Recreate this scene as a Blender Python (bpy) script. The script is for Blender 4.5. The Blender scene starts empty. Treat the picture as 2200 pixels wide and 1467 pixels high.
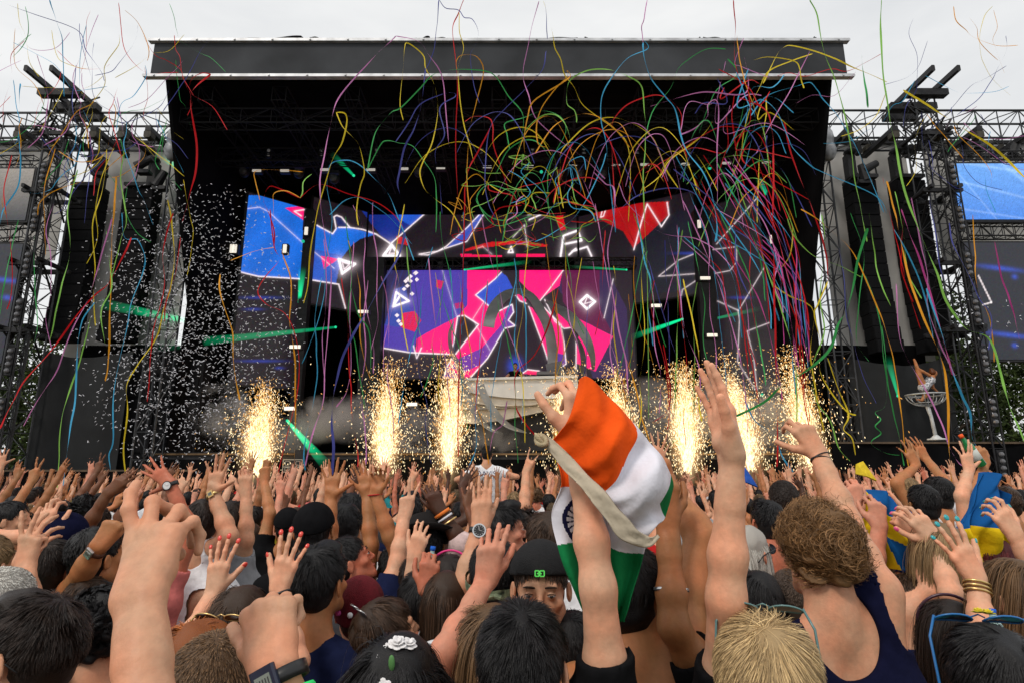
import bpy, math, random, time
import numpy as np
from mathutils import Vector, Matrix, noise as mnoise
T0 = time.time()
SC = bpy.context.scene
COL = SC.collection
R = math.radians

# ---------------------------------------------------------------- camera
F = 1300.0                 # focal length in pixels of the 2200 px wide photograph
PITCH = math.atan(0.2204)
CH = 1.9
camd = bpy.data.cameras.new('camera')
camd.sensor_width = 36.0
camd.lens = F / 2200 * 36
camd.clip_start = 0.02
camd.clip_end = 2000
cam = bpy.data.objects.new('camera', camd)
COL.objects.link(cam)
cam.location = (0, 0, CH)
cam.rotation_euler = (math.pi / 2 + PITCH, 0, 0)
SC.camera = cam
CT, ST = math.cos(PITCH), math.sin(PITCH)

def ray(px, py):
    u = (px - 1100.0) / F
    v = (733.5 - py) / F
    return u, CT - v * ST, ST + v * CT

def at(px, py, Y):
    """world point at world distance Y seen at pixel px, py"""
    x, y, z = ray(px, py)
    t = Y / y
    return Vector((x * t, Y, CH + z * t))

def proj(p):
    x, y, z = p[0], p[1], p[2] - CH
    d = y * CT + z * ST
    v = -y * ST + z * CT
    return 1100 + F * x / d, 733.5 - F * v / d, d

# ---------------------------------------------------------------- sky and sun
SUN_EL, SUN_AZ = R(48), R(215)     # azimuth clockwise from +Y: behind the camera, to the left
W = bpy.data.worlds.new('World')
SC.world = W
W.use_nodes = True
nt = W.node_tree
nt.nodes.clear()
wo = nt.nodes.new('ShaderNodeOutputWorld')
bg = nt.nodes.new('ShaderNodeBackground')
sky = nt.nodes.new('ShaderNodeTexSky')
sky.sky_type = 'NISHITA'
sky.sun_disc = False
sky.sun_elevation = SUN_EL
sky.sun_rotation = SUN_AZ
sky.dust_density = 3.0
tc = nt.nodes.new('ShaderNodeTexCoord')
mp = nt.nodes.new('ShaderNodeMapping')
mp.inputs['Scale'].default_value = (1.0, 1.6, 4.5)
mp.inputs['Rotation'].default_value = (0, R(24), 0)
nz = nt.nodes.new('ShaderNodeTexNoise')
nz.inputs['Scale'].default_value = 1.7
nz.inputs['Detail'].default_value = 5
nz.inputs['Roughness'].default_value = 0.55
cr = nt.nodes.new('ShaderNodeValToRGB')
cr.color_ramp.elements[0].position = 0.36
cr.color_ramp.elements[0].color = (8.0, 8.15, 8.3, 1)
cr.color_ramp.elements[1].position = 0.62
cr.color_ramp.elements[1].color = (9.6, 9.65, 9.6, 1)
mx = nt.nodes.new('ShaderNodeMix')
mx.data_type = 'RGBA'
mx.inputs['Factor'].default_value = 0.93
nt.links.new(tc.outputs['Generated'], mp.inputs['Vector'])
nt.links.new(mp.outputs['Vector'], nz.inputs['Vector'])
nt.links.new(nz.outputs['Fac'], cr.inputs['Fac'])
nt.links.new(sky.outputs['Color'], mx.inputs['A'])
nt.links.new(cr.outputs['Color'], mx.inputs['B'])
nt.links.new(mx.outputs['Result'], bg.inputs['Color'])
bg.inputs['Strength'].default_value = 0.1
nt.links.new(bg.outputs[0], wo.inputs[0])

sd = bpy.data.lights.new('sun', 'SUN')
sd.energy = 1.5
sd.angle = R(12)
sd.color = (1.0, 0.93, 0.84)
sun = bpy.data.objects.new('sun', sd)
COL.objects.link(sun)
sdir = Vector((math.sin(SUN_AZ) * math.cos(SUN_EL), math.cos(SUN_AZ) * math.cos(SUN_EL), math.sin(SUN_EL)))
sun.rotation_euler = (-sdir).to_track_quat('-Z', 'Y').to_euler()
sun.location = sdir * 60

SC.view_settings.view_transform = 'Standard'
SC.view_settings.look = 'None'
SC.view_settings.exposure = 0.0
SC.view_settings.gamma = 1.0
SC.view_settings.use_curve_mapping = False
SC.render.engine = 'CYCLES'
SC.cycles.max_bounces = 5
SC.cycles.diffuse_bounces = 2
SC.cycles.glossy_bounces = 2
SC.cycles.transmission_bounces = 3
SC.cycles.transparent_max_bounces = 12
SC.cycles.volume_bounces = 0
SC.cycles.volume_step_rate = 4.0
SC.cycles.caustics_reflective = False
SC.cycles.caustics_refractive = False
SC.cycles.use_denoising = True

# ---------------------------------------------------------------- materials
MATS = {}
def srgb(c):
    if isinstance(c, str):
        c = tuple(int(c[i:i + 2], 16) / 255 for i in (0, 2, 4))
    return tuple(((x + 0.055) / 1.055) ** 2.4 if x > 0.04045 else x / 12.92 for x in c)

def mat(name, col, rough=0.7, spec=0.3, metal=0.0, nscale=None, namt=0.15, bump=0.0, bscale=None, emit=0.0,
        sss=0.0, col2=None, sheen=0.0, coord='Object', stretch=None):
    if name in MATS:
        return MATS[name]
    m = bpy.data.materials.new(name)
    m.use_nodes = True
    t = m.node_tree
    b = t.nodes['Principled BSDF']
    b.inputs['Roughness'].default_value = rough
    b.inputs['Metallic'].default_value = metal
    b.inputs['Specular IOR Level'].default_value = spec
    c = tuple(col[:3]) + (1,)
    b.inputs['Base Color'].default_value = c
    if nscale:
        tcn = t.nodes.new('ShaderNodeTexCoord')
        src = tcn.outputs[coord]
        if stretch:
            mpn = t.nodes.new('ShaderNodeMapping')
            mpn.inputs['Scale'].default_value = stretch
            t.links.new(src, mpn.inputs['Vector'])
            src = mpn.outputs['Vector']
        n = t.nodes.new('ShaderNodeTexNoise')
        n.inputs['Scale'].default_value = nscale
        n.inputs['Detail'].default_value = 4
        t.links.new(src, n.inputs['Vector'])
        r = t.nodes.new('ShaderNodeValToRGB')
        lo = tuple(x * (1 - namt) for x in c[:3]) + (1,)
        hi = (tuple(col2) + (1,)) if col2 else tuple(min(1, x * (1 + namt)) for x in c[:3]) + (1,)
        r.color_ramp.elements[0].position = 0.35
        r.color_ramp.elements[1].position = 0.65
        r.color_ramp.elements[0].color = lo
        r.color_ramp.elements[1].color = hi
        t.links.new(n.outputs['Fac'], r.inputs['Fac'])
        t.links.new(r.outputs['Color'], b.inputs['Base Color'])
        if bump:
            n2 = t.nodes.new('ShaderNodeTexNoise')
            n2.inputs['Scale'].default_value = bscale or nscale * 4
            n2.inputs['Detail'].default_value = 3
            t.links.new(src, n2.inputs['Vector'])
            bp = t.nodes.new('ShaderNodeBump')
            bp.inputs['Strength'].default_value = bump
            bp.inputs['Distance'].default_value = 0.01
            t.links.new(n2.outputs['Fac'], bp.inputs['Height'])
            t.links.new(bp.outputs['Normal'], b.inputs['Normal'])
    if sss:
        b.inputs['Subsurface Weight'].default_value = sss
        b.inputs['Subsurface Radius'].default_value = (1.0, 0.35, 0.18)
        b.inputs['Subsurface Scale'].default_value = 0.012
    if sheen:
        b.inputs['Sheen Weight'].default_value = sheen
    if emit:
        b.inputs['Emission Color'].default_value = c
        b.inputs['Emission Strength'].default_value = emit
    MATS[name] = m
    return m

SKINS = {
    'fair': srgb('cfa282'), 'pink': srgb('cf967c'), 'tan': srgb('b17d52'), 'light': srgb('e0b292'),
    'olive': srgb('986a42'), 'brown': srgb('6f4930'), 'dark': srgb('4a2f20'), 'rosy': srgb('bd775c'),
}
def skin_mat(k):
    nm = 'skin_' + k
    if nm in MATS:
        return MATS[nm]
    c = SKINS[k]
    m = mat(nm, c, rough=0.52, spec=0.32, nscale=13, namt=0.10, bump=0.09, bscale=190, sss=0.04,
            col2=(min(1, c[0] * 1.10), c[1] * 0.88, c[2] * 0.82))
    t = m.node_tree; b = t.nodes['Principled BSDF']
    src = b.inputs['Base Color'].links[0].from_socket
    tcn = t.nodes.new('ShaderNodeTexCoord')
    for sc_, lo, hi in ((75, (.91, .89, .88, 1), (1.06, 1.05, 1.04, 1)), (7, (.97, .99, 1.0, 1), (1.04, .96, .94, 1))):
        n = t.nodes.new('ShaderNodeTexNoise'); n.inputs['Scale'].default_value = sc_; n.inputs['Detail'].default_value = 3
        r = t.nodes.new('ShaderNodeValToRGB'); r.color_ramp.elements[0].position = .3; r.color_ramp.elements[1].position = .7
        r.color_ramp.elements[0].color = lo; r.color_ramp.elements[1].color = hi
        x = t.nodes.new('ShaderNodeMix'); x.data_type = 'RGBA'; x.blend_type = 'MULTIPLY'; x.inputs['Factor'].default_value = 1
        t.links.new(tcn.outputs['Object'], n.inputs['Vector']); t.links.new(n.outputs['Fac'], r.inputs['Fac'])
        t.links.new(src, x.inputs['A']); t.links.new(r.outputs['Color'], x.inputs['B'])
        src = x.outputs['Result']
    t.links.new(src, b.inputs['Base Color'])
    return m

HAIRS = {
    'black': (0.010, 0.009, 0.010), 'darkbrown': (0.024, 0.014, 0.010), 'brown': (0.060, 0.032, 0.018),
    'lightbrown': (0.17, 0.095, 0.045), 'curlybrown': (0.24, 0.125, 0.048), 'blond': (0.60, 0.41, 0.20), 'ginger': (0.36, 0.10, 0.020),
    'maroon': (0.10, 0.010, 0.012), 'grey': (0.62, 0.58, 0.52), 'shaved': (0.11, 0.075, 0.055), 'sandy': (0.30, 0.19, 0.09),
}
def hair_mat(k):
    nm = 'hair_' + k
    if nm in MATS:
        return MATS[nm]
    c = HAIRS[k]
    m = mat(nm, c, rough=0.42, spec=0.28, nscale=120, namt=0.25, bump=0.3, bscale=500)
    t = m.node_tree; b = t.nodes['Principled BSDF']
    a = t.nodes.new('ShaderNodeAttribute'); a.attribute_name = 'lock'
    r = t.nodes.new('ShaderNodeValToRGB')
    r.color_ramp.elements[0].color = tuple(x * .30 for x in c) + (1,)
    r.color_ramp.elements[1].color = tuple(min(1, x * 1.75 + .004) for x in c) + (1,)
    e = r.color_ramp.elements.new(.5); e.color = tuple(x * .85 for x in c) + (1,)
    t.links.new(a.outputs['Fac'], r.inputs['Fac'])
    t.links.new(r.outputs['Color'], b.inputs['Base Color'])
    return m

CLOTHS = {
    'navy': (0.010, 0.014, 0.045), 'darknavy': (0.007, 0.008, 0.028), 'black': (0.008, 0.008, 0.009), 'white': (0.78, 0.78, 0.80),
    'grey': (0.28, 0.29, 0.31), 'charcoal': (0.05, 0.05, 0.055), 'mint': (0.18, 0.58, 0.44), 'red': (0.45, 0.02, 0.02),
    'coral': (0.72, 0.20, 0.18), 'pink': (0.70, 0.30, 0.36), 'yellow': (0.75, 0.55, 0.04), 'blue': (0.03, 0.10, 0.42),
    'teal': (0.03, 0.25, 0.28), 'cream': (0.70, 0.62, 0.48), 'maroon': (0.16, 0.008, 0.015), 'orange': (0.75, 0.20, 0.03),
    'lime': (0.30, 0.60, 0.06), 'purple': (0.10, 0.05, 0.22), 'camo': (0.07, 0.085, 0.045), 'denim': (0.06, 0.10, 0.19),
}
def cloth_mat(k):
    c = CLOTHS[k]
    return mat('cloth_' + k, c, rough=0.95, spec=0.05, nscale=30, namt=0.12, bump=0.7, bscale=16, sheen=0.0)

# ---------------------------------------------------------------- object helpers
def newmesh(name, V, Fs, m=None, smooth=False, mats=None, mi=None):
    me = bpy.data.meshes.new(name)
    V = np.asarray(V, dtype=np.float32).reshape(-1, 3)
    if isinstance(Fs, np.ndarray):
        nf, k = Fs.shape
        me.vertices.add(len(V))
        me.vertices.foreach_set('co', V.ravel())
        me.loops.add(nf * k)
        me.loops.foreach_set('vertex_index', Fs.astype(np.int32).ravel())
        me.polygons.add(nf)
        me.polygons.foreach_set('loop_start', np.arange(0, nf * k, k, dtype=np.int32))
        me.polygons.foreach_set('loop_total', np.full(nf, k, dtype=np.int32))
        me.update(calc_edges=True)
    else:
        me.from_pydata([tuple(map(float, v)) for v in V], [], [tuple(int(i) for i in f) for f in Fs])
        me.update()
    if mats:
        for x in mats:
            me.materials.append(x)
        if mi is not None:
            me.polygons.foreach_set('material_index', np.asarray(mi, dtype=np.int32))
    elif m:
        me.materials.append(m)
    if smooth:
        me.polygons.foreach_set('use_smooth', np.ones(len(me.polygons), dtype=bool))
    return me

def link(name, me, parent=None, loc=None, kind=None):
    o = bpy.data.objects.new(name, me)
    COL.objects.link(o)
    if parent is not None:
        o.parent = parent
    if loc is not None:
        o.location = loc
    if kind:
        o['kind'] = kind
    return o

def empty(name, loc=(0, 0, 0), rz=0.0):
    o = bpy.data.objects.new(name, None)
    COL.objects.link(o)
    o.location = loc
    o.rotation_euler = (0, 0, rz)
    o.empty_display_size = 0.1
    return o

def tag(o, label=None, cat=None, group=None, kind=None):
    if label: o['label'] = label
    if cat: o['category'] = cat
    if group: o['group'] = group
    if kind: o['kind'] = kind
    return o

class MB:
    """collects shapes into one mesh"""
    def __init__(s):
        s.v, s.f, s.n = [], [], 0
    def add(s, V, Fs):
        V = np.asarray(V, dtype=float).reshape(-1, 3)
        s.v.append(V)
        s.f += [tuple(int(i) + s.n for i in f) for f in Fs]
        s.n += len(V)
        return s
    def box(s, c, d, M=None):
        c = np.array(c, float); d = np.array(d, float) / 2
        V = np.array([[x, y, z] for x in (-1, 1) for y in (-1, 1) for z in (-1, 1)]) * d
        if M is not None:
            V = V @ np.array(M.to_3x3() if hasattr(M, 'to_3x3') else M).T
        return s.add(V + c, [(0, 1, 3, 2), (4, 6, 7, 5), (0, 4, 5, 1), (2, 3, 7, 6), (0, 2, 6, 4), (1, 5, 7, 3)])
    def bbox(s, c, d, b=0.01, M=None):
        """box with chamfered long edges (octagonal in x-z)"""
        hx, hy, hz = d[0] / 2, d[1] / 2, d[2] / 2
        b = min(b, hx * .5, hz * .5)
        P = [(hx - b, hz), (hx, hz - b), (hx, -hz + b), (hx - b, -hz), (-hx + b, -hz), (-hx, -hz + b), (-hx, hz - b), (-hx + b, hz)]
        V = np.array([[p[0], y, p[1]] for y in (-hy, hy) for p in P])
        if M is not None:
            V = V @ np.array(M.to_3x3() if hasattr(M, 'to_3x3') else M).T
        fs = [tuple(range(8)), tuple(range(15, 7, -1))] + [(i, (i + 8), (i + 1) % 8 + 8, (i + 1) % 8) for i in range(8)]
        return s.add(V + np.array(c), fs)
    def bar(s, a, b, r, r2=None, n=4, cap=True):
        a = Vector(a); b = Vector(b)
        d = b - a
        if d.length < 1e-6:
            return s
        q = d.to_track_quat('Z', 'Y').to_matrix()
        r2 = r if r2 is None else r2
        V = []
        for (p, rr) in ((a, r), (b, r2)):
            for i in range(n):
                t = 2 * math.pi * (i + .5) / n
                V.append(p + q @ Vector((math.cos(t) * rr, math.sin(t) * rr, 0)))
        fs = [(i, (i + 1) % n, (i + 1) % n + n, i + n) for i in range(n)]
        if cap:
            fs += [tuple(range(n - 1, -1, -1)), tuple(range(n, 2 * n))]
        return s.add(V, fs)
    def tube(s, P, r, n=6, closed=False):
        P = [Vector(p) for p in P]
        k = len(P)
        rr = r if hasattr(r, '__len__') else [r] * k
        V = []
        up = None
        for i in range(k):
            a = P[(i - 1) % k] if (closed or i > 0) else P[i]
            b = P[(i + 1) % k] if (closed or i < k - 1) else P[i]
            d = (b - a).normalized()
            if up is None:
                up = Vector((0, 0, 1)) if abs(d.z) < .9 else Vector((1, 0, 0))
            x = d.cross(up)
            x = x.normalized() if x.length > 1e-5 else Vector((1, 0, 0))
            up = x.cross(d).normalized()
            for j in range(n):
                t = 2 * math.pi * j / n
                V.append(P[i] + x * (math.cos(t) * rr[i]) + up * (math.sin(t) * rr[i]))
        fs = []
        for i in range(k if closed else k - 1):
            i2 = (i + 1) % k
            for j in range(n):
                fs.append((i * n + j, i * n + (j + 1) % n, i2 * n + (j + 1) % n, i2 * n + j))
        if not closed:
            fs += [tuple(range(n - 1, -1, -1)), tuple((k - 1) * n + j for j in range(n))]
        return s.add(V, fs)
    def quad(s, a, b, c, d):
        return s.add([a, b, c, d], [(0, 1, 2, 3)])
    def ball(s, c, r, n=10, m=6, M=None):
        rx, ry, rz = (r, r, r) if not hasattr(r, '__len__') else r
        V = [(0, 0, rz)]
        for i in range(1, m):
            p = math.pi * i / m
            for j in range(n):
                t = 2 * math.pi * j / n
                V.append((rx * math.sin(p) * math.cos(t), ry * math.sin(p) * math.sin(t), rz * math.cos(p)))
        V.append((0, 0, -rz))
        V = np.array(V)
        if M is not None:
            V = V @ np.array(M.to_3x3() if hasattr(M, 'to_3x3') else M).T
        fs = [(0, 1 + j, 1 + (j + 1) % n) for j in range(n)]
        for i in range(m - 2):
            for j in range(n):
                a = 1 + i * n
                fs.append((a + j, a + n + j, a + n + (j + 1) % n, a + (j + 1) % n))
        L = len(V) - 1
        a = 1 + (m - 2) * n
        fs += [(a + j, L, a + (j + 1) % n) for j in range(n)]
        return s.add(V + np.array(c), fs)
    def mesh(s, name, m=None, smooth=False):
        me = bpy.data.meshes.new(name)
        V = np.concatenate(s.v) if s.v else np.zeros((0, 3))
        me.from_pydata(V.tolist(), [], s.f)
        me.update()
        if m: me.materials.append(m)
        if smooth:
            me.polygons.foreach_set('use_smooth', np.ones(len(me.polygons), dtype=bool))
        return me
    def build(s, name, m=None, parent=None, smooth=False, origin=None):
        if origin is not None and s.v:
            s.v = [v - np.array(origin) for v in s.v]
        o = link(name, s.mesh(name, m, smooth), parent)
        if origin is not None:
            o.location = origin
        return o

# ---------------------------------------------------------------- implicit surfaces (smooth unions meshed as one continuous skin)
def axis(lo, hi, h, fine=None, coarse=None):
    """grid coordinates from lo to hi: step h inside the fine interval, coarse step outside"""
    if fine is None:
        return np.arange(lo, hi + h, h)
    a, b = max(lo, fine[0]), min(hi, fine[1])
    c = coarse or h * 3
    parts = []
    if a > lo:
        n = max(1, int(math.ceil((a - lo) / c)))
        parts.append(np.linspace(lo, a, n, endpoint=False))
    n = max(1, int(math.ceil((b - a) / h)))
    parts.append(np.linspace(a, b, n, endpoint=False))
    if hi > b:
        n = max(1, int(math.ceil((hi - b) / c)))
        parts.append(np.linspace(b, hi, n + 1))
    else:
        parts.append(np.array([hi]))
    return np.concatenate(parts)

class Field:
    def __init__(s, xs, ys, zs):
        s.xs, s.ys, s.zs = (np.asarray(a, dtype=np.float32) for a in (xs, ys, zs))
        s.F = np.full((len(xs), len(ys), len(zs)), 0.2, dtype=np.float32)
    def sub(s, lo, hi):
        i = [np.searchsorted(a, l - 1e-9) for a, l in zip((s.xs, s.ys, s.zs), lo)]
        j = [np.searchsorted(a, h + 1e-9) for a, h in zip((s.xs, s.ys, s.zs), hi)]
        if any(b <= a for a, b in zip(i, j)):
            return None, None
        sl = tuple(slice(max(0, a - 1), b + 1) for a, b in zip(i, j))
        return sl, (s.xs[sl[0]][:, None, None], s.ys[sl[1]][None, :, None], s.zs[sl[2]][None, None, :])
    def comb(s, sl, d, k, op):
        A = s.F[sl]
        if op == 'add':
            if k > 0:
                h = np.maximum(k - np.abs(A - d), 0) / k
                s.F[sl] = np.minimum(A, d) - h * h * (k * .25)
            else:
                s.F[sl] = np.minimum(A, d)
        else:
            if k > 0:
                h = np.maximum(k - np.abs(A + d), 0) / k
                s.F[sl] = np.maximum(A, -d) + h * h * (k * .25)
            else:
                s.F[sl] = np.maximum(A, -d)
    def cap(s, a, b, ra, rb=None, k=0.01, op='add'):
        rb = ra if rb is None else rb
        a = np.array(a, dtype=np.float32); b = np.array(b, dtype=np.float32)
        m = max(ra, rb) + k + 0.03
        sl, g = s.sub(np.minimum(a, b) - m, np.maximum(a, b) + m)
        if sl is None:
            return s
        ba = b - a
        L = float(ba @ ba) + 1e-12
        px, py, pz = g[0] - a[0], g[1] - a[1], g[2] - a[2]
        t = np.clip((px * ba[0] + py * ba[1] + pz * ba[2]) / L, 0, 1)
        d = np.sqrt((px - t * ba[0]) ** 2 + (py - t * ba[1]) ** 2 + (pz - t * ba[2]) ** 2) - (ra + (rb - ra) * t)
        s.comb(sl, d, k, op)
        return s
    def ell(s, c, r, M=None, k=0.01, op='add'):
        c = np.array(c, dtype=np.float32); r = np.array(r, dtype=np.float32)
        m = float(r.max()) + k + 0.03
        sl, g = s.sub(c - m, c + m)
        if sl is None:
            return s
        px, py, pz = g[0] - c[0], g[1] - c[1], g[2] - c[2]
        if M is not None:
            M = np.array(M, dtype=np.float32)       # columns are the local axes
            q = [(px * M[0, i] + py * M[1, i] + pz * M[2, i]) for i in range(3)]
        else:
            q = [px, py, pz]
        k0 = np.sqrt(sum((q[i] / r[i]) ** 2 for i in range(3)))
        k1 = np.sqrt(sum((q[i] / r[i] ** 2) ** 2 for i in range(3))) + 1e-9
        s.comb(sl, k0 * (k0 - 1) / k1, k, op)
        return s
    def all(s):
        return s.xs[:, None, None], s.ys[None, :, None], s.zs[None, None, :]
    def mesh(s):
        """surface nets: returns vertices and quads of the zero level"""
        Fi = s.F
        I = Fi < 0
        c8 = [I[i:I.shape[0] - 1 + i, j:I.shape[1] - 1 + j, k:I.shape[2] - 1 + k] for i in (0, 1) for j in (0, 1) for k in (0, 1)]
        anyi = c8[0].copy(); alli = c8[0].copy()
        for c in c8[1:]:
            anyi |= c; alli &= c
        act = anyi & ~alli
        idx = np.argwhere(act)
        if len(idx) == 0:
            return np.zeros((0, 3)), np.zeros((0, 4), int)
        vid = np.full(act.shape, -1, dtype=np.int32)
        vid[act] = np.arange(len(idx), dtype=np.int32)
        off = np.array([[i, j, k] for i in (0, 1) for j in (0, 1) for k in (0, 1)])
        vals = np.stack([Fi[idx[:, 0] + o[0], idx[:, 1] + o[1], idx[:, 2] + o[2]] for o in off], 1)
        acc = np.zeros((len(idx), 3), dtype=np.float32); cnt = np.zeros(len(idx), dtype=np.float32)
        for a in range(8):
            for b in range(a + 1, 8):
                if np.abs(off[a] - off[b]).sum() != 1:
                    continue
                va, vb = vals[:, a], vals[:, b]
                cr_ = (va < 0) != (vb < 0)
                t = va / np.where(cr_, va - vb, 1)
                p = off[a][None] + t[:, None] * (off[b] - off[a])[None]
                acc += np.where(cr_[:, None], p, 0); cnt += cr_
        P = idx + acc / cnt[:, None]
        V = np.stack([np.interp(P[:, i], np.arange(len(a)), a) for i, a in enumerate((s.xs, s.ys, s.zs))], 1)
        Q = []
        for ax in range(3):
            o1, o2 = (ax + 1) % 3, (ax + 2) % 3
            A = np.take(I, range(0, I.shape[ax] - 1), axis=ax); B = np.take(I, range(1, I.shape[ax]), axis=ax)
            e = A != B
            ii = np.argwhere(e)
            ok = (ii[:, o1] > 0) & (ii[:, o2] > 0) & (ii[:, o1] < I.shape[o1] - 1) & (ii[:, o2] < I.shape[o2] - 1)
            ii = ii[ok]
            flip = A[tuple(ii.T)]
            def cell(d1, d2):
                q = ii.copy(); q[:, o1] += d1; q[:, o2] += d2
                return vid[tuple(q.T)]
            a, b, c, d = cell(-1, -1), cell(0, -1), cell(0, 0), cell(-1, 0)
            quad = np.stack([a, b, c, d], 1)
            quad[~flip] = quad[~flip][:, ::-1]
            Q.append(quad)
        Q = np.concatenate(Q)
        Q = Q[(Q >= 0).all(1)]
        return V, Q

def wob(g, f, seed):
    """cheap smooth noise in about -1..1"""
    x, y, z = g
    r = random.Random(seed)
    p = [r.uniform(0, 6.28) for _ in range(9)]
    a = np.sin(f * (x + .6 * y) + p[0] + 1.3 * np.sin(f * .7 * z + p[1]))
    b = np.sin(f * 1.3 * (y - .5 * z) + p[2] + 1.1 * np.sin(f * .9 * x + p[3]))
    c = np.sin(f * 1.7 * (z + .4 * x) + p[4] + 1.2 * np.sin(f * 1.1 * y + p[5]))
    return (a + b + c) / 3

# ---------------------------------------------------------------- people
def V3(*a):
    return Vector(a if len(a) > 1 else a[0])

def rotv(v, ax, deg):
    return Matrix.Rotation(R(deg), 3, ax) @ v

FL = ((.044, .027, .023), (.048, .031, .024), (.045, .030, .024), (.035, .022, .021))
POSES = {   # per finger (index..little): curl of the three joints, sideways spread ; thumb: (out, curl)
    'open': (((4, 8, 6), 13), ((2, 6, 5), 3), ((3, 8, 6), -6), ((6, 10, 8), -17), (38, 6)),
    'spread': (((0, 4, 3), 18), ((-4, 3, 3), 6), ((-2, 4, 3), -9), ((2, 6, 4), -26), (58, 0)),
    'relaxed': (((22, 26, 16), 9), ((28, 30, 18), 2), ((34, 32, 18), -5), ((38, 34, 20), -12), (34, 18)),
    'claw': (((10, 55, 35), 12), ((5, 60, 40), 4), ((15, 60, 38), -6), ((25, 55, 35), -14), (45, 30)),
    'flat': (((6, 8, 4), 2), ((4, 6, 4), 0), ((5, 7, 4), -2), ((8, 9, 5), -4), (26, 8)),
    'fist': (((82, 98, 60), 3), ((86, 100, 62), 1), ((88, 100, 62), -1), ((88, 98, 60), -4), (14, 62)),
    'point': (((2, 4, 3), 4), ((78, 92, 55), 1), ((84, 96, 60), -1), ((86, 96, 60), -4), (24, 50)),
    'vee': (((2, 4, 3), 13), ((0, 4, 3), -9), ((80, 95, 60), -1), ((84, 96, 60), -4), (14, 62)),
    'horn': (((2, 5, 3), 8), ((80, 92, 60), 1), ((82, 92, 60), -1), ((4, 6, 4), -16), (20, 48)),
    'grip': (((42, 62, 40), 4), ((46, 66, 42), 1), ((50, 66, 42), -1), ((54, 64, 40), -4), (44, 40)),
    'hero1': (((-26, 26, 18), 7), ((-4, 82, 46), 3), ((22, 84, 50), -5), ((36, 80, 46), -12), (10, 50)),
    'fist2': (((52, 104, 60), 4), ((56, 104, 62), 1), ((60, 104, 62), -2), ((62, 102, 60), -6), (34, 6)),
    'pinch': (((46, 48, 22), 6), ((40, 52, 26), 1), ((56, 58, 34), -4), ((60, 60, 36), -9), (52, 20)),
}

def hand_prims(Wp, d, n, side, pose, s=1.0, fat=1.0, rng=None, hk=0.011):
    """list of capsules (a, b, ra, rb, k) of a hand; d finger direction, n back of the hand, side +1 right hand; also finger tip frames"""
    d = d.normalized()
    n = (n - d * n.dot(d)).normalized()
    t = -side * d.cross(n)
    out, tips = [], []
    ps = POSES[pose]
    lat = (.028, .0095, -.0095, -.027)
    ln = (.088, .091, .086, .078)
    wl = (.014, .005, -.005, -.013)
    fr = (.0086, .0089, .0085, .0073)
    for i in range(4):
        (c0, c1, c2), sp = ps[i]
        if rng:
            c0 += rng.uniform(-6, 8); c1 += rng.uniform(-4, 10); sp += rng.uniform(-3, 3)
        a = Wp + (t * wl[i] + d * .006) * s
        b = Wp + (t * lat[i] + d * ln[i] - n * (.002 * abs(i - 1.4))) * s
        out.append((a, b, .0150 * fat * s, .0118 * fat * s, .009 * s))
        out.append((b - d * .004 * s + n * .0022 * s, b + n * .0022 * s, .0108 * fat * s, .0104 * fat * s, .005 * s))
        fd = rotv(d, n, sp * side)
        ax = fd.cross(n).normalized()          # curling axis
        p = b
        cur = 0
        for j, cc in enumerate((c0, c1, c2)):
            cur += cc
            dd = rotv(fd, ax, -cur)
            q = p + dd * FL[i][j] * s
            r0 = fr[i] * fat * s * (1 - .09 * j)
            r1 = fr[i] * fat * s * (1 - .09 * (j + 1))
            if j: out.append((p, p + n * .0006, r0 * 1.09, r0 * 1.09, .0028 * s))
            out.append((p, q, r0, r1, .0035 * s if j else .008 * s))
            if j < 2:
                pass
            p = q
        tips.append((p, dd, rotv(n, ax, -cur), fr[i] * fat * s * .72))
    # web of the hand and heel of the palm
    out.append((Wp + (t * .010 + d * .03 - n * .008) * s, Wp + (-t * .012 + d * .035 - n * .008) * s, .017 * fat * s, .016 * fat * s, .014 * s))
    # thumb
    o, c = ps[4]
    a = Wp + (t * .018 + d * .014 - n * .006) * s
    td = (d * math.cos(R(o)) + t * math.sin(R(o)) - n * .28).normalized()
    b = a + td * .046 * s
    out.append((a, b, .0165 * fat * s, .0130 * fat * s, .016 * s))
    ax = td.cross(t * -.5 - n * .8 if c > 45 else t * -1.0).normalized()
    t2 = rotv(td, ax, c * .6)
    e = b + t2 * .034 * s
    t3 = rotv(td, ax, c * 1.1)
    f = e + t3 * .026 * s
    out.append((b, e, .0112 * fat * s, .0102 * fat * s, .007 * s))
    out.append((e, f, .0104 * fat * s, .0086 * fat * s, .003 * s))
    tips.append((f, t3, (n * .5 + t * .8).normalized(), .0086 * fat * s * .8))
    return out, tips

def ik(S, Wp, l1, l2, hint):
    v = Wp - S
    L = v.length
    if L > (l1 + l2) * .995:
        k = L / ((l1 + l2) * .995)
        l1 *= k; l2 *= k
    a = (l1 * l1 - l2 * l2 + L * L) / (2 * L)
    h = math.sqrt(max(0, l1 * l1 - a * a))
    u = v / L
    w = hint - u * hint.dot(u)
    w = w.normalized() if w.length > 1e-4 else Vector((0, -1, 0))
    return S + u * a + w * h

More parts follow.
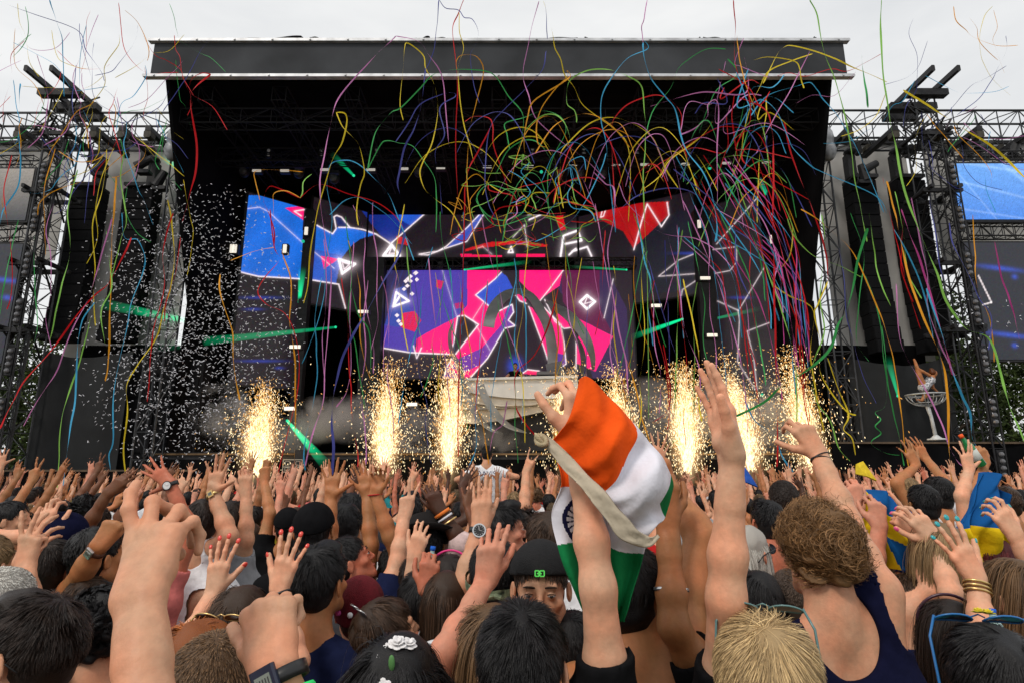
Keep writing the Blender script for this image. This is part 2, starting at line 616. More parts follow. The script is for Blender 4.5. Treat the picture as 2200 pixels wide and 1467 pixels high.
NP = 0
def body(sp):
    """sp: dict describing one person in world space. Returns dict with mesh data of skin, shirt, hair... around base point."""
    global NP
    NP += 1
    rng = random.Random(sp.get('seed', NP * 7 + 3))
    hc = Vector(sp['head'])                    # head centre
    yaw = R(sp.get('yaw', 0))                  # 0: faces +Y, positive turns to the left
    Bm = Matrix.Rotation(yaw, 3, 'Z')
    ex, ey = Bm @ Vector((1, 0, 0)), Bm @ Vector((0, 1, 0))
    ez = Vector((0, 0, 1))
    s = sp.get('s') or max(.90, min(1.10, hc.z / 1.63))
    g = sp.get('girth', 1.0) * s
    Hm = Bm @ Matrix.Rotation(R(sp.get('turn', 0)), 3, 'Z') @ Matrix.Rotation(R(sp.get('nod', 8)), 3, 'X') @ Matrix.Rotation(R(sp.get('tilt', 0)), 3, 'Y')
    nb = sp.get('neck')
    nb = Vector(nb) if nb else hc + (-ey * .035 - ez * .205) * s + ex * sp.get('lean', 0)
    S, E, Wr = {}, {}, {}
    arms = {}
    for key, sd_ in (('R', 1), ('L', -1)):
        a = sp.get(key)
        up = a is not None and a['w'][2] > nb.z
        sh = nb + ex * (sd_ * (.150 if up else .172) * s) + ez * ((.020 if up else -.045) * s)
        if a is None:
            el = sh + ex * sd_ * .05 + ez * (-.28 * s) - ey * .02
            wr = el + ez * (-.20 * s) + ey * .14
            a = dict(pose='relaxed', d=(wr - el), n=ex * sd_)
        else:
            if a.get('s'): sh = Vector(a['s'])
            wr = Vector(a['w'])
            el = Vector(a['e']) if a.get('e') else ik(sh, wr, .285 * s, .255 * s, Vector(a['hint']) if a.get('hint') else ex * sd_ * 1.0 - ey * .25 - ez * .3)
        S[key], E[key], Wr[key] = sh, el, wr
        arms[key] = a
    pel = nb + ez * (-.50 * s) + ey * .02
    base = Vector((pel.x, pel.y, 0))
    pts = [hc + ez * .14, hc, nb] + list(S.values()) + list(E.values()) + list(Wr.values())
    hands, tipsd = {}, {}
    for key, sd_ in (('R', 1), ('L', -1)):
        a = arms[key]
        d = Vector(a.get('d') or (Wr[key] - E[key]).normalized() + Vector((0, 0, .3)))
        n = Vector(a.get('n') or (-ey))
        hp, tp = hand_prims(Wr[key], d, n, sd_, a.get('pose', 'open'), s * a.get('hs', 1.0), sp.get('fat', 1.0), rng if not a.get('exact') else None)
        hands[key] = (hp, d.normalized(), n)
        tipsd[key] = tp
        pts += [x[1] for x in hp]
    P = np.array([list(p) for p in pts])
    lo, hi = P.min(0) - .075, P.max(0) + .075
    lo[:2] = np.minimum(lo[:2], [base.x - .24, base.y - .2]); hi[:2] = np.maximum(hi[:2], [base.x + .24, base.y + .2])
    h = sp.get('res', .009)
    zf = sp.get('zfine', nb.z - .22)
    fx, fy = sp.get('fx'), sp.get('fy')
    fd = Field(axis(lo[0], hi[0], h, fx, .02) if fx else axis(lo[0], hi[0], h), axis(lo[1], hi[1], h, fy, .02) if fy else axis(lo[1], hi[1], h),
               axis(-.02, hi[2], h, (zf, 9), .028))
    # legs, trunk
    for sd_ in (-1, 1):
        hip = pel + ex * sd_ * .088 * s - ez * .03
        kn = Vector((hip.x, hip.y, .50 * s)) + ex * sd_ * .02
        an = Vector((kn.x, kn.y, .09)) - ey * .03 + ex * sd_ * .02
        fd.cap(hip, kn, .085 * g, .055 * g, .03).cap(kn, an, .055 * g, .036 * g, .02).cap(an - ez * .04, an + ey * .15 - ez * .05, .036, .034, .02)
    fem = sp.get('fem', False)
    wch = (.080 if fem else .092) * g
    for sd_ in (-1, 1):
        fd.cap(pel + ex * sd_ * .075 * g + ez * .04, pel + ex * sd_ * .06 * g + ez * .16, .105 * g, .098 * g, .05)
        fd.cap(pel + ex * sd_ * .06 * g + ez * .16, nb + ex * sd_ * wch - ez * .15 * s, .098 * g, .105 * g, .05)
        # shoulder girdle, trapezius
        key = 'R' if sd_ > 0 else 'L'
        sh = S[key]
        fd.cap(nb + ex * sd_ * .05 * s - ez * .045 * s, sh - ez * .012, .058 * g, .054 * g, .045)
        fd.cap(nb + ex * sd_ * .02 + ez * .055 * s - ey * .005, sh - ex * sd_ * .05 * s + ez * .012, .036 * g, .034 * g, .05)
        fd.cap(sh - ez * .02, nb + ex * sd_ * .10 * s - ez * .22 * s, .056 * g, .075 * g, .05)
    fd.cap(hc + Hm @ Vector((0, -.022, -.055)) * s, nb + ez * .01, .056 * s * (.86 if fem else 1), .062 * g * (.86 if fem else 1), .03)
    # arms
    for key in ('R', 'L'):
        sh, el, wr = S[key], E[key], Wr[key]
        hp, d, n = hands[key]
        ag = g * sp.get('arm', 1.0) * (.86 if fem else 1.0)
        m1 = sh.lerp(el, .42)
        fd.cap(sh, m1, .052 * ag, .045 * ag, .022).cap(m1, el, .045 * ag, .036 * ag, .02)
        m2 = el.lerp(wr, .30)
        fd.cap(el, m2, .036 * ag, .0375 * ag, .025).cap(m2, el.lerp(wr, .8), .037 * ag, .0255 * ag, .02)
        tt = (d.cross(n)).normalized()
        for o_ in (-.011, .011):
            fd.cap(el.lerp(wr, .66) + tt * o_ * .6, wr + tt * o_, .026 * ag, .0185 * ag, .012)
            fd.cap(wr + tt * o_, wr + tt * o_ + d * .02, .0185 * ag, .0155 * ag, .012)
        for (a, b, ra, rb, k) in hp:
            fd.cap(a, b, ra, rb, k)
    # head
    def hp_(x, y, z):
        return hc + Hm @ (Vector((x, y, z)) * s)
    Mh = np.array(Hm)
    q = s * (.92 if fem else .96)
    fd.ell(hp_(0, -.012, .028), np.array((.076, .097, .088)) * q, Mh, .02)
    fd.ell(hp_(0, .022, -.040), np.array((.060, .066, .074)) * q, Mh, .03)
    fd.cap(hp_(-.012, .070, -.094), hp_(.012, .070, -.094), .020 * q, .020 * q, .025)
    fd.cap(hp_(-.052, .0, -.062), hp_(-.022, .062, -.092), .016 * q, .014 * q, .03)
    fd.cap(hp_(.052, .0, -.062), hp_(.022, .062, -.092), .016 * q, .014 * q, .03)
    fd.cap(hp_(-.036, .074, .020), hp_(.036, .074, .020), .013 * q, .013 * q, .014)
    for sd_ in (-1, 1):
        fd.ell(hp_(sd_ * .031, .098, .000), np.array((.017, .014, .011)) * q, Mh, .008, 'sub')
        fd.ell(hp_(sd_ * .031, .0795, -.001), np.array((.0125, .0125, .0115)) * q, Mh, .002)
        fd.ell(hp_(sd_ * .044, .058, -.026), np.array((.020, .020, .016)) * q, Mh, .02)
    fd.cap(hp_(0, .084, .010), hp_(0, .103, -.028), .0075 * q, .0105 * q, .010)
    fd.cap(hp_(-.011, .092, -.032), hp_(.011, .092, -.032), .0075 * q, .0075 * q, .006)
    fd.cap(hp_(-.016, .0845, -.0575), hp_(.016, .0845, -.0575), .0055 * q, .0055 * q, .006)
    fd.cap(hp_(-.015, .0830, -.0680), hp_(.015, .0830, -.0680), .0065 * q, .0065 * q, .006)
    fd.cap(hp_(-.020, .0950, -.0625), hp_(.020, .0950, -.0625), .0022 * q, .0022 * q, .003, 'sub')
    for sd_ in (-1, 1):
        Me = np.array(Hm @ Matrix.Rotation(R(sd_ * 22), 3, 'Z') @ Matrix.Rotation(R(-12), 3, 'X'))
        fd.ell(hp_(sd_ * .082, -.008, -.012), np.array((.0065, .019, .032)) * q, Me, .006)
        fd.ell(hp_(sd_ * .089, -.002, -.010), np.array((.0060, .009, .018)) * q, Me, .004, 'sub')
    V, Q = fd.mesh()
    info = dict(S=S, E=E, Wr=Wr, hc=hc, nb=nb, pel=pel, base=base, Hm=Hm, s=s, g=g, ex=ex, ey=ey, ez=ez, fd=fd, tips=tipsd, hands=hands, hp=hp_, rng=rng, h=h, fem=fem, wch=wch, q=q, arm=sp.get('arm', 1.0))
    info['V'], info['Q'] = V, Q
    return info

def shirt_mesh(I, style, seed=1):
    """cloth grown around the body: tee, tank, vest, shirt, dress top"""
    s, g, ex, ey, ez, nb, pel, S, E = (I[k] for k in ('s', 'g', 'ex', 'ey', 'ez', 'nb', 'pel', 'S', 'E'))
    o = .012
    sl = {'tee': .42, 'shirt': .98, 'tank': 0, 'strap': 0}[style]
    pts = [nb, pel - ez * .16, pel + ex * .2, pel - ex * .2] + [S[k].lerp(E[k], sl) for k in S] + list(S.values())
    P = np.array([list(p) for p in pts])
    lo, hi = P.min(0) - .11, P.max(0) + .11
    h = max(.008, I['h'])
    fd = Field(axis(lo[0], hi[0], h), axis(lo[1], hi[1], h), axis(lo[2], hi[2], h, (nb.z - .30, 9), .024))
    for sd_ in (-1, 1):
        key = 'R' if sd_ > 0 else 'L'
        sh, el = S[key], E[key]
        fd.cap(pel + ex * sd_ * .085 * g - ez * .06, pel + ex * sd_ * .07 * g + ez * .16, .118 * g, .106 * g + o, .05)
        fd.cap(pel + ex * sd_ * .07 * g + ez * .16, nb + ex * sd_ * I['wch'] - ez * .15 * s, .100 * g + o, .106 * g + o, .05)
        fd.cap(nb + ex * sd_ * .05 * s - ez * .045 * s, sh - ez * .012, .058 * g + o, .055 * g + o * .8, .045)
        fd.cap(nb + ex * sd_ * .02 + ez * .04 * s - ey * .005, sh - ex * sd_ * .05 * s + ez * .012, .036 * g + o * .8, .034 * g + o, .05)
        fd.cap(sh - ez * .02, nb + ex * sd_ * .10 * s - ez * .22 * s, .056 * g + o * 1.4, .077 * g + o, .05)
        if sl:
            ag = I['arm'] * g * (.86 if I['fem'] else 1)
            fd.cap(sh, sh.lerp(el, sl), .054 * ag + o, .046 * ag + .017, .03)
    A = fd.all()
    w1 = wob(A, 26, seed); w2 = wob(A, 62, seed + 5)
    fd.F += (.0045 * w1 + .002 * w2).astype(np.float32)
    c = nb + ez * .045 * s
    if style == 'tank':
        fd.ell(nb + ez * .02 - ey * .03, (.088 * s, .11 * s, .105 * s), None, .01, 'sub')
        fd.ell(nb + ez * .02 + ey * .05, (.08 * s, .10 * s, .12 * s), None, .01, 'sub')
        for k in S:
            u = ex if k == 'R' else -ex
            fd.ell(S[k] + u * .035 - ez * .03, (.072 * s, .15, .125 * s), np.array([list(ex), list(ey), list(ez)]).T, .01, 'sub')
            fd.cap(S[k] + u * .02, S[k].lerp(E[k], .5), .085, .08, .005, 'sub')
    elif style == 'strap':
        fd.ell(nb + ez * .02, (.115 * s, .14 * s, .16 * s), None, .01, 'sub')
        for k in S:
            u = ex if k == 'R' else -ex
            fd.ell(S[k] + u * .02 - ez * .01, (.085 * s, .15, .13 * s), np.array([list(ex), list(ey), list(ez)]).T, .01, 'sub')
            fd.cap(S[k] + u * .02, S[k].lerp(E[k], .5), .085, .08, .005, 'sub')
    else:
        fd.ell(c, (.075 * s, .085 * s, .062 * s), None, .012, 'sub')
        for k in S:     # cut the sleeve end square
            if sl < .9:
                e0 = S[k].lerp(E[k], sl + .02); u = (E[k] - S[k]).normalized()
                fd.cap(e0 + u * .07, e0 + u * .12, .078, .08, .004, 'sub')
    # cut the hem
    zc = A[2]
    fd.F = np.maximum(fd.F, (pel.z - .16 * s) - zc + 0 * fd.F).astype(np.float32)
    return fd.mesh()

def scalp_field(I, e, h):
    hc, Hm, q, hp_ = I['hc'], I['Hm'], I['q'], I['hp']
    m = .13 + e
    fd = Field(*(axis(hc[i] - m, hc[i] + m, h) for i in range(3)))
    Mh = np.array(Hm)
    fd.ell(hp_(0, -.014, .030), np.array((.077 + e, .098 + e, .089 + e)) * q, Mh, .02)
    fd.ell(hp_(0, -.040, -.035), np.array((.062 + e, .062 + e, .062 + e * .5)) * q, Mh, .03)
    return fd

def local(I, g):
    M = I['Hm']; hc = I['hc']; q = I['q']
    p = [g[i] - hc[i] for i in range(3)]
    return [(p[0] * M[0][i] + p[1] * M[1][i] + p[2] * M[2][i]) / q for i in range(3)]

def hair_cap(I, style, h=.007, seed=1):
    e = {'buzz': .003, 'short': .004, 'mid': .007, 'curly': .016, 'bob': .010, 'long': .008, 'tied': .006, 'afro': .05, 'quiff': .005}[style]
    fd = scalp_field(I, e, h)
    if style == 'quiff':
        fd.ell(I['hp'](0, .045, .105), np.array((.050, .045, .026)) * I['q'], np.array(I['Hm']), .03)
    x, y, z = local(I, fd.all())
    w = wob((x + 0 * fd.F, y + 0 * fd.F, z + 0 * fd.F), 60 if style != 'curly' else 75, seed)
    amp = {'buzz': .0008, 'curly': .016, 'afro': .010, 'mid': .005}.get(style, .0035)
    F_ = fd.F + amp * w
    fr = y * .75 - z * .62 - .022 + .006 * w           # hairline over the forehead
    na = -z - (.058 if style == 'curly' else .074 if style not in ('bob', 'long') else .10) - .25 * np.maximum(-y - .05, 0) + .003 * w
    F_ = np.maximum(F_, fr * .9)
    F_ = np.maximum(F_, na)
    ear = np.sqrt(((np.abs(x) - .085) / .03) ** 2 + ((y - .004) / .026) ** 2 + ((z + .022) / .036) ** 2) - 1
    if style not in ('bob', 'long', 'curly', 'afro', 'mid'):
        F_ = np.maximum(F_, -ear * .02)
        side = .0 + (-z - .03) * 1.0 - (.0 - y) * 1.2        # behind the ear to the nape
        F_ = np.maximum(F_, np.where(y > -.02, side * .6, -1))
    fd.F = F_.astype(np.float32)
    return fd.mesh()

def strand_mesh(I, style, n, seed=1, width=.0016):
    """hair strands as thin tapered ribbons"""
    style = {'tied': 'buzz'}.get(style, style)
    rg = np.random.default_rng(seed)
    q = I['q']; hc = np.array(I['hc']); M = np.array(I['Hm'])
    u = rg.uniform(-.95 if style == 'curly' else -.62 if style in ('curly', 'long', 'bob', 'mid') else -.5, 1, n * 3)
    ph = rg.uniform(0, 2 * np.pi, n * 3)
    rr = np.sqrt(1 - u ** 2)
    N = np.stack([rr * np.cos(ph), rr * np.sin(ph), u], 1)
    e = {'curly': .012, 'afro': .02}.get(style, .004)
    Pt = N * np.array([.077 + e, .099 + e, .090 + e]) + np.array([0, -.014, .030]) - np.array([0, 0, .0])
    keep = (Pt[:, 1] * .75 - Pt[:, 2] * .62 < .020) & (Pt[:, 2] > (-.088 if style == 'curly' else -.070))
    if style in ('short', 'quiff', 'spiky', 'buzz', 'blond'):
        side = (-Pt[:, 2] - .03) - (0 - Pt[:, 1]) * 1.2
        keep &= ~((Pt[:, 1] > -.02) & (side > 0))
        keep &= ~((np.abs(Pt[:, 0]) > .06) & (Pt[:, 2] < .01) & (Pt[:, 1] > -.03))
    Pt, N = Pt[keep][:n], N[keep][:n]
    k = len(Pt)
    Nn = N / np.array([.077, .099, .090]); Nn /= np.linalg.norm(Nn, axis=1, keepdims=True)
    down = np.array([0, 0, -1.0])
    jit = rg.normal(0, 1, (k, 3))
    if style in ('curly', 'blond', 'mid', 'quiff', 'spiky', 'long', 'bob'):      # gather the strands in locks
        ng = {'curly': 300, 'blond': 520, 'mid': 500, 'quiff': 600, 'spiky': 900, 'long': 380, 'bob': 380}[style]
        ng = min(ng, k)
        gi = np.argmin(((Pt[:, None, :] - Pt[None, :ng, :]) ** 2).sum(2), 1) if k < 20000 else rg.integers(0, ng, k)
        mixw = {'curly': .80, 'blond': .55, 'mid': .45, 'quiff': .4, 'spiky': .4, 'long': .3, 'bob': .3}[style]
        jit = jit[gi] * mixw * 1.5 + jit * (1 - mixw) * .8
    else:
        gi = np.arange(k)
    # smooth clumping field
    cl = np.stack([np.sin(40 * Pt[:, 0] + 3 * np.sin(33 * Pt[:, 1] + seed)), np.sin(38 * Pt[:, 1] + 3 * np.sin(29 * Pt[:, 2])), np.sin(36 * Pt[:, 2] + 2 * np.sin(41 * Pt[:, 0]))], 1)
    seg = {'curly': 12, 'afro': 10, 'long': 12, 'bob': 10, 'blond': 8, 'mid': 8}.get(style, 5)
    L = {'short': .034, 'quiff': .050, 'spiky': .040, 'buzz': .008, 'curly': .095, 'afro': .06, 'long': .34, 'bob': .17, 'blond': .10, 'mid': .065}[style]
    Lk = L * rg.uniform(.6, 1.15, k)
    if style in ('short', 'quiff', 'spiky'): Lk = Lk * np.where((np.abs(Pt[:, 0]) > .055) & (Pt[:, 2] < .055) & (Pt[:, 1] > -.05), .35, 1)
    crown = np.array([0.01, -.055, .115])
    flow = Pt - crown
    flow -= Nn * (flow * Nn).sum(1, keepdims=True)
    flow /= np.linalg.norm(flow, axis=1, keepdims=True) + 1e-6
    lift = {'short': .14, 'quiff': .35, 'spiky': .42, 'buzz': .6, 'curly': .9, 'afro': 2, 'long': .10, 'bob': .10, 'blond': .30, 'mid': .16}[style]
    D = flow + Nn * lift + (.40 if style == 'blond' else .22) * jit + (.75 if style == 'blond' else .35) * cl
    if style == 'quiff':
        fr = np.clip((Pt[:, 1] + .0) / .06, 0, 1)[:, None] * (Pt[:, 2] > .05)[:, None]
        D += fr * np.array([0.15, .3, 1.0])
    D /= np.linalg.norm(D, axis=1, keepdims=True)
    if style == 'curly':
        Pt = Pt * .30 + Pt[gi] * .70; Lk = Lk[gi] * rg.uniform(.85, 1.1, k) * (1.1 + .35 * np.sin(31 * Pt[:, 0] + 2 * np.sin(27 * Pt[:, 2])))
    pts = [Pt.copy()]
    p = Pt.copy(); d = D.copy()
    phs = rg.uniform(0, 6.28, k)[gi] if style == 'curly' else rg.uniform(0, 6.28, k)
    cph = 3 * cl[:, 0] + 2 * cl[:, 1]
    B = np.cross(d, jit); B /= np.linalg.norm(B, axis=1, keepdims=True) + 1e-6
    C = np.cross(d, B)
    cen = p.copy()
    for i in range(1, seg + 1):
        st = (Lk / seg)[:, None]
        if style in ('long', 'bob'):
            g_ = .45 if i > 1 else .15
            d = d * (1 - g_) + down * g_ + .05 * cl * math.sin(i * .8)
            d /= np.linalg.norm(d, axis=1, keepdims=True)
            p = p + d * st
            # keep outside the head
            loc = (p - np.array([0, -.014, .0])) / np.array([.088, .108, .125])
            rad = np.linalg.norm(loc, axis=1)
            inn = (rad < 1) & (p[:, 2] > -.12)
            p[inn] = (loc[inn] / rad[inn, None]) * np.array([.088, .108, .125]) + np.array([0, -.014, .0])
            # keep hair off the face
            pts.append(p.copy())
        elif style in ('curly', 'afro'):
            d = d * .93 + down * .07 + .05 * cl
            d /= np.linalg.norm(d, axis=1, keepdims=True)
            cen = cen + d * st * .42
            a = phs + i * .80
            rad = (.0135 + .005 * np.sin(phs * 3)) * min(1, i / 3)
            p = cen + B * (np.cos(a) * rad)[:, None] + C * (np.sin(a) * rad)[:, None]
            pts.append(p.copy())
        else:
            d = d * .86 + flow * .10 + down * .06 + .10 * cl * math.sin(i * 1.1 + seed) + (.06 * cl[:, [1, 2, 0]] * math.cos(i * .9) if style == 'blond' else 0)
            d /= np.linalg.norm(d, axis=1, keepdims=True)
            p = p + d * st
            loc = (p - np.array([0, -.014, .030])) / np.array([.080, .102, .093])
            rad = np.linalg.norm(loc, axis=1)
            mr = 1.03 + {'short': .09, 'quiff': .20, 'spiky': .22, 'buzz': .06, 'blond': .30, 'mid': .18}.get(style, .2) * i / seg * (.55 + .45 * np.abs(np.sin(phs)))
            over = (rad > mr) & (p[:, 2] > -.08)
            p[over] = (loc[over] * (mr[over] / rad[over])[:, None]) * np.array([.080, .102, .093]) + np.array([0, -.014, .030])
            pts.append(p.copy())
    A = np.stack(pts, 1)                     # k, seg+1, 3
    T = np.gradient(A, axis=1)
    Nv = (A - np.array([0, -.01, .0])[None, None]); Nv /= np.linalg.norm(Nv, axis=2, keepdims=True)
    side = np.cross(T, Nv + .5 * jit[:, None, :])
    side /= np.linalg.norm(side, axis=2, keepdims=True) + 1e-9
    wd = width * np.concatenate([np.full(seg, 1.0), [.25]])[None, :, None] * rg.uniform(.6, 1.3, (k, 1, 1))
    Va = A + side * wd * .5; Vb = A - side * wd * .5
    Vv = np.stack([Va, Vb], 2).reshape(-1, 3) * q
    Vv = Vv @ M.T + hc
    b = (np.arange(k) * (seg + 1) * 2)[:, None] + (np.arange(seg) * 2)[None, :]
    Fq = np.stack([b, b + 1, b + 3, b + 2], -1).reshape(-1, 4)
    lockv = rg.uniform(0, 1, k)[gi] * .65 + rg.uniform(0, 1, k) * .35
    return Vv, Fq, np.repeat(lockv, (seg + 1) * 2)

def arm(px, py, Y, pose='open', ang=0, n='back', fwd=.1, e=None, s=None, exact=False, hs=1.0, hint=None, tw=0):
    """arm raised so that its wrist is seen at px, py at distance Y; ang: lean of the hand to the right in degrees"""
    w = at(px, py, Y)
    d = Vector((math.sin(R(ang)), fwd, math.cos(R(ang))))
    nn = {'back': Vector((0, -1, 0)), 'palm': Vector((0, 1, 0)), 'right': Vector((1, -.1, 0)), 'left': Vector((-1, -.1, 0))}[n] if isinstance(n, str) else Vector(n)
    if tw:
        nn = Matrix.Rotation(R(tw), 3, d.normalized()) @ nn
    r = dict(w=w, pose=pose, d=d, n=nn, exact=exact, hs=hs)
    if e: r['e'] = at(*e)
    if s: r['s'] = at(*s)
    if hint: r['hint'] = hint
    return r

PEOPLE = []
def person_from(sp, label=None, group=None):
    """builds one person: body mesh at top level, hair and clothing as children"""
    I = body(sp)
    base = I['base']
    b = np.array(base)
    me = newmesh('person', I['V'] - b, I['Q'], skin_mat(sp.get('skin', 'fair')), True)
    o = link('person', me, loc=base)
    tag(o, label, 'person', group)
    I['o'] = o
    PEOPLE.append((base.x, base.y))
    hs = sp.get('hair', ('short', 'darkbrown'))
    if hs:
        st, colr = hs[0], hs[1]
        cap = {'blond': 'mid', 'spiky': 'short'}.get(st, st)
        hv, hq = hair_cap(I, cap, max(.005, I['h'] * .9), I['rng'].randint(0, 99))
        ns = sp.get('strands', 0) or (5000 if I['h'] < .006 else (2600 if I['h'] < .0086 else 900))
        if ns and hs != 0:
            sv, sq, lk = strand_mesh(I, st, ns, I['rng'].randint(0, 99), sp.get('sw', .0018 if I['h'] < .006 else (.0026 if I['h'] < .0086 else .005)))
            lk = np.concatenate([np.full(len(hv), .30), lk])
            hq = np.concatenate([hq, sq + len(hv)]); hv = np.concatenate([hv, sv])
        hm = newmesh('hair', hv - b, hq, hair_mat(colr), True)
        at_ = hm.attributes.new('lock', 'FLOAT', 'POINT'); at_.data.foreach_set('value', lk.astype(np.float32))
        h = link('hair', hm, o)
        I['hair'] = h
    sh = sp.get('shirt', ('tee', 'black'))
    if sh:
        v, q = shirt_mesh(I, sh[0], I['rng'].randint(0, 99))
        nm = {'tee': 't_shirt', 'shirt': 'long_sleeved_shirt', 'tank': 'tank_top', 'strap': 'strap_top'}[sh[0]]
        c = link(nm, newmesh(nm, v - b, q, sh[1] if not isinstance(sh[1], str) else cloth_mat(sh[1]), True), o)
        I['shirt'] = c
    # trousers: cover the legs
    mb = Field(axis(base.x - .26, base.x + .26, .018), axis(base.y - .22, base.y + .22, .018), axis(.08, I['pel'].z + .06, .03))
    g = I['g']; ex = I['ex']
    for sd_ in (-1, 1):
        hip = I['pel'] + ex * sd_ * .088 * I['s'] - I['ez'] * .03
        kn = Vector((hip.x, hip.y, .50 * I['s'])) + ex * sd_ * .02
        an = Vector((kn.x, kn.y, .12)) - I['ey'] * .03 + ex * sd_ * .02
        mb.cap(hip, kn, .105 * g, .072 * g, .03).cap(kn, an, .072 * g, .055 * g, .02)
    mb.cap(I['pel'] + ex * .07, I['pel'] - ex * .07, .117 * g, .117 * g, .03)
    v, q = mb.mesh()
    link('trousers', newmesh('trousers', v - b, q, cloth_mat(sp.get('legs', 'denim')), True), o)
    return I

# ---------------------------------------------------------------- the ground
M_black = mat('black_drape', (0.0045, 0.0045, 0.005), rough=0.95, spec=0.05, nscale=1.2, namt=0.35, bump=0.3, bscale=5)
M_blackm = mat('black_steel', (0.018, 0.018, 0.02), rough=0.55, spec=0.3, nscale=6, namt=0.3)
M_dsteel = mat('dark_truss_steel', (0.028, 0.030, 0.034), rough=0.5, spec=0.4, nscale=8, namt=0.3)
M_alu = mat('aluminium_rail', (0.60, 0.61, 0.63), rough=0.4, metal=0.3, nscale=3, namt=0.2)
M_scrim = mat('grey_scrim', (0.47, 0.46, 0.44), rough=0.95, spec=0.1, nscale=0.7, namt=0.14, bump=0.2, bscale=2.5)
M_fascia = mat('fascia_mesh', (0.046, 0.049, 0.054), rough=0.85, spec=0.2, nscale=0.5, namt=0.30, bump=0.35, bscale=3)
g = MB()
g.quad((-90, -60, 0), (90, -60, 0), (90, 160, 0), (-90, 160, 0))
go = g.build('ground', mat('trampled_grass', (0.06, 0.065, 0.03), rough=1, spec=0.1, nscale=3, namt=0.4, col2=(0.12, 0.10, 0.06)))
go['kind'] = 'structure'

def lattice(mb, a, b, w, h, bay, rc=.03, rd=.014, up=(0, 0, 1), side=None, flat=False):
    """box truss from a to b: four chords with zigzag webs"""
    a = Vector(a); b = Vector(b)
    d = (b - a).normalized()
    upv = Vector(up); upv = (upv - d * upv.dot(d)).normalized()
    sd_ = d.cross(upv).normalized()
    n = max(1, round((b - a).length / bay))
    cs = [(-1, -1), (1, -1), (1, 1), (-1, 1)]
    def P(i, c):
        return a + (b - a) * (i / n) + sd_ * (c[0] * w / 2) + upv * (c[1] * h / 2)
    for c in cs:
        mb.bar(P(0, c), P(n, c), rc, n=5)
    for f in range(4):
        c0, c1 = cs[f], cs[(f + 1) % 4]
        if flat and f in (1,):
            pass
        for i in range(n):
            if (i + f) % 2:
                mb.bar(P(i, c0), P(i + 1, c1), rd, n=4, cap=False)
            else:
                mb.bar(P(i, c1), P(i + 1, c0), rd, n=4, cap=False)
            mb.bar(P(i, c0), P(i, c1), rd, n=4, cap=False)
        mb.bar(P(n, c0), P(n, c1), rd, n=4, cap=False)
    return mb

def drape(name, a, b, z0, z1, m, parent=None, nx=60, nz=24, amp=.10, seed=1, freq=2.2, swag=0.0, thick=.03):
    """hanging cloth between ground points a and b from z0 to z1 with soft vertical folds"""
    a = Vector(a); b = Vector(b)
    d = (b - a); L = d.length; u = d / L
    nrm = Vector((-u.y, u.x, 0))
    rg = random.Random(seed)
    ph = [rg.uniform(0, 6.28) for _ in range(6)]
    V = []
    for j in range(nz + 1):
        t = j / nz
        z = z0 + (z1 - z0) * t
        for i in range(nx + 1):
            s_ = i / nx * L
            o = amp * (math.sin(s_ * freq * 2 + ph[0] + .7 * math.sin(t * 3 + ph[1])) * .6 + math.sin(s_ * freq * 4.7 + ph[2] + t * 1.2) * .3 + math.sin(s_ * freq + t * 4 + ph[3]) * .5)
            zz = z - swag * math.sin(math.pi * i / nx) * t
            V.append(a + u * s_ + nrm * o + Vector((0, 0, zz)))
    k = len(V)
    V += [v + nrm * thick for v in V]
    fs = []
    for j in range(nz):
        for i in range(nx):
            q = j * (nx + 1) + i
            fs.append((q, q + 1, q + nx + 2, q + nx + 1))
            fs.append((k + q + nx + 1, k + q + nx + 2, k + q + 1, k + q))
    return MB().add(V, fs).build(name, m, parent, True)

# ---------------------------------------------------------------- the stage
HW = 9.75
zb = at(1071, 165, 15).z      # underside of the roof front
zt = at(1071, 92, 15).z
XC = (at(315, 165, 15).x + at(1828, 165, 15).x) / 2
DZ = 2.55
stage = empty('concert_stage', (XC, 15, 0))
tag(stage, 'huge black festival stage with a deep grey roof fascia edged in bright rails', 'stage')
def P_(x, y, z):      # relative to the stage origin
    return Vector((x, y - 15, z))
mb = MB()
mb.box((0, .06, (zb + zt) / 2), (2 * HW + .1, .12, zt - zb))
mb.build('roof_fascia', M_fascia, stage)
for z in (zb - .02, zt + .03):
    r_ = MB().bbox((0, -.02, z), (2 * HW + .42, .16, .085), .02)
    for i in range(-9, 10):
        r_.bbox((i * 1.07, -.11, z), (.05, .03, .05), .01)
    r_.build('fascia_rail', M_alu, stage)
# folded roof cover showing over the top rail
def flap(x0, x1, hgt, seed):
    rg = random.Random(seed); n = 28; V = []; ph = rg.uniform(0, 6)
    for i in range(n + 1):
        t = i / n
        hh = hgt * (.25 + .75 * t ** 2) * (1 + .25 * math.sin(t * 17 + ph)) * (1 if t < .97 else .25)
        for (dy, dz) in ((-.05, 0), (0, hh), (.5, hh * .8), (.6, 0)):
            V.append((x0 + (x1 - x0) * t, dy, zt + .08 + dz))
    fs = [(4 * i + j, 4 * i + j + 1, 4 * i + j + 5, 4 * i + j + 4) for i in range(n) for j in range(3)]
    return MB().add(V, fs)
def xs_(px): return at(px, 88, 15).x - XC
for i, (a, b, hgt) in enumerate(((395, 655, .14), (735, 662, .13), (860, 925, .14), (1010, 932, .12), (1040, 1248, .12), (1330, 1254, .1), (1480, 1506, .1), (1620, 1508, .13), (1735, 1755, .14))):
    flap(xs_(a), xs_(b), hgt, i).build('roof_cover_fold', M_black, stage, True)
HR = HW - .33
mb = MB()   # roof slab and its sides
mb.box((0, 7.2, zb + .22), (2 * HR + .02, 14, .5))
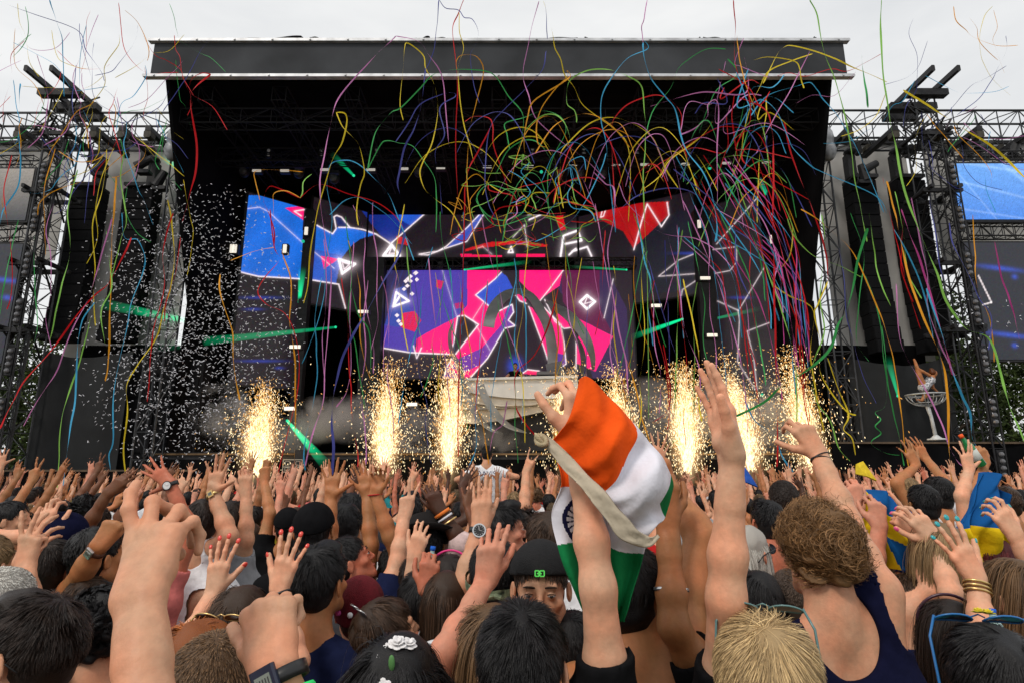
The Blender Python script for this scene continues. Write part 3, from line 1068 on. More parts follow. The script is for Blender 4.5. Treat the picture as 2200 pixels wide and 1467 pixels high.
mb.add([(-HR, 0.1, zb), (-HR, 14, zb), (-HR, 14, zb - 6), (-HR, 2.6, zb - 6), (-HR + .1, 0.1, zb), (-HR + .1, 14, zb), (-HR + .1, 14, zb - 6), (-HR + .1, 2.6, zb - 6)],
       [(0, 1, 2, 3), (7, 6, 5, 4), (0, 3, 7, 4), (1, 5, 6, 2), (0, 4, 5, 1), (3, 2, 6, 7)])
mb.add([(HR, 0.1, zb), (HR, 14, zb), (HR, 14, zb - 6), (HR, 2.6, zb - 6), (HR - .1, 0.1, zb), (HR - .1, 14, zb), (HR - .1, 14, zb - 6), (HR - .1, 2.6, zb - 6)],
       [(3, 2, 1, 0), (4, 5, 6, 7), (4, 7, 3, 0), (2, 6, 5, 1), (1, 5, 4, 0), (7, 6, 2, 3)])
mb.build('roof', M_black, stage)
ribs = MB()
for i in range(9):
    x = -8.4 + i * 2.1
    lattice(ribs, (x, .4, zb - .25), (x, 6, zb - .4), .4, .45, .8, .025, .012)
for y in (1.0, 3.2):
    lattice(ribs, (-9.3, y, zb - .7), (9.3, y, zb - .7), .4, .45, .9, .025, .012)
ribs.build('roof_truss', mat('roof_steel', (.011, .011, .012), rough=.7, spec=.2), stage)
for sx in (-1, 1):
    drape('side_curtain', (sx * (HR - .02), 2.55, 0), (sx * (HR - .02), 12.95, 0), DZ, zb - 5.8, M_black, stage, 50, 10, .08, 5 + sx)
    lg = lattice(MB(), (sx * (HW + .30), 2.6, 0), (sx * (HW + .30), 2.6, zb - 1.2), .55, .55, .75, .032, .016, up=(0, 1, 0))
    lg.build('stage_leg', M_dsteel, stage)
drape('back_curtain', (-HW, 12.9, 0), (HW, 12.9, 0), DZ, zb, M_black, stage, 90, 8, .06, 3)
MB().box((0, 8.2, DZ - .10), (2 * HW + .8, 10.4, .2)).build('deck', M_blackm, stage)
drape('stage_skirt', (-HW - .4, 2.98, 0), (HW + .4, 2.98, 0), 0, DZ - .2, M_black, stage, 160, 10, .05, 9)
MB().box((0, 2.97, DZ - .05), (2 * HW + .8, .05, .05)).build('deck_edge', mat('timber_edge', (.16, .10, .05), rough=.8, nscale=3, namt=.3), stage)
for k, (p0, p1) in enumerate(((648, 668), (1497, 1532), (783, 826))):     # dark pillars between the screens
    Y = 21.0 if k < 2 else 22.4
    x0, x1 = at(p0, 600, Y).x - XC, at(p1, 600, Y).x - XC
    zt2 = 11.5 if k < 2 else at(800, 556, Y).z
    pb = MB().bbox(((x0 + x1) / 2, Y - 15, (DZ + zt2) / 2 + .0), (x1 - x0, .35, zt2 - DZ), .03)
    pb.build('screen_pillar', M_blackm, stage)

# ---------------------------------------------------------------- led screens
def c2(*p): return [(500 + x / 2.933, 400 + y / 2.933) for x, y in p]
def c3(*p): return [(1000 + x / 2.446, 400 + y / 2.446) for x, y in p]
def cc(*p): return [(920 + x / 4.076, 600 + y / 4.076) for x, y in p]
BL, BL2, DBL = srgb('1a66cf'), srgb('2f49a8'), srgb('16245c')
PK, PU, DP, RD, MG = srgb('ff0a76'), srgb('4b36a0'), srgb('35203a'), srgb('c3121b'), srgb('5c1040')
DK, DK2 = srgb('1d151c'), srgb('120f15')
POLY = [
    (c2((60, 60), (445, 60), (435, 590), (160, 570), (0, 535)), BL), (c2((460, 215), (515, 240), (630, 300), (655, 262), (740, 262), (905, 305), (800, 335), (745, 380), (690, 450), (645, 610), (440, 590)), BL),
    (c2((440, 380), (690, 440), (650, 615), (440, 590)), srgb('2b55b8')),
    (c2((640, 190), (685, 195), (740, 262), (665, 262)), DBL), (c2((450, 125), (330, 140), (445, 215)), PK), (c2((555, 440), (665, 460), (575, 525)), PK),
    (c2((790, 120), (1230, 158), (1090, 270), (1000, 360), (930, 310), (850, 210)), srgb('152a80')), (c2((1040, 130), (1230, 158), (1120, 250), (1050, 210)), srgb('2456c4')),
    (c2((1030, 315), (1100, 330), (1110, 375), (1040, 365)), RD), (c2((1555, 175), (1580, 180), (1475, 350), (1345, 392)), BL2),
    (c3((0, 332), (120, 296), (300, 288), (430, 310), (430, 322), (250, 305), (60, 330), (0, 345)), RD), (c3((-25, 357), (190, 365), (190, 392), (-25, 392)), srgb('f01056')),
    (c3((265, 357), (417, 357), (417, 385), (265, 392)), srgb('f01056')), (c3((468, 160), (512, 155), (527, 228), (500, 236)), RD),
    (c3((650, 128), (740, 98), (1070, 82), (1066, 160), (885, 332), (830, 240), (720, 182)), srgb('a80f14')),
    (c3((880, 330), (1060, 160), (1200, 100), (1200, 560), (900, 560)), srgb('191824')),
]
POLC = [
    (cc((-400, -90), (345, -90), (345, 300), (190, 365), (-100, 520), (-130, 640), (-400, 590)), PU), (cc((-400, -90), (-140, -90), (-180, 300), (-400, 400)), srgb('2b2350')),
    (cc((-300, 90), (-200, 60), (-150, 300), (-260, 420), (-380, 400)), srgb('3446a0')), (cc((-230, 300), (-120, 280), (-60, 360), (-120, 460), (-240, 420)), srgb('d81050')),
    (cc((70, 5), (140, 20), (110, 90), (70, 70)), srgb('d01058')), (cc((230, 215), (300, 200), (320, 250), (240, 260)), srgb('b01868')),
    (cc((1000, -90), (1560, -90), (1740, 260), (1760, 900), (1450, 900), (1300, 300)), srgb('33204a')), (cc((1160, -90), (1500, -90), (1500, 250), (1620, 490), (1270, 320), (1180, 200)), MG),
    (cc((-100, 520), (0, 462), (190, 362), (258, 328), (228, 560), (190, 655), (-110, 640)), PK),
    (cc((342, -90), (640, -90), (585, 0), (418, 142), (530, 238), (600, 290), (735, 222), (748, 290), (702, 360), (762, 410), (670, 430), (520, 690), (375, 852), (120, 912), (210, 690), (440, 400), (310, 318), (258, 328), (342, 230)), PK),
    (cc((270, 690), (470, 600), (640, 400), (690, 250), (735, 222), (748, 290), (702, 360), (762, 410), (670, 430), (520, 690), (480, 735), (310, 812), (180, 770)), srgb('70349a')),
    (cc((120, 912), (160, 760), (260, 830), (300, 880)), srgb('5b2f90')), (cc((585, 0), (418, 142), (530, 238), (640, 160), (750, 100), (690, -20), (640, -60)), srgb('2c4bc0')),
    (cc((800, -90), (1180, -90), (1150, 60), (1020, 150), (972, 195), (880, 100), (800, 20)), PK), (cc((760, 110), (860, 180), (850, 215), (800, 190)), PK),
    (cc((878, 240), (910, 250), (1000, 390), (1040, 540), (1048, 690), (1010, 590), (945, 420)), PK),
    (cc((1010, 250), (1160, 400), (1195, 560), (1210, 735), (1130, 660), (1110, 480), (1060, 340)), PK), (cc((1110, 640), (1200, 660), (1210, 735), (1150, 780)), srgb('5b2f90')),
    (cc((1120, 290), (1210, 350), (1245, 425), (1200, 432), (1130, 370)), PK), (cc((1265, 320), (1620, 500), (1465, 805), (1300, 735), (1300, 540), (1340, 450)), PK),
    (cc((820, 825), (870, 788), (970, 800), (1002, 838)), srgb('f01060')),
]
LINE = [
    (c2((30, 538), (160, 570), (385, 583), (480, 590), (668, 620), (710, 770)), 1.3), (c2((510, 238), (630, 302), (652, 270), (638, 195), (655, 186), (685, 197), (738, 262), (668, 262)), 1.3),
    (c2((735, 262), (820, 275), (905, 305), (985, 358), (1050, 435)), 1.3), (c2((1230, 158), (1000, 360)), 1.3), (c2((450, 150), (388, 160), (432, 190)), 1.2),
    (c2((80, 145), (170, 135), (230, 165), (265, 200), (420, 340), (500, 405), (640, 520)), .7), (c2((1000, 372), (950, 440), (1052, 440), (1000, 372)), 2.4), (c2((668, 462), (770, 492), (690, 552), (668, 462)), 2.4),
    (c2((1175, 430), (1290, 412), (1345, 382), (1480, 260), (1560, 175)), 1.1), (c2((1175, 432), (1230, 436), (1345, 392), (1475, 350), (1582, 178)), 1.1), (c2((1000, 392), (985, 425), (1020, 425)), 1.3), (c2((690, 480), (735, 495), (702, 525), (690, 480)), 1.2),
    (c3((500, 370), (515, 262), (590, 235), (610, 288), (525, 305)), 1.9), (c3((545, 362), (580, 330), (560, 345), (640, 320), (662, 368)), 1.7), (c3((330, 150), (410, 145), (335, 178)), 1.5),
    (c3((885, 335), (925, 190), (955, 95), (1030, 215), (1070, 155), (1060, 88)), 1.3), (c3((710, 165), (722, 118), (740, 115), (725, 160), (710, 165)), 1.1),
    (c3((1220, 350), (1120, 390), (1015, 475), (1230, 460), (1230, 485), (1140, 545), (1130, 600)), 1.1), (c3((250, 270), (310, 205), (325, 320)), .8), (c3((240, 320), (225, 350), (250, 350), (240, 320)), 1.6),
    (c3((845, 438), (780, 440), (765, 560), (722, 690), (885, 642)), 1.0), (c3((1320, 305), (1540, 55)), 1.1), (c3((1295, 335), (1425, 320), (1425, 400), (1390, 445), (1310, 460)), 1.0),
    (c3((1585, 405), (1435, 655), (1325, 605)), 1.1), (c3((1432, 650), (1440, 700), (1430, 920), (1535, 1085), (1515, 900), (1480, 762), (1630, 705)), 1.1),
    (c3((60, 330), (90, 318), (140, 360)), .5), (c3((160, 75), (250, 50), (420, 60)), .6),
]
LINC = [
    (cc((640, -60), (585, 0), (415, 140), (535, 238)), 1.2), (cc((-400, 600), (-160, 640), (190, 655), (222, 560), (258, 326), (318, 318), (440, 397), (210, 690), (160, 770), (125, 912)), 1.3),
    (cc((600, 290), (735, 222), (748, 290), (702, 360), (762, 408), (670, 430), (520, 690), (375, 852)), 1.3), (cc((1295, 530), (1295, 835)), 1.1), (cc((1015, 250), (1160, 398), (1190, 560), (1208, 738), (1150, 782)), 1.2),
    (cc((880, 240), (950, 430), (1010, 590), (1045, 700)), 1.1), (cc((1390, 142), (1460, 198), (1390, 262), (1328, 200), (1390, 142)), 2.2), (cc((1390, 165), (1370, 215), (1430, 200)), 1.2),
    (cc((1185, -80), (1060, 90), (975, 195)), 1.1), (cc((745, 110), (800, 190), (860, 215)), 1.2), (cc((820, 825), (870, 788), (970, 800), (1002, 838)), 1.2), (cc((-130, 580), (-100, 690), (-60, 600)), 1.2),
    (cc((1540, 340), (1620, 0)), .9), (cc((480, 210), (390, 350), (540, 620)), .6), (cc((1245, 425), (1190, 432), (1110, 370), (1020, 180)), 1.1),
    (c2((1055, 690), (1010, 760), (1110, 725), (1030, 670), (1010, 760)), 2.0), (cc((-275, 90), (-290, 230)), .6), (cc((120, -90), (250, 330)), .5),
]
DOTS = c2((1105, 585), (1120, 600), (1150, 550), (1160, 590), (1080, 650), (1100, 630), (1130, 680), (1035, 815), (1045, 850), (1060, 870), (1090, 600), (1155, 548), (1120, 570))

def screen_pic(P, centre):
    px, py = P[:, 0], P[:, 1]
    C = np.tile(np.array(DK if not centre else srgb('241722')), (len(P), 1))
    def inside(pl):
        r = np.zeros(len(P), bool)
        for (x0, y0), (x1, y1) in zip(pl, pl[1:] + pl[:1]):
            if y0 == y1: continue
            c = ((y0 > py) != (y1 > py)) & (px < (x1 - x0) * (py - y0) / (y1 - y0) + x0)
            r ^= c
        return r
    for pl, col in (POLC if centre else POLY):
        C[inside(pl)] = col
    if not centre:
        C *= (1 + .10 * np.sin(px * .07 + py * .05))[:, None]
        for (bx, by, w) in ((560, 640, 40), (545, 665, 18), (560, 775, 45), (600, 790, 9), (1590, 640, 20), (1480, 545, 30)):
            d = np.exp(-((px - bx) / w) ** 2 - ((py - by) / 3) ** 2)
            C += d[:, None] * np.array(srgb('1d3ba8')) * .6
    else:
        d = np.exp(-(((px - 1107) / 16) ** 2 + ((py - 786) / 19) ** 2) ** 1.3)
        C = C * (1 - d[:, None]) + d[:, None] * np.array(srgb('2a45b8'))
        gx = (np.sin(px * .55 + py * .2) > .72) & (px < 1000) & (px > 840) & (py < 700)
        C[gx] = C[gx] * .75 + np.array(BL2) * .2
    WH = np.array((.95, .80, .84))
    for pl, w in (LINC if centre else LINE):
        best = np.full(len(P), 1e9)
        for (x0, y0), (x1, y1) in zip(pl, pl[1:]):
            dx, dy = x1 - x0, y1 - y0
            t = np.clip(((px - x0) * dx + (py - y0) * dy) / (dx * dx + dy * dy + 1e-9), 0, 1)
            best = np.minimum(best, np.hypot(px - x0 - t * dx, py - y0 - t * dy))
        a = np.clip((1.5 * w - best) / 1.5, 0, 1)[:, None] * .88
        gl = (np.exp(-best / (2.2 + 4 * max(0, w - 1.4))) * (.17 + .36 * max(0, w - 1.3)))[:, None]
        k_ = .62 if (not centre and min(q[0] for q in pl) > 1400) else 1.0
        C = C * (1 - a * k_) + (a * k_) * WH + gl * k_ * WH
    if centre:
        for (x, y) in DOTS:
            d = np.clip(5.5 - (np.abs(px - x) + np.abs(py - y) * 1.1), 0, 1)[:, None]
            C = C * (1 - d) + d * WH
    return np.clip(C, 0, 1)

def img_mat(name, strength=1.0):
    m = bpy.data.materials.new(name); m.use_nodes = True
    t = m.node_tree; b = t.nodes['Principled BSDF']
    at_ = t.nodes.new('ShaderNodeAttribute'); at_.attribute_name = 'picture'
    b.inputs['Base Color'].default_value = (.01, .01, .01, 1); b.inputs['Roughness'].default_value = .5
    t.links.new(at_.outputs['Color'], b.inputs['Emission Color']); b.inputs['Emission Strength'].default_value = strength
    return m
M_led = img_mat('led_picture', 1.12)

def led(label, corners, Y, centre=False, fn=None, step=1.5, group=None, strength=None):
    """flat led wall standing at distance Y (a number or left/right pair); corners in picture pixels: x0, x1, ytop, ybottom"""
    x0, x1, yt, yb = corners
    Ya, Yb = Y if hasattr(Y, '__len__') else (Y, Y)
    A, B = at(x0, (yt + yb) / 2, Ya), at(x1, (yt + yb) / 2, Yb)
    zT = at((x0 + x1) / 2, yt, (Ya + Yb) / 2).z; zB = at((x0 + x1) / 2, yb, (Ya + Yb) / 2).z
    nx = max(4, int(abs(x1 - x0) / step)); nz = max(4, int(abs(yb - yt) / step))
    u = np.linspace(0, 1, nx + 1); v = np.linspace(0, 1, nz + 1)
    U, Vv = np.meshgrid(u, v)
    X = A.x + (B.x - A.x) * U; Yy = A.y + (B.y - A.y) * U; Z = zB + (zT - zB) * Vv
    V = np.stack([X, Yy, Z], -1).reshape(-1, 3)
    q = (np.arange(nz)[:, None] * (nx + 1) + np.arange(nx)[None, :])
    Fq = np.stack([q, q + 1, q + nx + 2, q + nx + 1], -1).reshape(-1, 4)
    o0 = Vector(((A.x + B.x) / 2, (A.y + B.y) / 2, zB))
    Pp = np.array([proj(p)[:2] for p in V])
    col = fn(Pp) if fn else screen_pic(Pp, centre)
    gr = np.random.default_rng(len(V)); col = np.clip(col * gr.normal(1, .10, (len(V), 1)) + gr.normal(0, .004, (len(V), 3)), 0, 1)   # diode grain
    root = empty('led_screen', o0)
    tag(root, label, 'screen', group)
    me = newmesh('screen_picture', V - np.array(o0), Fq, M_led)
    ca = me.color_attributes.new('picture', 'FLOAT_COLOR', 'POINT')
    ca.data.foreach_set('color', np.concatenate([col, np.ones((len(col), 1))], 1).astype(np.float32).ravel())
    link('screen_picture', me, root)
    d = (B - A).normalized(); n = Vector((-d.y, d.x, 0))
    ang = math.atan2(d.y, d.x)
    Mz = Matrix.Rotation(ang, 3, 'Z')
    L = (B - A).length
    MB().bbox(n * .12 + Vector((0, 0, (zT - zB) / 2)), (L + .12, .20, zT - zB + .12), .02, Mz).build('screen_cabinet', M_blackm, root)
    return root
led('led wall showing the bright blue half of a creature, outermost beside the confetti', (513, 648, 433, 830), (20.0, 21.4))
led('led wall with a blue snout outlined in white and a glowing pink triangle', (665, 784, 441, 661), (21.6, 23.0))
led('wide led wall over the centre screen with blue blade, red arc and pale glyphs', (785, 1243, 447, 553), 24.2)
led('led wall showing a dark red wedge with white zigzag outline', (1245, 1498, 440, 650), (24.0, 21.6))
led('tall narrow led wall with thin white zigzag lines on black', (1530, 1668, 430, 838), (21.4, 20.2))
led('centre led screen behind the disc jockey filled with hot pink and purple shapes', (826, 1362, 581, 812), 22.8, centre=True, step=1.2)
hd = empty('lighting_header', at(1093, 566, 22.6)); tag(hd, 'black header truss with small lamps running over the centre screen', 'truss')
o = at(1093, 566, 22.6)
lattice(MB(), at(820, 566, 22.6) - o, at(1366, 566, 22.6) - o, .3, .34, .4, .03, .014).build('truss', M_blackm, hd)
for px in (850, 945, 1000, 1080, 1168, 1240, 1310):
    p = at(px, 574, 22.5) - o
    MB().ball(p, (.11, .11, .11)).bbox(p + Vector((0, 0, .14)), (.16, .12, .12), .02).build('lamp', M_blackm, hd)

# side screens beyond the towers
def pic_blue(P):
    px, py = P[:, 0], P[:, 1]
    b = np.array(srgb('69a5ee')); d = np.array(srgb('3f7fdc'))
    t = np.clip((py - 350) / 130, 0, 1)[:, None]
    C = b * (1 - t) + d * t
    for (x0, y0, x1, y1, w) in ((2060, 390, 2200, 425, 2.5), (2070, 450, 2200, 470, 2), (2150, 350, 2215, 400, 4), (2060, 375, 2140, 470, 1.5), (2100, 355, 2210, 372, 3)):
        dx, dy = x1 - x0, y1 - y0
        q = np.abs((px - x0) * dy - (py - y0) * dx) / math.hypot(dx, dy)
        C = C + np.exp(-(q / w) ** 2)[:, None] * np.array((.12, .13, .10))
    return np.clip(C, 0, 1)
def pic_dark(P):
    px, py = P[:, 0], P[:, 1]
    C = np.tile(np.array(srgb('20222c')), (len(P), 1))
    for (x, y, w) in ((2150, 577, 45), (2180, 595, 6), (2170, 720, 50), (2180, 742, 6), (10, 602, 30), (15, 640, 10)):
        C += np.exp(-((px - x) / w) ** 2 - ((py - y - .12 * (px - x)) / 5) ** 2)[:, None] * np.array(srgb('2348c0')) * .8
    for (x0, y0, x1, y1) in ((2102, 593, 2130, 650), (2130, 650, 2112, 655)):
        dx, dy = x1 - x0, y1 - y0
        t = np.clip(((px - x0) * dx + (py - y0) * dy) / (dx * dx + dy * dy), 0, 1)
        q = np.hypot(px - x0 - t * dx, py - y0 - t * dy)
        C += np.clip(2 - q, 0, 1)[:, None] * np.array((.8, .7, .7))
    return np.clip(C, 0, 1)
def pic_grey(P):
    t = np.clip((P[:, 1] - 360) / 110, 0, 1)[:, None]
    return np.array(srgb('8f8880')) * (1 - t) + np.array(srgb('33353a')) * t
led('bright sky blue side screen framed in black beyond the steel tower', (2054, 2290, 352, 472), 17.0, fn=pic_blue, step=2)
led('dark side screen with blue streaks under the sky blue one', (2092, 2300, 522, 772), 17.0, fn=pic_dark, step=2)
led('dim grey side screen fading to black, cut by the photo edge', (-90, 64, 363, 474), 17.0, fn=pic_grey, step=2)
led('black side screen below the dim grey one', (-120, 26, 525, 780), 17.0, fn=pic_dark, step=3)

# ---------------------------------------------------------------- towers, side trusses, scrims, arrays
for sx in (-1, 1):
    def X_(l, r): return l if sx < 0 else r
    nm = X_('left', 'right')
    p = at(X_(148, 1972), 225, 17.2)
    tw = empty('steel_tower', (p.x, p.y, 0))
    tag(tw, X_('lattice steel tower standing beside the dim grey side screen', 'lattice steel tower standing beside the sky blue side screen'), 'tower')
    lattice(MB(), (0, 0, 0), (0, 0, p.z + .1), .62, .62, .62, .028, .013, up=(0, 1, 0)).build('mast', M_dsteel, tw)
    for zc in (10.3, 8.0, 6.0, 12.2):
        q = MB()
        for a in (-.42, .42):
            q.bbox((a, 0, zc), (.10, 1.3, .12), .02).bbox((0, a, zc - .06), (1.2, .10, .12), .02)
            q.bar((a, -.5, zc), (a * .6, .3, zc - .8), .03)
        q.build('bracing_collar', M_blackm, tw)
    hb = MB()
    z = p.z + .2
    for a in (-.38, .38):
        hb.bbox((a, -.35, z + .12), (.11, 2.0, .20), .02)
    hb.bbox((0, .3, z - .12), (1.5, .28, .24), .02).bbox((0, -.45, z - .12), (1.2, .24, .22), .02).bbox((0, .9, z - .1), (1.1, .2, .2), .02)
    hb.build('head_beam', M_blackm, tw)
    kn = MB()       # hoist motors and chains clustered under the head
    rg = random.Random(4 + sx)
    for i in range(46):
        a = Vector((rg.uniform(-.6, .6), rg.uniform(-.6, .6), z - rg.uniform(.5, 2.0)))
        kn.bar(a, a + Vector((rg.uniform(-.6, .6), rg.uniform(-.4, .4), rg.uniform(-.5, .5))), rg.uniform(.018, .035))
    kn.build('rigging', M_blackm, tw)
    # outer leg set further back
    p2 = at(X_(95, 2045), 420, 16.6)
    tw2 = empty('lamp_ladder', (p2.x, p2.y, 0))
    tag(tw2, X_('thin ladder of lamps hanging between tower and dim grey screen', 'thin ladder of lamps hanging between tower and sky blue screen'), 'truss')
    lattice(MB(), (0, 0, .6), (0, 0, 11.4), .30, .30, .4, .026, .012, up=(0, 1, 0)).build('mast', M_blackm, tw2)
    for i in range(7):
        zz = 1.9 + i * 1.4
        b_ = MB()
        for k in range(4):
            b_.ball((sx * -.02, -.22, zz + .18 * k), .07, 8, 5)
        lm = b_.build('lamp_bar', mat('lamp_glass', (.12, .12, .13), rough=.25, spec=.6), tw2)
        MB().bbox((sx * -.02, -.16, zz + .27), (.18, .06, .78), .01).build('lamp_housing', M_blackm, tw2)
    # long side truss
    zT, zB = at(X_(200, 2000), 243 - (5 if sx > 0 else 0), 18).z, at(X_(200, 2000), 297, 18).z
    xa = at(X_(388, 1765), 270, 18).x
    tr = empty('side_truss', (xa, 18, (zT + zB) / 2))
    tag(tr, X_('long open truss running out from the stage over the dim grey screen', 'long open truss running out from the stage over the sky blue screen'), 'truss')
    lattice(MB(), (0, .4, 0), (sx * 11, .4, 0), .8, zT - zB, .72, .040, .017).build('truss', M_dsteel, tr)
    # winch beams slung under it
    for i, px in enumerate(X_((75, 232, 345, 290), (1800, 1895, 2070, 2190, 1990))):
        pb = at(px, 318, 17.7)
        w = empty('winch_beam', pb)
        tag(w, ('black winch beam under the side truss, %s from the stage, %s side' % (['fourth', 'third', 'first', 'second', 'fifth'][i] if sx < 0 else ['first', 'second', 'fourth', 'fifth', 'third'][i], X_('grey screen', 'blue screen'))), 'beam', 'winch beams under the side trusses')
        MB().bbox((0, .1, .24), (.17, 1.7, .18), .02).build('beam', M_blackm, w)
        MB().bbox((0, -.62, .05), (.22, .26, .24), .04).bbox((0, .75, .38), (.2, .24, .24), .04).build('motor', mat('motor_shell', (.05, .045, .035), rough=.7, nscale=9, namt=.3), w)
    # scrims
    a = at(X_(180, 1770), 500, 19.3); b = at(X_(408, 1972), 500, 19.3)
    zt_ = at(X_(300, 1880), 312, 19.3).z; zb_ = at(X_(300, 1880), 775, 19.3).z
    sc = drape('scrim', (a.x - b.x if False else 0, 0, 0), (b.x - a.x, 0, 0), zb_, zt_, M_scrim, None, 60, 20, .05, 30 + sx, 1.2)
    sc.location = (a.x, a.y, 0)
    tag(sc, X_('pale grey cloth hanging behind the speaker columns wrapped in confetti', 'pale grey cloth hanging behind the speaker columns on the dancer side'), 'cloth')
    MB().bbox(((b.x - a.x) / 2, -.1, zt_ + .03), (b.x - a.x, .12, .12), .02).build('top_bar', M_blackm, sc)
    a = at(X_(-120, 2016), 500, 19.3); b = at(X_(128, 2330), 500, 19.3)
    sc = drape('scrim', (0, 0, 0), (b.x - a.x, 0, 0), at(100, 560, 19.3).z, zt_, M_scrim, None, 60, 20, .05, 40 + sx, 1.2)
    sc.location = (a.x, a.y, 0)
    tag(sc, X_('pale grey cloth behind the dim grey side screen', 'pale grey cloth behind the sky blue side screen'), 'cloth')
    MB().bbox(((b.x - a.x) / 2, -.1, zt_ + .03), (b.x - a.x, .12, .12), .02).build('top_bar', M_blackm, sc)
    # line arrays
    M_cab = mat('speaker_shell', (.007, .007, .008), rough=.8, spec=.15, nscale=12, namt=.3)
    M_grl = mat('speaker_grille', (.009, .009, .010), rough=.9, spec=.1, nscale=60, namt=.35)
    for i, (pa, pb_) in enumerate(X_(((152, 240), (266, 358)), ((1806, 1884), (1902, 1990)))):
        A, B = at(pa, 400, 18.3), at(pb_, 400, 18.3)
        wdt = (B.x - A.x) * .70
        xc = A.x + wdt / 2 if sx < 0 else B.x - wdt / 2
        ztop = at(pa, X_(404, 386), 18.3).z; zbot = at(pa, X_(735, 760), 18.3).z
        n = 14
        ch = (ztop - zbot) / n
        la = empty('speaker_array', (xc, 18.3, zbot))
        tag(la, ['outer', 'inner'][(i == 1) if sx < 0 else (i == 0)] + ' black line array of stacked speakers ' + X_('in the confetti cloud', 'above the dancer on the glass'), 'speaker array', 'hanging speaker columns')
        for k in range(n):
            cz = (ztop - zbot) - ch * (k + .5)
            tilt = 0
            yo = -.004 * max(0, k - 5) ** 2
            Mx = Matrix.Rotation(tilt, 3, 'X')
            cb = MB().bbox((0, yo + .28, cz), (wdt, .50, ch * .985), .015, Mx)
            c_ = cb.build('speaker_cabinet', M_cab, la)
            gr = MB().bbox((0, yo + .02, cz), (wdt * .97, .04, ch * .88), .01, Mx)
            for dx in (-.28, .28):
                gr.ball((dx, yo - .005, cz), (.02, .012, .02), 6, 4)
            gr.build('grille', M_grl, c_)
        fr = MB().bbox((0, .25, (ztop - zbot) + .10), (wdt * .9, .7, .12), .02)
        for dx in (-.3, .3):
            fr.bar((dx * wdt, .2, ztop - zbot + .1), (dx * .3, .2, ztop - zbot + 1.7), .02)
            fr.bbox((dx * .3, .2, ztop - zbot + 1.2), (.14, .18, .4), .03)
        fr.bbox((wdt * .32 * -sx, .2, ztop - zbot + .55), (.26, .3, .9), .03).ball((wdt * .32 * -sx, .1, ztop - zbot + 1.05), (.2, .24, .14), 8, 6)
        fr.build('rigging_frame', M_blackm, la)
    # clothed base of the wing
    a = at(X_(66, 1842), 900, 17.6); b = at(X_(262, 2052), 900, 17.6)
    dr = drape('black_wing_cloth', (0, 0, 0), (b.x - a.x, 0, 0), 0, at(X_(160, 1950), X_(752, 768), 17.6).z, mat('wing_cloth', (.011, .012, .013), rough=.75, spec=.35, nscale=1.5, namt=.3, bump=.4, bscale=3), None, 90, 50, .12, 50 + sx, 1.6, .25)
    dr.location = (a.x, a.y, 0)
    tag(dr, X_('creased black cloth wrapped round the wing base under the confetti', 'creased black cloth behind the dancer on the giant glass'), 'cloth')
    a = at(X_(230, 1800), 900, 17.9); b = at(X_(420, 1862), 900, 17.9)
    bxw = MB().bbox((0, 0, 0), (abs(b.x - a.x), .5, at(300, 770, 17.9).z), .05)
    bo = bxw.build('subwoofer_stack', M_cab); bo.location = ((a.x + b.x) / 2, 18.3, at(300, 770, 17.9).z / 2)
    tag(bo, X_('dark bass speaker stack at the stage foot behind the first sparks', 'dark bass speaker stack at the stage foot beside the last sparks'), 'speaker')
    ch_ = bo
    for r_ in range(6):
        for c_ in range(2):
            MB().bbox(((c_ - .5) * abs(b.x - a.x) * .48, -.27, -2.2 + r_ * .82), (abs(b.x - a.x) * .44, .05, .74), .03).build('grille', M_grl, ch_)
    a = at(X_(150, 1762), 900, 18.95); b = at(X_(412, 2010), 900, 18.95)
    bk = drape('backing_cloth', (0, 0, 0), (b.x - a.x, 0, 0), 0, at(300, 742, 18.95).z, M_black, None, 60, 14, .06, 70 + sx, 1.5)
    bk.location = (a.x, a.y, 0)
    tag(bk, X_('plain black cloth hung under the speaker columns in the confetti', 'plain black cloth hung under the speaker columns on the dancer side'), 'cloth')
    # low barrier cloth in front of the wings
    a = at(X_(-60, 1790), 990, 16.6); b = at(X_(420, 2290), 990, 16.6)
    br = drape('barrier_cloth', (0, 0, 0), (b.x - a.x, 0, 0), 0, at(200, X_(1012, 952), 16.6).z, M_black, None, 140, 14, .05, 60 + sx, 1.8)
    br.location = (a.x, a.y, 0)
    tag(br, X_('low black cloth barrier below the wing behind raised hands', 'black cloth skirt of the side deck the giant glass stands over'), 'barrier')
    L_ = b.x - a.x
    MB().bbox((L_ / 2, 0, at(200, X_(1012, 952), 16.6).z + .02), (L_, .06, .05), .01).build('top_rail', mat('rail_timber', (.10, .07, .045), rough=.8, nscale=4, namt=.3), br)

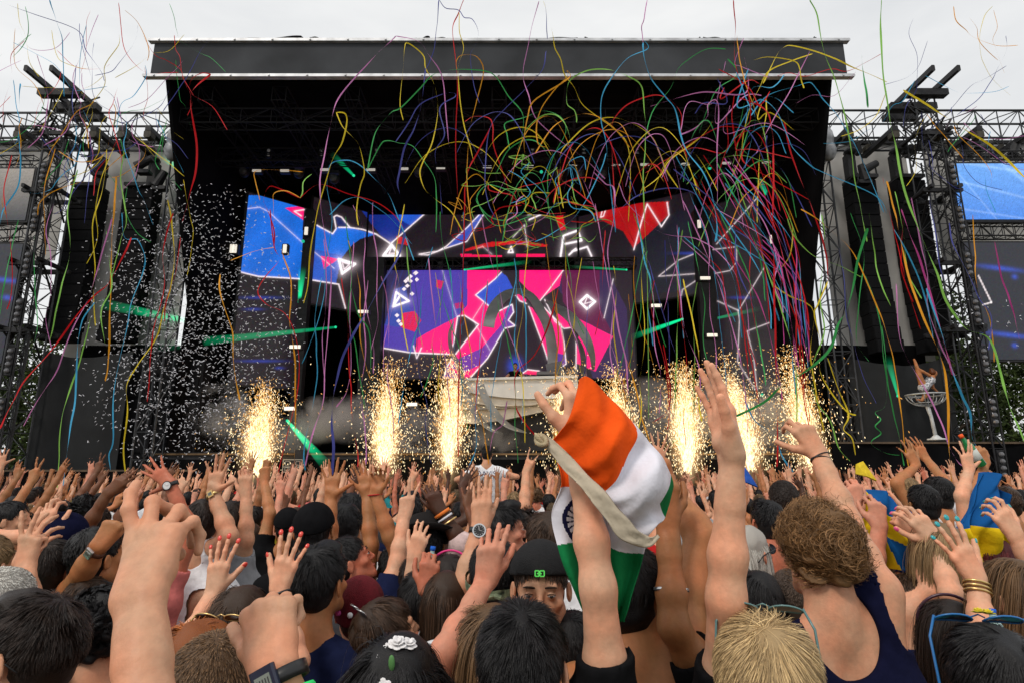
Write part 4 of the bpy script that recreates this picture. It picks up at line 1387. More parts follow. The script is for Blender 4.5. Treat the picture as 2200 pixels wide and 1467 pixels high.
# ---------------------------------------------------------------- lighting on the stage
M_lampw = mat('lit_lamp', (1.0, .93, .80), emit=.75)
M_lens = mat('blinder_lens', (.30, .30, .31), rough=.25, spec=.6, emit=.12)
fo = at(1080, 340, 19.2)
ft = empty('front_lighting_truss', fo)
tag(ft, 'dark truss full of lamps spanning the stage under the roof', 'truss')
lattice(MB(), at(408, 342, 19.2) - fo, at(1752, 336, 19.2) - fo, .45, .40, .55, .028, .013).build('truss', M_blackm, ft)
rg = random.Random(8)
MB().tube([(x, -.26 + .04 * math.sin(x * 3), -.22 + .08 * math.sin(x * 2.1) + .05 * math.sin(x * 5.7)) for x in np.linspace(-9.6, 9.4, 120)], .02, 5).build('cable', M_blackm, ft)
for i, px in enumerate((462, 579, 692, 810, 926, 1035, 1144, 1254, 1368, 1480, 1590, 1699)):
    p = at(px, 322 - i * .6, 18.85)
    b_ = empty('blinder_light', p)
    tag(b_, 'four-eyed blinder lamp on the front truss, %s counted from the confetti side' % ['first', 'second', 'third', 'fourth', 'fifth', 'sixth', 'seventh', 'eighth', 'ninth', 'tenth', 'eleventh', 'twelfth'][i], 'stage light', 'blinder lamps on the front truss')
    MB().bbox((0, 0, 0), (.17, .10, .66), .02).build('housing', M_blackm, b_)
    for k in range(4):
        MB().ball((0, -.055, -.235 + .157 * k), (.058, .025, .058), 10, 6).build('lens', M_lens, b_)
for i, (px, py) in enumerate(((434, 364), (552, 368), (612, 368), (698, 366), (797, 366), (868, 364), (947, 362), (1047, 360), (1137, 359), (1230, 358), (1324, 357), (1385, 355), (1472, 354), (1560, 352), (1646, 350), (1716, 348))):
    p = at(px, py, 19.0)
    b_ = empty('strip_light', p)
    tag(b_, 'lit white strip lamp in the row under the front truss, %s from the confetti side' % ['first', 'second', 'third', 'fourth', 'fifth', 'sixth', 'seventh', 'eighth', 'ninth', 'tenth', 'eleventh', 'twelfth', 'thirteenth', 'fourteenth', 'fifteenth', 'sixteenth'][i], 'stage light', 'strip lamps under the front truss')
    MB().bbox((0, .06, 0), (.36, .14, .16), .02).build('housing', M_blackm, b_)
    MB().bbox((0, -.02, 0), (.30, .03, .085), .01).build('tube', mat('strip_glow', (.9, .85, .78), emit=.38), b_)
SMALLL = [(658, 497, 0), (612, 535, 0), (498, 535, 0), (634, 745, 1), (505, 535, 0), (623, 877, 1), (780, 670, 1), (885, 868, 1), (1502, 482, 0), (1515, 598, 1), (1410, 657, 1), (1530, 720, 1), (1658, 515, 0), (1695, 765, 0), (1270, 868, 1), (1552, 870, 1), (500, 520, 0)]
for i, (px, py, hz) in enumerate(SMALLL[:16]):
    p = at(px, py, 20.7 if 646 < px < 1535 else 19.6)
    b_ = empty('side_lamp', p)
    where = 'beside the blue led wall' if px < 700 else ('by the centre screen' if px < 1400 else 'on the dancer side pillars')
    tag(b_, 'small lit %s lamp %s, %s, %s from the confetti' % ('flat' if hz else 'upright', where, 'high up' if py < 560 else ('at mid height' if py < 760 else 'low down'), ['fifth', 'fourth', 'first', 'sixth', 'second', 'third', 'seventh', 'eighth', 'tenth', 'thirteenth', 'ninth', 'twelfth', 'fourteenth', 'fifteenth', 'sixteenth', 'eleventh'][i]), 'stage light', 'small lamps between the screens')
    w, h_ = (.36, .11) if hz else (.12, .30)
    MB().bbox((0, .08, 0), (w + .1, .14, h_ + .08), .02).build('housing', M_blackm, b_)
    MB().bbox((0, -.01, 0), (w, .03, h_), .01).build('tube', M_lampw, b_)
for i, (px, py) in enumerate(((466, 386), (525, 372), (642, 374), (718, 386), (1200, 378), (1245, 377), (1294, 377), (1430, 370), (1548, 377), (900, 372))):
    p = at(px, py, 19.1)
    b_ = empty('moving_head_light', p)
    tag(b_, 'round black moving head lamp hanging below the strip lamps, %s from the confetti side' % ['first', 'second', 'third', 'fourth', 'sixth', 'seventh', 'eighth', 'ninth', 'tenth', 'fifth'][i], 'stage light', 'moving heads under the front truss')
    MB().ball((0, 0, 0), (.17, .16, .17), 12, 8).build('head', M_blackm, b_)
    MB().tube([(math.cos(a) * .12, -.14, math.sin(a) * .12) for a in np.linspace(0, 6.28, 14)[:-1]], .014, 5, True).ball((0, -.12, 0), (.11, .05, .11), 12, 6).build('lens', mat('head_lens', (.10, .10, .11), rough=.2, spec=.6), b_)
    MB().bbox((0, .02, .26), (.34, .16, .10), .02).bar((-.17, 0, 0), (-.16, 0, .26), .02).bar((.17, 0, 0), (.16, 0, .26), .02).build('yoke', M_blackm, b_)
# follow lamps on the side screens' rig
for i, (px, py) in enumerate(((310, 350), (345, 385), (2075, 318), (2115, 316), (215, 355), (1855, 372), (1868, 360), (2180, 318))):
    p = at(px, py, 17.8)
    b_ = empty('spot_light', p)
    tag(b_, 'black spot lamp %s' % ['high over the inner confetti side array', 'lower lamp beside the confetti side arrays', 'with clear dome over the sky blue screen', 'lying flat over the sky blue screen, next to the domed one', 'above the outer confetti side array', 'lowest by the inner array on the dancer side', 'just above the inner array on the dancer side', 'at the far end over the sky blue screen'][i], 'stage light', 'spot lamps over the wings')
    Mr = Matrix.Rotation(R(60 - 35 * (i % 3)), 3, 'Y')
    MB().bar(Mr @ Vector((0, 0, -.28)), Mr @ Vector((0, 0, .28)), .15, .11, 12).build('barrel', M_blackm, b_)
    MB().bbox((0, .05, -.32), (.42, .25, .12), .02).bar((-.2, 0, -.3), (-.19, 0, 0), .025).bar((.2, 0, -.3), (.19, 0, 0), .025).build('yoke', M_blackm, b_)
for sx, pa, pb_, Y_, nm in ((1, (2042, 340), (2215, 340), 17.2, 'over the sky blue screen'), (1, (2072, 497), (2215, 497), 17.2, 'between the two side screens on the dancer side'), (-1, (-20, 350), (80, 350), 17.2, 'over the dim grey screen'), (-1, (-20, 505), (58, 500), 17.2, 'between the two side screens on the confetti side')):
    a, b = at(*pa, Y_), at(*pb_, Y_)
    t_ = lattice(MB(), (0, 0, 0), b - a, .32, .30 if nm.startswith('over') else .42, .34, .026, .012).build('lamp_truss', M_blackm)
    t_.location = a
    tag(t_, 'short black truss ' + nm, 'truss')
for sx, px in ((-1, 388), (1, 1762)):
    p = at(px, 300, 17.2)
    t_ = MB().ball((0, 0, 0), (.42, .3, .55), 12, 8).ball((sx * .2, 0, -.4), (.25, .25, .35), 10, 6).build('wrapped_motor', mat('plastic_wrap', (.30, .31, .33), rough=.35, nscale=5, namt=.35, bump=.5, bscale=8), None, True)
    t_.location = p
    tag(t_, 'grey plastic wrapped hoist at the roof corner on the %s side' % ('confetti' if sx < 0 else 'dancer'), 'hoist')

# ---------------------------------------------------------------- disc jockey booth and ribbon sculpture
M_white = mat('booth_white', (.62, .62, .60), rough=.6, nscale=2, namt=.08)
M_champ = mat('brushed_panel', (.66, .60, .50), rough=.38, metal=.5, nscale=2.5, namt=.12)
M_silver = mat('brushed_silver', (.50, .51, .50), rough=.42, metal=.6, nscale=2, namt=.2, stretch=(.4, 1, 1))
def slab(pts, Y, th, bulge=0.0):
    """plate with the given outline (picture pixels) standing at distance Y, th thick; bows forward in its middle by bulge"""
    P = [at(x, y, Y) for x, y in pts]
    cx = sum(p.x for p in P) / len(P); hw = max(abs(p.x - cx) for p in P)
    fr = [p - Vector((0, bulge * (1 - ((p.x - cx) / hw) ** 2), 0)) for p in P]
    bk = [p + Vector((0, th, 0)) for p in fr]
    n = len(P)
    return fr + bk, [tuple(range(n)), tuple(range(2 * n - 1, n - 1, -1))] + [(i, i + n, (i + 1) % n + n, (i + 1) % n) for i in range(n)]
bo = at(1105, 905, 20.0)
booth = empty('dj_booth', (bo.x, 20.0, DZ))
tag(booth, 'white disc jockey booth of swooping champagne panels at the stage centre', 'booth')
def bslab(name, pts, Y, th, m, bulge=0.0):
    V, Fs = slab(pts, Y, th, bulge)
    V = [v - Vector((bo.x, 20.0, DZ)) for v in V]
    return MB().add(V, Fs).build(name, m, booth)
def curve_panel(top, bot, n=24):
    def ev(c, t):
        k = t * (len(c) - 1); i = min(int(k), len(c) - 2); f = k - i
        return (c[i][0] + (c[i + 1][0] - c[i][0]) * f, c[i][1] + (c[i + 1][1] - c[i][1]) * f)
    return [ev(top, i / n) for i in range(n + 1)] + [ev(bot, 1 - i / n) for i in range(n + 1)]
bslab('booth_top', cc((190, 866), (1305, 836), (1310, 860), (190, 885)), 19.7, 1.0, M_white)
bslab('front_panel', curve_panel(cc((192, 886), (1310, 861)), cc((196, 955), (420, 1000), (640, 1030), (850, 1045), (1100, 1040), (1310, 1010))), 19.8, .5, M_white)
bslab('curved_panel', curve_panel(cc((200, 962), (420, 1006), (640, 1036), (850, 1050), (1310, 1016)), cc((210, 1040), (400, 1085), (640, 1110), (900, 1100), (1280, 1040))), 20.0, .5, M_champ)
bslab('curved_panel', curve_panel(cc((205, 1046), (400, 1092), (640, 1116), (1270, 1046)), cc((225, 1130), (400, 1140), (640, 1130), (1200, 1080))), 20.2, .5, M_white)
bslab('curved_panel', curve_panel(cc((230, 1136), (400, 1146), (640, 1136), (1190, 1084)), cc((260, 1250), (400, 1262), (640, 1235), (1130, 1130))), 20.4, .5, M_champ)
bslab('riser', cc((150, 1262), (1250, 1262), (1250, 1500), (150, 1500)), 20.7, 2.5, M_blackm)
dk = at(1165, 795, 20.9)
cdj = MB().bbox((0, 0, 0), (1.0, .5, .10), .02).bbox((.1, .0, .22), (.55, .05, .34), .02, Matrix.Rotation(R(-12), 3, 'Y')).bbox((.7, 0, .05), (.3, .3, .16), .03).build('dj_player', mat('grey_deck', (.12, .12, .13), rough=.5))
cdj.location = at(1185, 803, 19.95)
tag(cdj, 'grey music player with a raised screen on top of the white booth', 'dj player')

def ribbon3(name, parent, org, pts, widths, Y, m, th=.05, yaw=None):
    """broad bent metal band following a picture-traced centre line at distance Y (number or list)"""
    n = 40
    def ev(c, t):
        k = t * (len(c) - 1); i = min(int(k), len(c) - 2); f = k - i
        P = [c[max(0, i - 1)], c[i], c[i + 1], c[min(len(c) - 1, i + 2)]]
        return tuple(.5 * ((2 * b) + (-a + cn) * f + (2 * a - 5 * b + 4 * cn - dn) * f * f + (-a + 3 * b - 3 * cn + dn) * f ** 3) for a, b, cn, dn in zip(*P))
    V = []
    for i in range(n + 1):
        t = i / n
        x, y = ev(pts, t); x2, y2 = ev(pts, min(1, t + .02)); x1, y1 = ev(pts, max(0, t - .02))
        w, = ev([(q,) for q in widths], t)
        Yc, = ev([(q,) for q in Y], t)
        dx, dy = x2 - x1, y2 - y1
        L = math.hypot(dx, dy) + 1e-9
        nx, ny = -dy / L * w / 2, dx / L * w / 2
        A = at(x + nx, y + ny, Yc) - org; B = at(x - nx, y - ny, Yc + .25) - org
        for p in (A, B, B + Vector((0, th, 0)), A + Vector((0, th, 0))):
            V.append(p)
    fs = [(4 * i + j, 4 * i + (j + 1) % 4, 4 * i + 4 + (j + 1) % 4, 4 * i + 4 + j) for i in range(n) for j in range(4)]
    fs += [(3, 2, 1, 0), (4 * n, 4 * n + 1, 4 * n + 2, 4 * n + 3)]
    return MB().add(V, fs).build(name, m, parent, False)
so = at(1100, 905, 19.4)
scu = empty('ribbon_sculpture', so)
tag(scu, 'giant looping silver and gold metal ribbons arching around the booth', 'sculpture')
ribbon3('metal_band', scu, so, cc((528, 418), (545, 330), (590, 230), (680, 140), (800, 105), (900, 150), (980, 270), (1050, 420), (1085, 600), (1090, 730), (1085, 800)), (24, 24, 24, 20, 12, 16, 20, 21, 22, 22, 20), (19.8, 19.8, 20.0, 20.3, 20.8, 20.8, 20.6, 20.5, 20.5, 20.4, 20.4), M_silver)
ribbon3('metal_band', scu, so, cc((1030, 190), (1120, 245), (1230, 320), (1330, 430), (1400, 550), (1440, 680), (1445, 790)), (6, 15, 21, 22, 18, 12, 6), (20.9, 20.6, 20.2, 20.0, 20.0, 20.2, 20.4), M_silver)
ribbon3('metal_band', scu, so, cc((1270, 470), (1330, 580), (1360, 700), (1362, 845)), (5, 10, 12, 12), (20.6, 20.7, 20.8, 20.9), M_silver)
ribbon3('metal_band', scu, so, cc((222, 372), (188, 480), (205, 630), (275, 770), (300, 900), (350, 1050), (430, 1190), (530, 1300), (650, 1350)), (2, 7, 9, 12, 14, 15, 14, 9, 3), (19.9, 19.8, 19.6, 19.4, 19.2, 19.2, 19.3, 19.5, 19.8), M_silver)
ribbon3('metal_band', scu, so, cc((458, 924), (490, 1010), (545, 1110), (620, 1210), (720, 1290), (860, 1340)), (16, 16, 16, 15, 10, 3), (19.2, 19.2, 19.2, 19.3, 19.5, 19.8), M_silver)
# flight case with pale edges at the foot of the screens
cs = empty('flight_case', at(634, 1000, 17.7)); cs.location.z = at(634, 1000, 17.7).z
tag(cs, 'black flight case with pale metal edging at the stage front', 'case')
MB().bbox((0, 0, .0), (.56, .4, .38), .02).build('body', M_blackm, cs)
e_ = MB()
for z in (-.17, -.03, .17):
    e_.bar((-.27, -.21, z), (.27, -.21, z), .014)
for x in (-.27, .27):
    e_.bar((x, -.21, -.17), (x, -.21, .17), .014)
for x in (-.15, .15):
    for (a, b) in (((x - .06, -.13), (x + .06, -.13)), ((x - .06, -.05), (x + .06, -.05)), ((x - .06, -.13), (x - .06, -.05)), ((x + .06, -.13), (x + .06, -.05)), ((x - .06, .02), (x + .06, .02)), ((x - .06, .12), (x + .06, .12)), ((x - .06, .02), (x - .06, .12)), ((x + .06, .02), (x + .06, .12))):
        e_.bar((a[0], -.21, a[1]), (b[0], -.21, b[1]), .009)
e_.build('metal_edging', mat('pale_metal', (.45, .42, .36), rough=.5, metal=.3), cs)
c2_ = MB().bbox((.15, 0, .32), (.26, .3, .26), .02).build('loudspeaker_wedge', M_blackm); c2_.location = cs.location
tag(c2_, 'small square monitor speaker on top of the flight case', 'speaker')

# ---------------------------------------------------------------- giant glass on the side deck
gx = at(1990, 860, 16.9)
gz = at(2012, 945, 16.9).z
gl = empty('giant_cocktail_glass', (at(2012, 945, 16.9).x, 16.9, gz))
tag(gl, 'giant white stemmed glass with a wire bowl on the side deck', 'prop')
top = at(1989, 848, 16.9) - gl.location
base_ = Vector((0, 0, 0))
MB().tube([base_, Vector((top.x * .45, 0, top.z * .5)), Vector((top.x, 0, top.z - .31))], [.055, .045, .06], 10).build('stem', mat('white_stem', (.60, .62, .62), rough=.4, nscale=4, namt=.1), gl, True)
f_ = MB(); f_.tube([(math.cos(a) * .2, math.sin(a) * .2, .02) for a in np.linspace(0, 6.28, 17)[:-1]], .03, 6, True); f_.bar((0, 0, 0), (0, 0, .14), .20, .05, 14)
f_.build('foot', MATS['white_stem'], gl, True)
bw = MB()
Rb = .49
bc = Vector((top.x, 0, top.z))
bw.tube([bc + Vector((math.cos(a) * Rb, math.sin(a) * Rb, 0)) for a in np.linspace(0, 2 * math.pi, 33)[:-1]], .028, 6, True)
for k in range(7):
    a = math.pi * k / 7
    bw.tube([bc + Vector((math.cos(a) * Rb * math.cos(t), math.sin(a) * Rb * math.cos(t), -.32 * math.sin(t))) for t in np.linspace(0, math.pi, 17)], .014, 5)
bw.tube([bc + Vector((math.cos(a) * Rb * .7, math.sin(a) * Rb * .7, -.235)) for a in np.linspace(0, 2 * math.pi, 25)[:-1]], .012, 5, True)
bw.build('wire_bowl', mat('pale_wire', (.42, .43, .43), rough=.35, metal=.4), gl, True)
GL_TOP = gl.location + bc

# ---------------------------------------------------------------- trees behind the wings
def tree(label, x, Y, hgt, rad, dark, seed, n=2600):
    rg = np.random.default_rng(seed); rr = random.Random(seed)
    root = empty('tree', (x, Y, 0)); tag(root, label, 'tree', 'trees behind the wings')
    t = MB(); t.tube([(0, 0, 0), (.1, 0, hgt * .3), (-.05, .1, hgt * .6), (0, 0, hgt * .9)], [.28, .22, .14, .04], 8)
    tips = []
    for i in range(16):
        z = hgt * rr.uniform(.22, .8); a = rr.uniform(0, 6.28); L = rad * rr.uniform(.5, 1.0) * (1.15 - z / hgt)
        e_ = Vector((math.cos(a) * L, math.sin(a) * L, z + L * .5)); tips.append(e_)
        t.tube([(0, 0, z), e_ * .5 + Vector((0, 0, z * .5 + .1)), e_], [.08, .05, .02], 5)
    t.build('trunk', mat('bark', (.07, .05, .035), rough=.9, nscale=9, namt=.4), root, True)
    cl = []
    for i in range(60):
        z = rg.uniform(.18, 1.0); r_ = rad * math.sqrt(max(.02, 1 - ((z - .5) / .55) ** 2)) * rg.uniform(.3, 1)
        a = rg.uniform(0, 6.28); cl.append((math.cos(a) * r_, math.sin(a) * r_, z * hgt, rg.uniform(.35, .8)))
    cl = np.array(cl)
    k = rg.integers(0, len(cl), n)
    N = rg.normal(0, 1, (n, 3)); N /= np.linalg.norm(N, axis=1, keepdims=True)
    C = cl[k, :3] + N * (cl[k, 3] * rg.uniform(.5, 1, n) ** .5)[:, None]
    A = rg.normal(0, 1, (n, 3)); A /= np.linalg.norm(A, axis=1, keepdims=True)
    B = np.cross(A, rg.normal(0, 1, (n, 3))); B /= np.linalg.norm(B, axis=1, keepdims=True)
    s_ = rg.uniform(.05, .13, n)[:, None]
    V = np.stack([C + A * s_, C + B * s_ * .6, C - A * s_, C - B * s_ * .6], 1).reshape(-1, 3)
    Fq = np.arange(n * 4).reshape(-1, 4)
    link('crown', newmesh('crown', V, Fq, mat('foliage_%d' % dark, ((.022, .04, .012), (.035, .058, .016), (.016, .03, .013))[dark], rough=.8, spec=.2, nscale=1.2, namt=.5, col2=(.06, .09, .02))), root)
for i, (px, Y, h_, rd, dk_) in enumerate(((95, 27, 7.6, 1.9, 0), (35, 30, 9.0, 2.4, 1), (-40, 29, 8.2, 2.6, 0), (150, 34, 7.2, 2.4, 2), (2040, 26, 9.6, 1.7, 1), (2085, 29, 8.2, 2.2, 0), (2005, 33, 8.0, 2.4, 2), (2170, 30, 7.5, 2.6, 0), (2250, 28, 8.5, 2.6, 1))):
    tree(['slim green tree showing behind the tower on the confetti side', 'broad tree behind the black side screen', 'tree at the photo edge behind the dim grey screen', 'dark tree behind the black wing cloth', 'tall bright green tree between tower and dancer', 'tree behind the dark side screen with blue streaks', 'dark tree behind the dancer', 'low tree beyond the dark side screen', 'tree farthest out beyond the sky blue screen'][i], at(px, 900, Y).x, Y, h_, rd, dk_, 70 + i, 7500 if h_ > 9 else 5600)

# ---------------------------------------------------------------- sparks, smoke, lasers
def vol_mat(name, col, dens, emit=0.0, ecol=None):
    m = bpy.data.materials.new(name); m.use_nodes = True
    t = m.node_tree; t.nodes.clear()
    o = t.nodes.new('ShaderNodeOutputMaterial')
    v = t.nodes.new('ShaderNodeVolumePrincipled')
    v.inputs['Color'].default_value = tuple(col) + (1,)
    v.inputs['Density'].default_value = dens
    if emit:
        v.inputs['Emission Strength'].default_value = emit
        v.inputs['Emission Color'].default_value = tuple(ecol) + (1,)
    t.links.new(v.outputs[0], o.inputs['Volume'])
    MATS[name] = m
    return m
def emit_mat(name, col, s):
    m = bpy.data.materials.new(name); m.use_nodes = True
    t = m.node_tree; t.nodes.clear()
    o = t.nodes.new('ShaderNodeOutputMaterial'); e = t.nodes.new('ShaderNodeEmission')
    e.inputs[0].default_value = tuple(col) + (1,); e.inputs[1].default_value = s
    t.links.new(e.outputs[0], o.inputs['Surface'])
    m.cycles.emission_sampling = 'NONE'
    return m
def soft_vol(name, dens, emit, ecol):
    """self-lit volume imitating the halo of the sparks, thinning towards its edge"""
    m = vol_mat(name, (.9, .85, .78), dens, emit, ecol)
    t = m.node_tree; v = [n for n in t.nodes if n.type == 'PRINCIPLED_VOLUME'][0]
    tc_ = t.nodes.new('ShaderNodeTexCoord'); l = t.nodes.new('ShaderNodeVectorMath'); l.operation = 'LENGTH'
    mr = t.nodes.new('ShaderNodeMapRange'); mr.inputs['From Min'].default_value = 1.0; mr.inputs['From Max'].default_value = 0.0
    pw = t.nodes.new('ShaderNodeMath'); pw.operation = 'POWER'; pw.inputs[1].default_value = 1.6
    for sock, val in (('Density', dens), ('Emission Strength', emit)):
        ml = t.nodes.new('ShaderNodeMath'); ml.operation = 'MULTIPLY'; ml.inputs[1].default_value = val
        t.links.new(pw.outputs[0], ml.inputs[0]); t.links.new(ml.outputs[0], v.inputs[sock])
    t.links.new(tc_.outputs['Object'], l.inputs[0]); t.links.new(l.outputs['Value'], mr.inputs['Value']); t.links.new(mr.outputs['Result'], pw.inputs[0])
    return m
M_hot = emit_mat('spark_white', (1.0, .78, .44), 2.1)
M_warm = emit_mat('spark_gold', (1.0, .50, .14), 1.15)

# (px, base py, top py, lean, strength, label)
FOUNT = [(550, 1022, 835, .00, 1.35, 'first spark fountain, burning in the confetti beside the flight case'), (825, 1018, 800, .0, 1.15, 'spark fountain between flight case and white booth'),
         (962, 1018, 785, .0, 1.1, 'spark fountain touching the ribbon sculpture on the confetti side'), (1215, 1010, 790, .0, .9, 'spark fountain right behind the raised orange flag'),
         (1352, 1008, 800, -.12, 1.0, 'spark fountain just past the flag, leaning to the booth'), (1478, 1018, 790, .0, 1.25, 'spark fountain between flag and the big open hand'),
         (1612, 1010, 780, -.20, 1.35, 'bright leaning spark fountain behind the big open hand'), (1752, 1020, 778, -.16, 1.2, 'last spark fountain, behind the hand with black bands')]
for i, (px, yb, yt, lean, st, lab) in enumerate(FOUNT):
    Y = 17.3
    b = at(px, yb, Y); tp = at(px, yt, Y)
    H = tp.z - b.z
    rg = np.random.default_rng(200 + i)
    n = int(6000 * st)
    # ballistic sparks seen at a random age, thrown by a few uneven jets
    jet = rg.integers(0, 5, n)
    jh = rg.uniform(.80, 1.0, 5)[jet]; jx = rg.normal(0, .06, 5)[jet]; jl = rg.normal(0, .035, 5)[jet]
    v0 = rg.uniform(.42, 1.08, n) ** .7 * jh
    age = rg.beta(1.25, 1.7, n) * 1.75 * jh
    th = np.abs(rg.normal(0, .056, n)) * (1 + 1.6 * (rg.uniform(0, 1, n) < .14)); ph = rg.uniform(0, 6.28, n)
    up = H * 1.12 * (1.95 * v0 * age - 1.0 * age ** 2)
    gd = up > .01
    n = int(gd.sum()); v0, age, th, ph, up, jx, jl = (q[gd] for q in (v0, age, th, ph, up, jx, jl))
    r_ = H * (th * age * 2.1 + .010)
    X = r_ * np.cos(ph) + jx * .6 + (lean * .8 + jl) * up + .03 * np.sin(up * 4 + i); Yy = r_ * np.sin(ph)
    P = np.stack([X, Yy, up], 1)
    vel = np.stack([th * np.cos(ph) + lean * .5, th * np.sin(ph), (1.75 * v0 - 1.9 * age) * .55], 1)
    vel /= np.linalg.norm(vel, axis=1, keepdims=True) + 1e-6
    ln = rg.uniform(.010, .045, n)[:, None] * (1 + 1.5 * (age < .5))[:, None]
    w = rg.uniform(.005, .0125, n)[:, None]
    s1 = np.cross(vel, rg.normal(0, 1, (n, 3))); s1 /= np.linalg.norm(s1, axis=1, keepdims=True)
    s2 = np.cross(vel, s1)
    V = np.stack([P - vel * ln, P + s1 * w, P + s2 * w, P - s1 * w, P - s2 * w, P + vel * ln], 1).reshape(-1, 3)
    base8 = np.array([[0, 1, 2], [0, 2, 3], [0, 3, 4], [0, 4, 1], [5, 2, 1], [5, 3, 2], [5, 4, 3], [5, 1, 4]])
    Fq = (np.arange(n)[:, None, None] * 6 + base8[None]).reshape(-1, 3)
    root = empty('spark_fountain', b); tag(root, lab, 'firework', 'spark fountains along the stage front')
    hot = rg.uniform(0, 1, n) < (.80 - .50 * np.clip(up / H, 0, 1))
    me = newmesh('sparks', V, Fq, mats=[M_hot, M_warm], mi=np.repeat(~hot, 8).astype(np.int32))
    o = link('sparks', me, root); o['kind'] = 'stuff'
    MB().bar((0, 0, -b.z + .02), (0, 0, .02), .05, .045, 10).bbox((0, 0, -b.z + .03), (.5, .5, .06), .02).build('burner', M_blackm, root)
    g_ = MB().ball((0, 0, 0), 1.0, 18, 12)
    gl_ = g_.build('added_spark_glow', soft_vol('spark_glow_%d' % i, .3, 2.0 * st, (1.0, .58, .26)), root, True); gl_.location = (lean * H * .25, 0, H * .34); gl_.scale = (.50 * st, .45, H * .58); gl_.rotation_euler = (0, lean, 0)  # halo of spark light, put in as a self-lit volume
    g2 = MB().ball((0, 0, 0), 1.0, 18, 12)
    g3 = g2.build('added_core_glow', soft_vol('spark_core_%d' % i, .2, 4.2 * st, (1.0, .72, .40)), root, True); g3.location = (lean * H * .2, 0, H * .24); g3.scale = (.22 * st, .2, H * .46); g3.rotation_euler = (0, lean, 0)  # brighter heart of the halo, its light added as emission too
    ld = bpy.data.lights.new('spark_light', 'POINT'); ld.energy = 60 * st; ld.color = (1.0, .72, .40); ld.shadow_soft_size = .4
    lo = bpy.data.objects.new('spark_light', ld); COL.objects.link(lo); lo.parent = root; lo.location = (0, -.1, H * .35)
# smoke puffs
M_smoke = vol_mat('smoke', (.80, .78, .78), .5)
_t = M_smoke.node_tree; _v = [n for n in _t.nodes if n.type == 'PRINCIPLED_VOLUME'][0]
_tc = _t.nodes.new('ShaderNodeTexCoord'); _n = _t.nodes.new('ShaderNodeTexNoise'); _n.inputs['Scale'].default_value = 1.3; _n.inputs['Detail'].default_value = 3
_l = _t.nodes.new('ShaderNodeVectorMath'); _l.operation = 'LENGTH'
_m1 = _t.nodes.new('ShaderNodeMapRange'); _m1.inputs['From Min'].default_value = 1.0; _m1.inputs['From Max'].default_value = .15; _m1.inputs['To Min'].default_value = 0; _m1.inputs['To Max'].default_value = 1
_m2 = _t.nodes.new('ShaderNodeMapRange'); _m2.inputs['From Min'].default_value = .40; _m2.inputs['From Max'].default_value = .68; _m2.inputs['To Min'].default_value = 0; _m2.inputs['To Max'].default_value = 5.0
_p = _t.nodes.new('ShaderNodeMath'); _p.operation = 'MULTIPLY'
_geo = _t.nodes.new('ShaderNodeNewGeometry')
_t.links.new(_tc.outputs['Object'], _l.inputs[0]); _t.links.new(_l.outputs['Value'], _m1.inputs['Value'])
_t.links.new(_geo.outputs['Position'], _n.inputs['Vector']); _t.links.new(_n.outputs['Fac'], _m2.inputs['Value'])
_t.links.new(_m1.outputs['Result'], _p.inputs[0]); _t.links.new(_m2.outputs['Result'], _p.inputs[1])
_t.links.new(_p.outputs[0], _v.inputs['Density'])
rg = random.Random(5)
PUFF = newmesh('smoke', *MBall) if False else MB().ball((0, 0, 0), 1.0, 20, 14).mesh('smoke', M_smoke, True)
def puff(px, py, Y, r, seed):
    o = link('smoke', PUFF, loc=at(px, py, Y), kind='stuff')
    o.scale = (r * 1.5, r * .9, r * 1.1)
for (px, py, Y, r) in ((440, 900, 20.3, 1.0), (505, 960, 19.6, .8), (620, 930, 19.8, .8), (755, 900, 20.2, .8), (900, 905, 20.2, .55), (880, 960, 19.2, .5), (1395, 850, 21, .7), (1270, 960, 19.3, .5),
                       (1420, 900, 20.2, .9), (1545, 860, 20.4, .9), (1560, 960, 19.4, .7), (1660, 870, 20.2, .9), (1680, 960, 19.5, .8), (1590, 820, 21.0, .7), (1760, 860, 20.0, .7), (1500, 900, 18.4, .7), (1640, 900, 18.4, .8), (690, 900, 18.4, .7), (1720, 930, 18.4, .6), (470, 880, 18.4, .8), (1060, 940, 20.0, .6)):
    puff(px, py, Y, r, int(px))

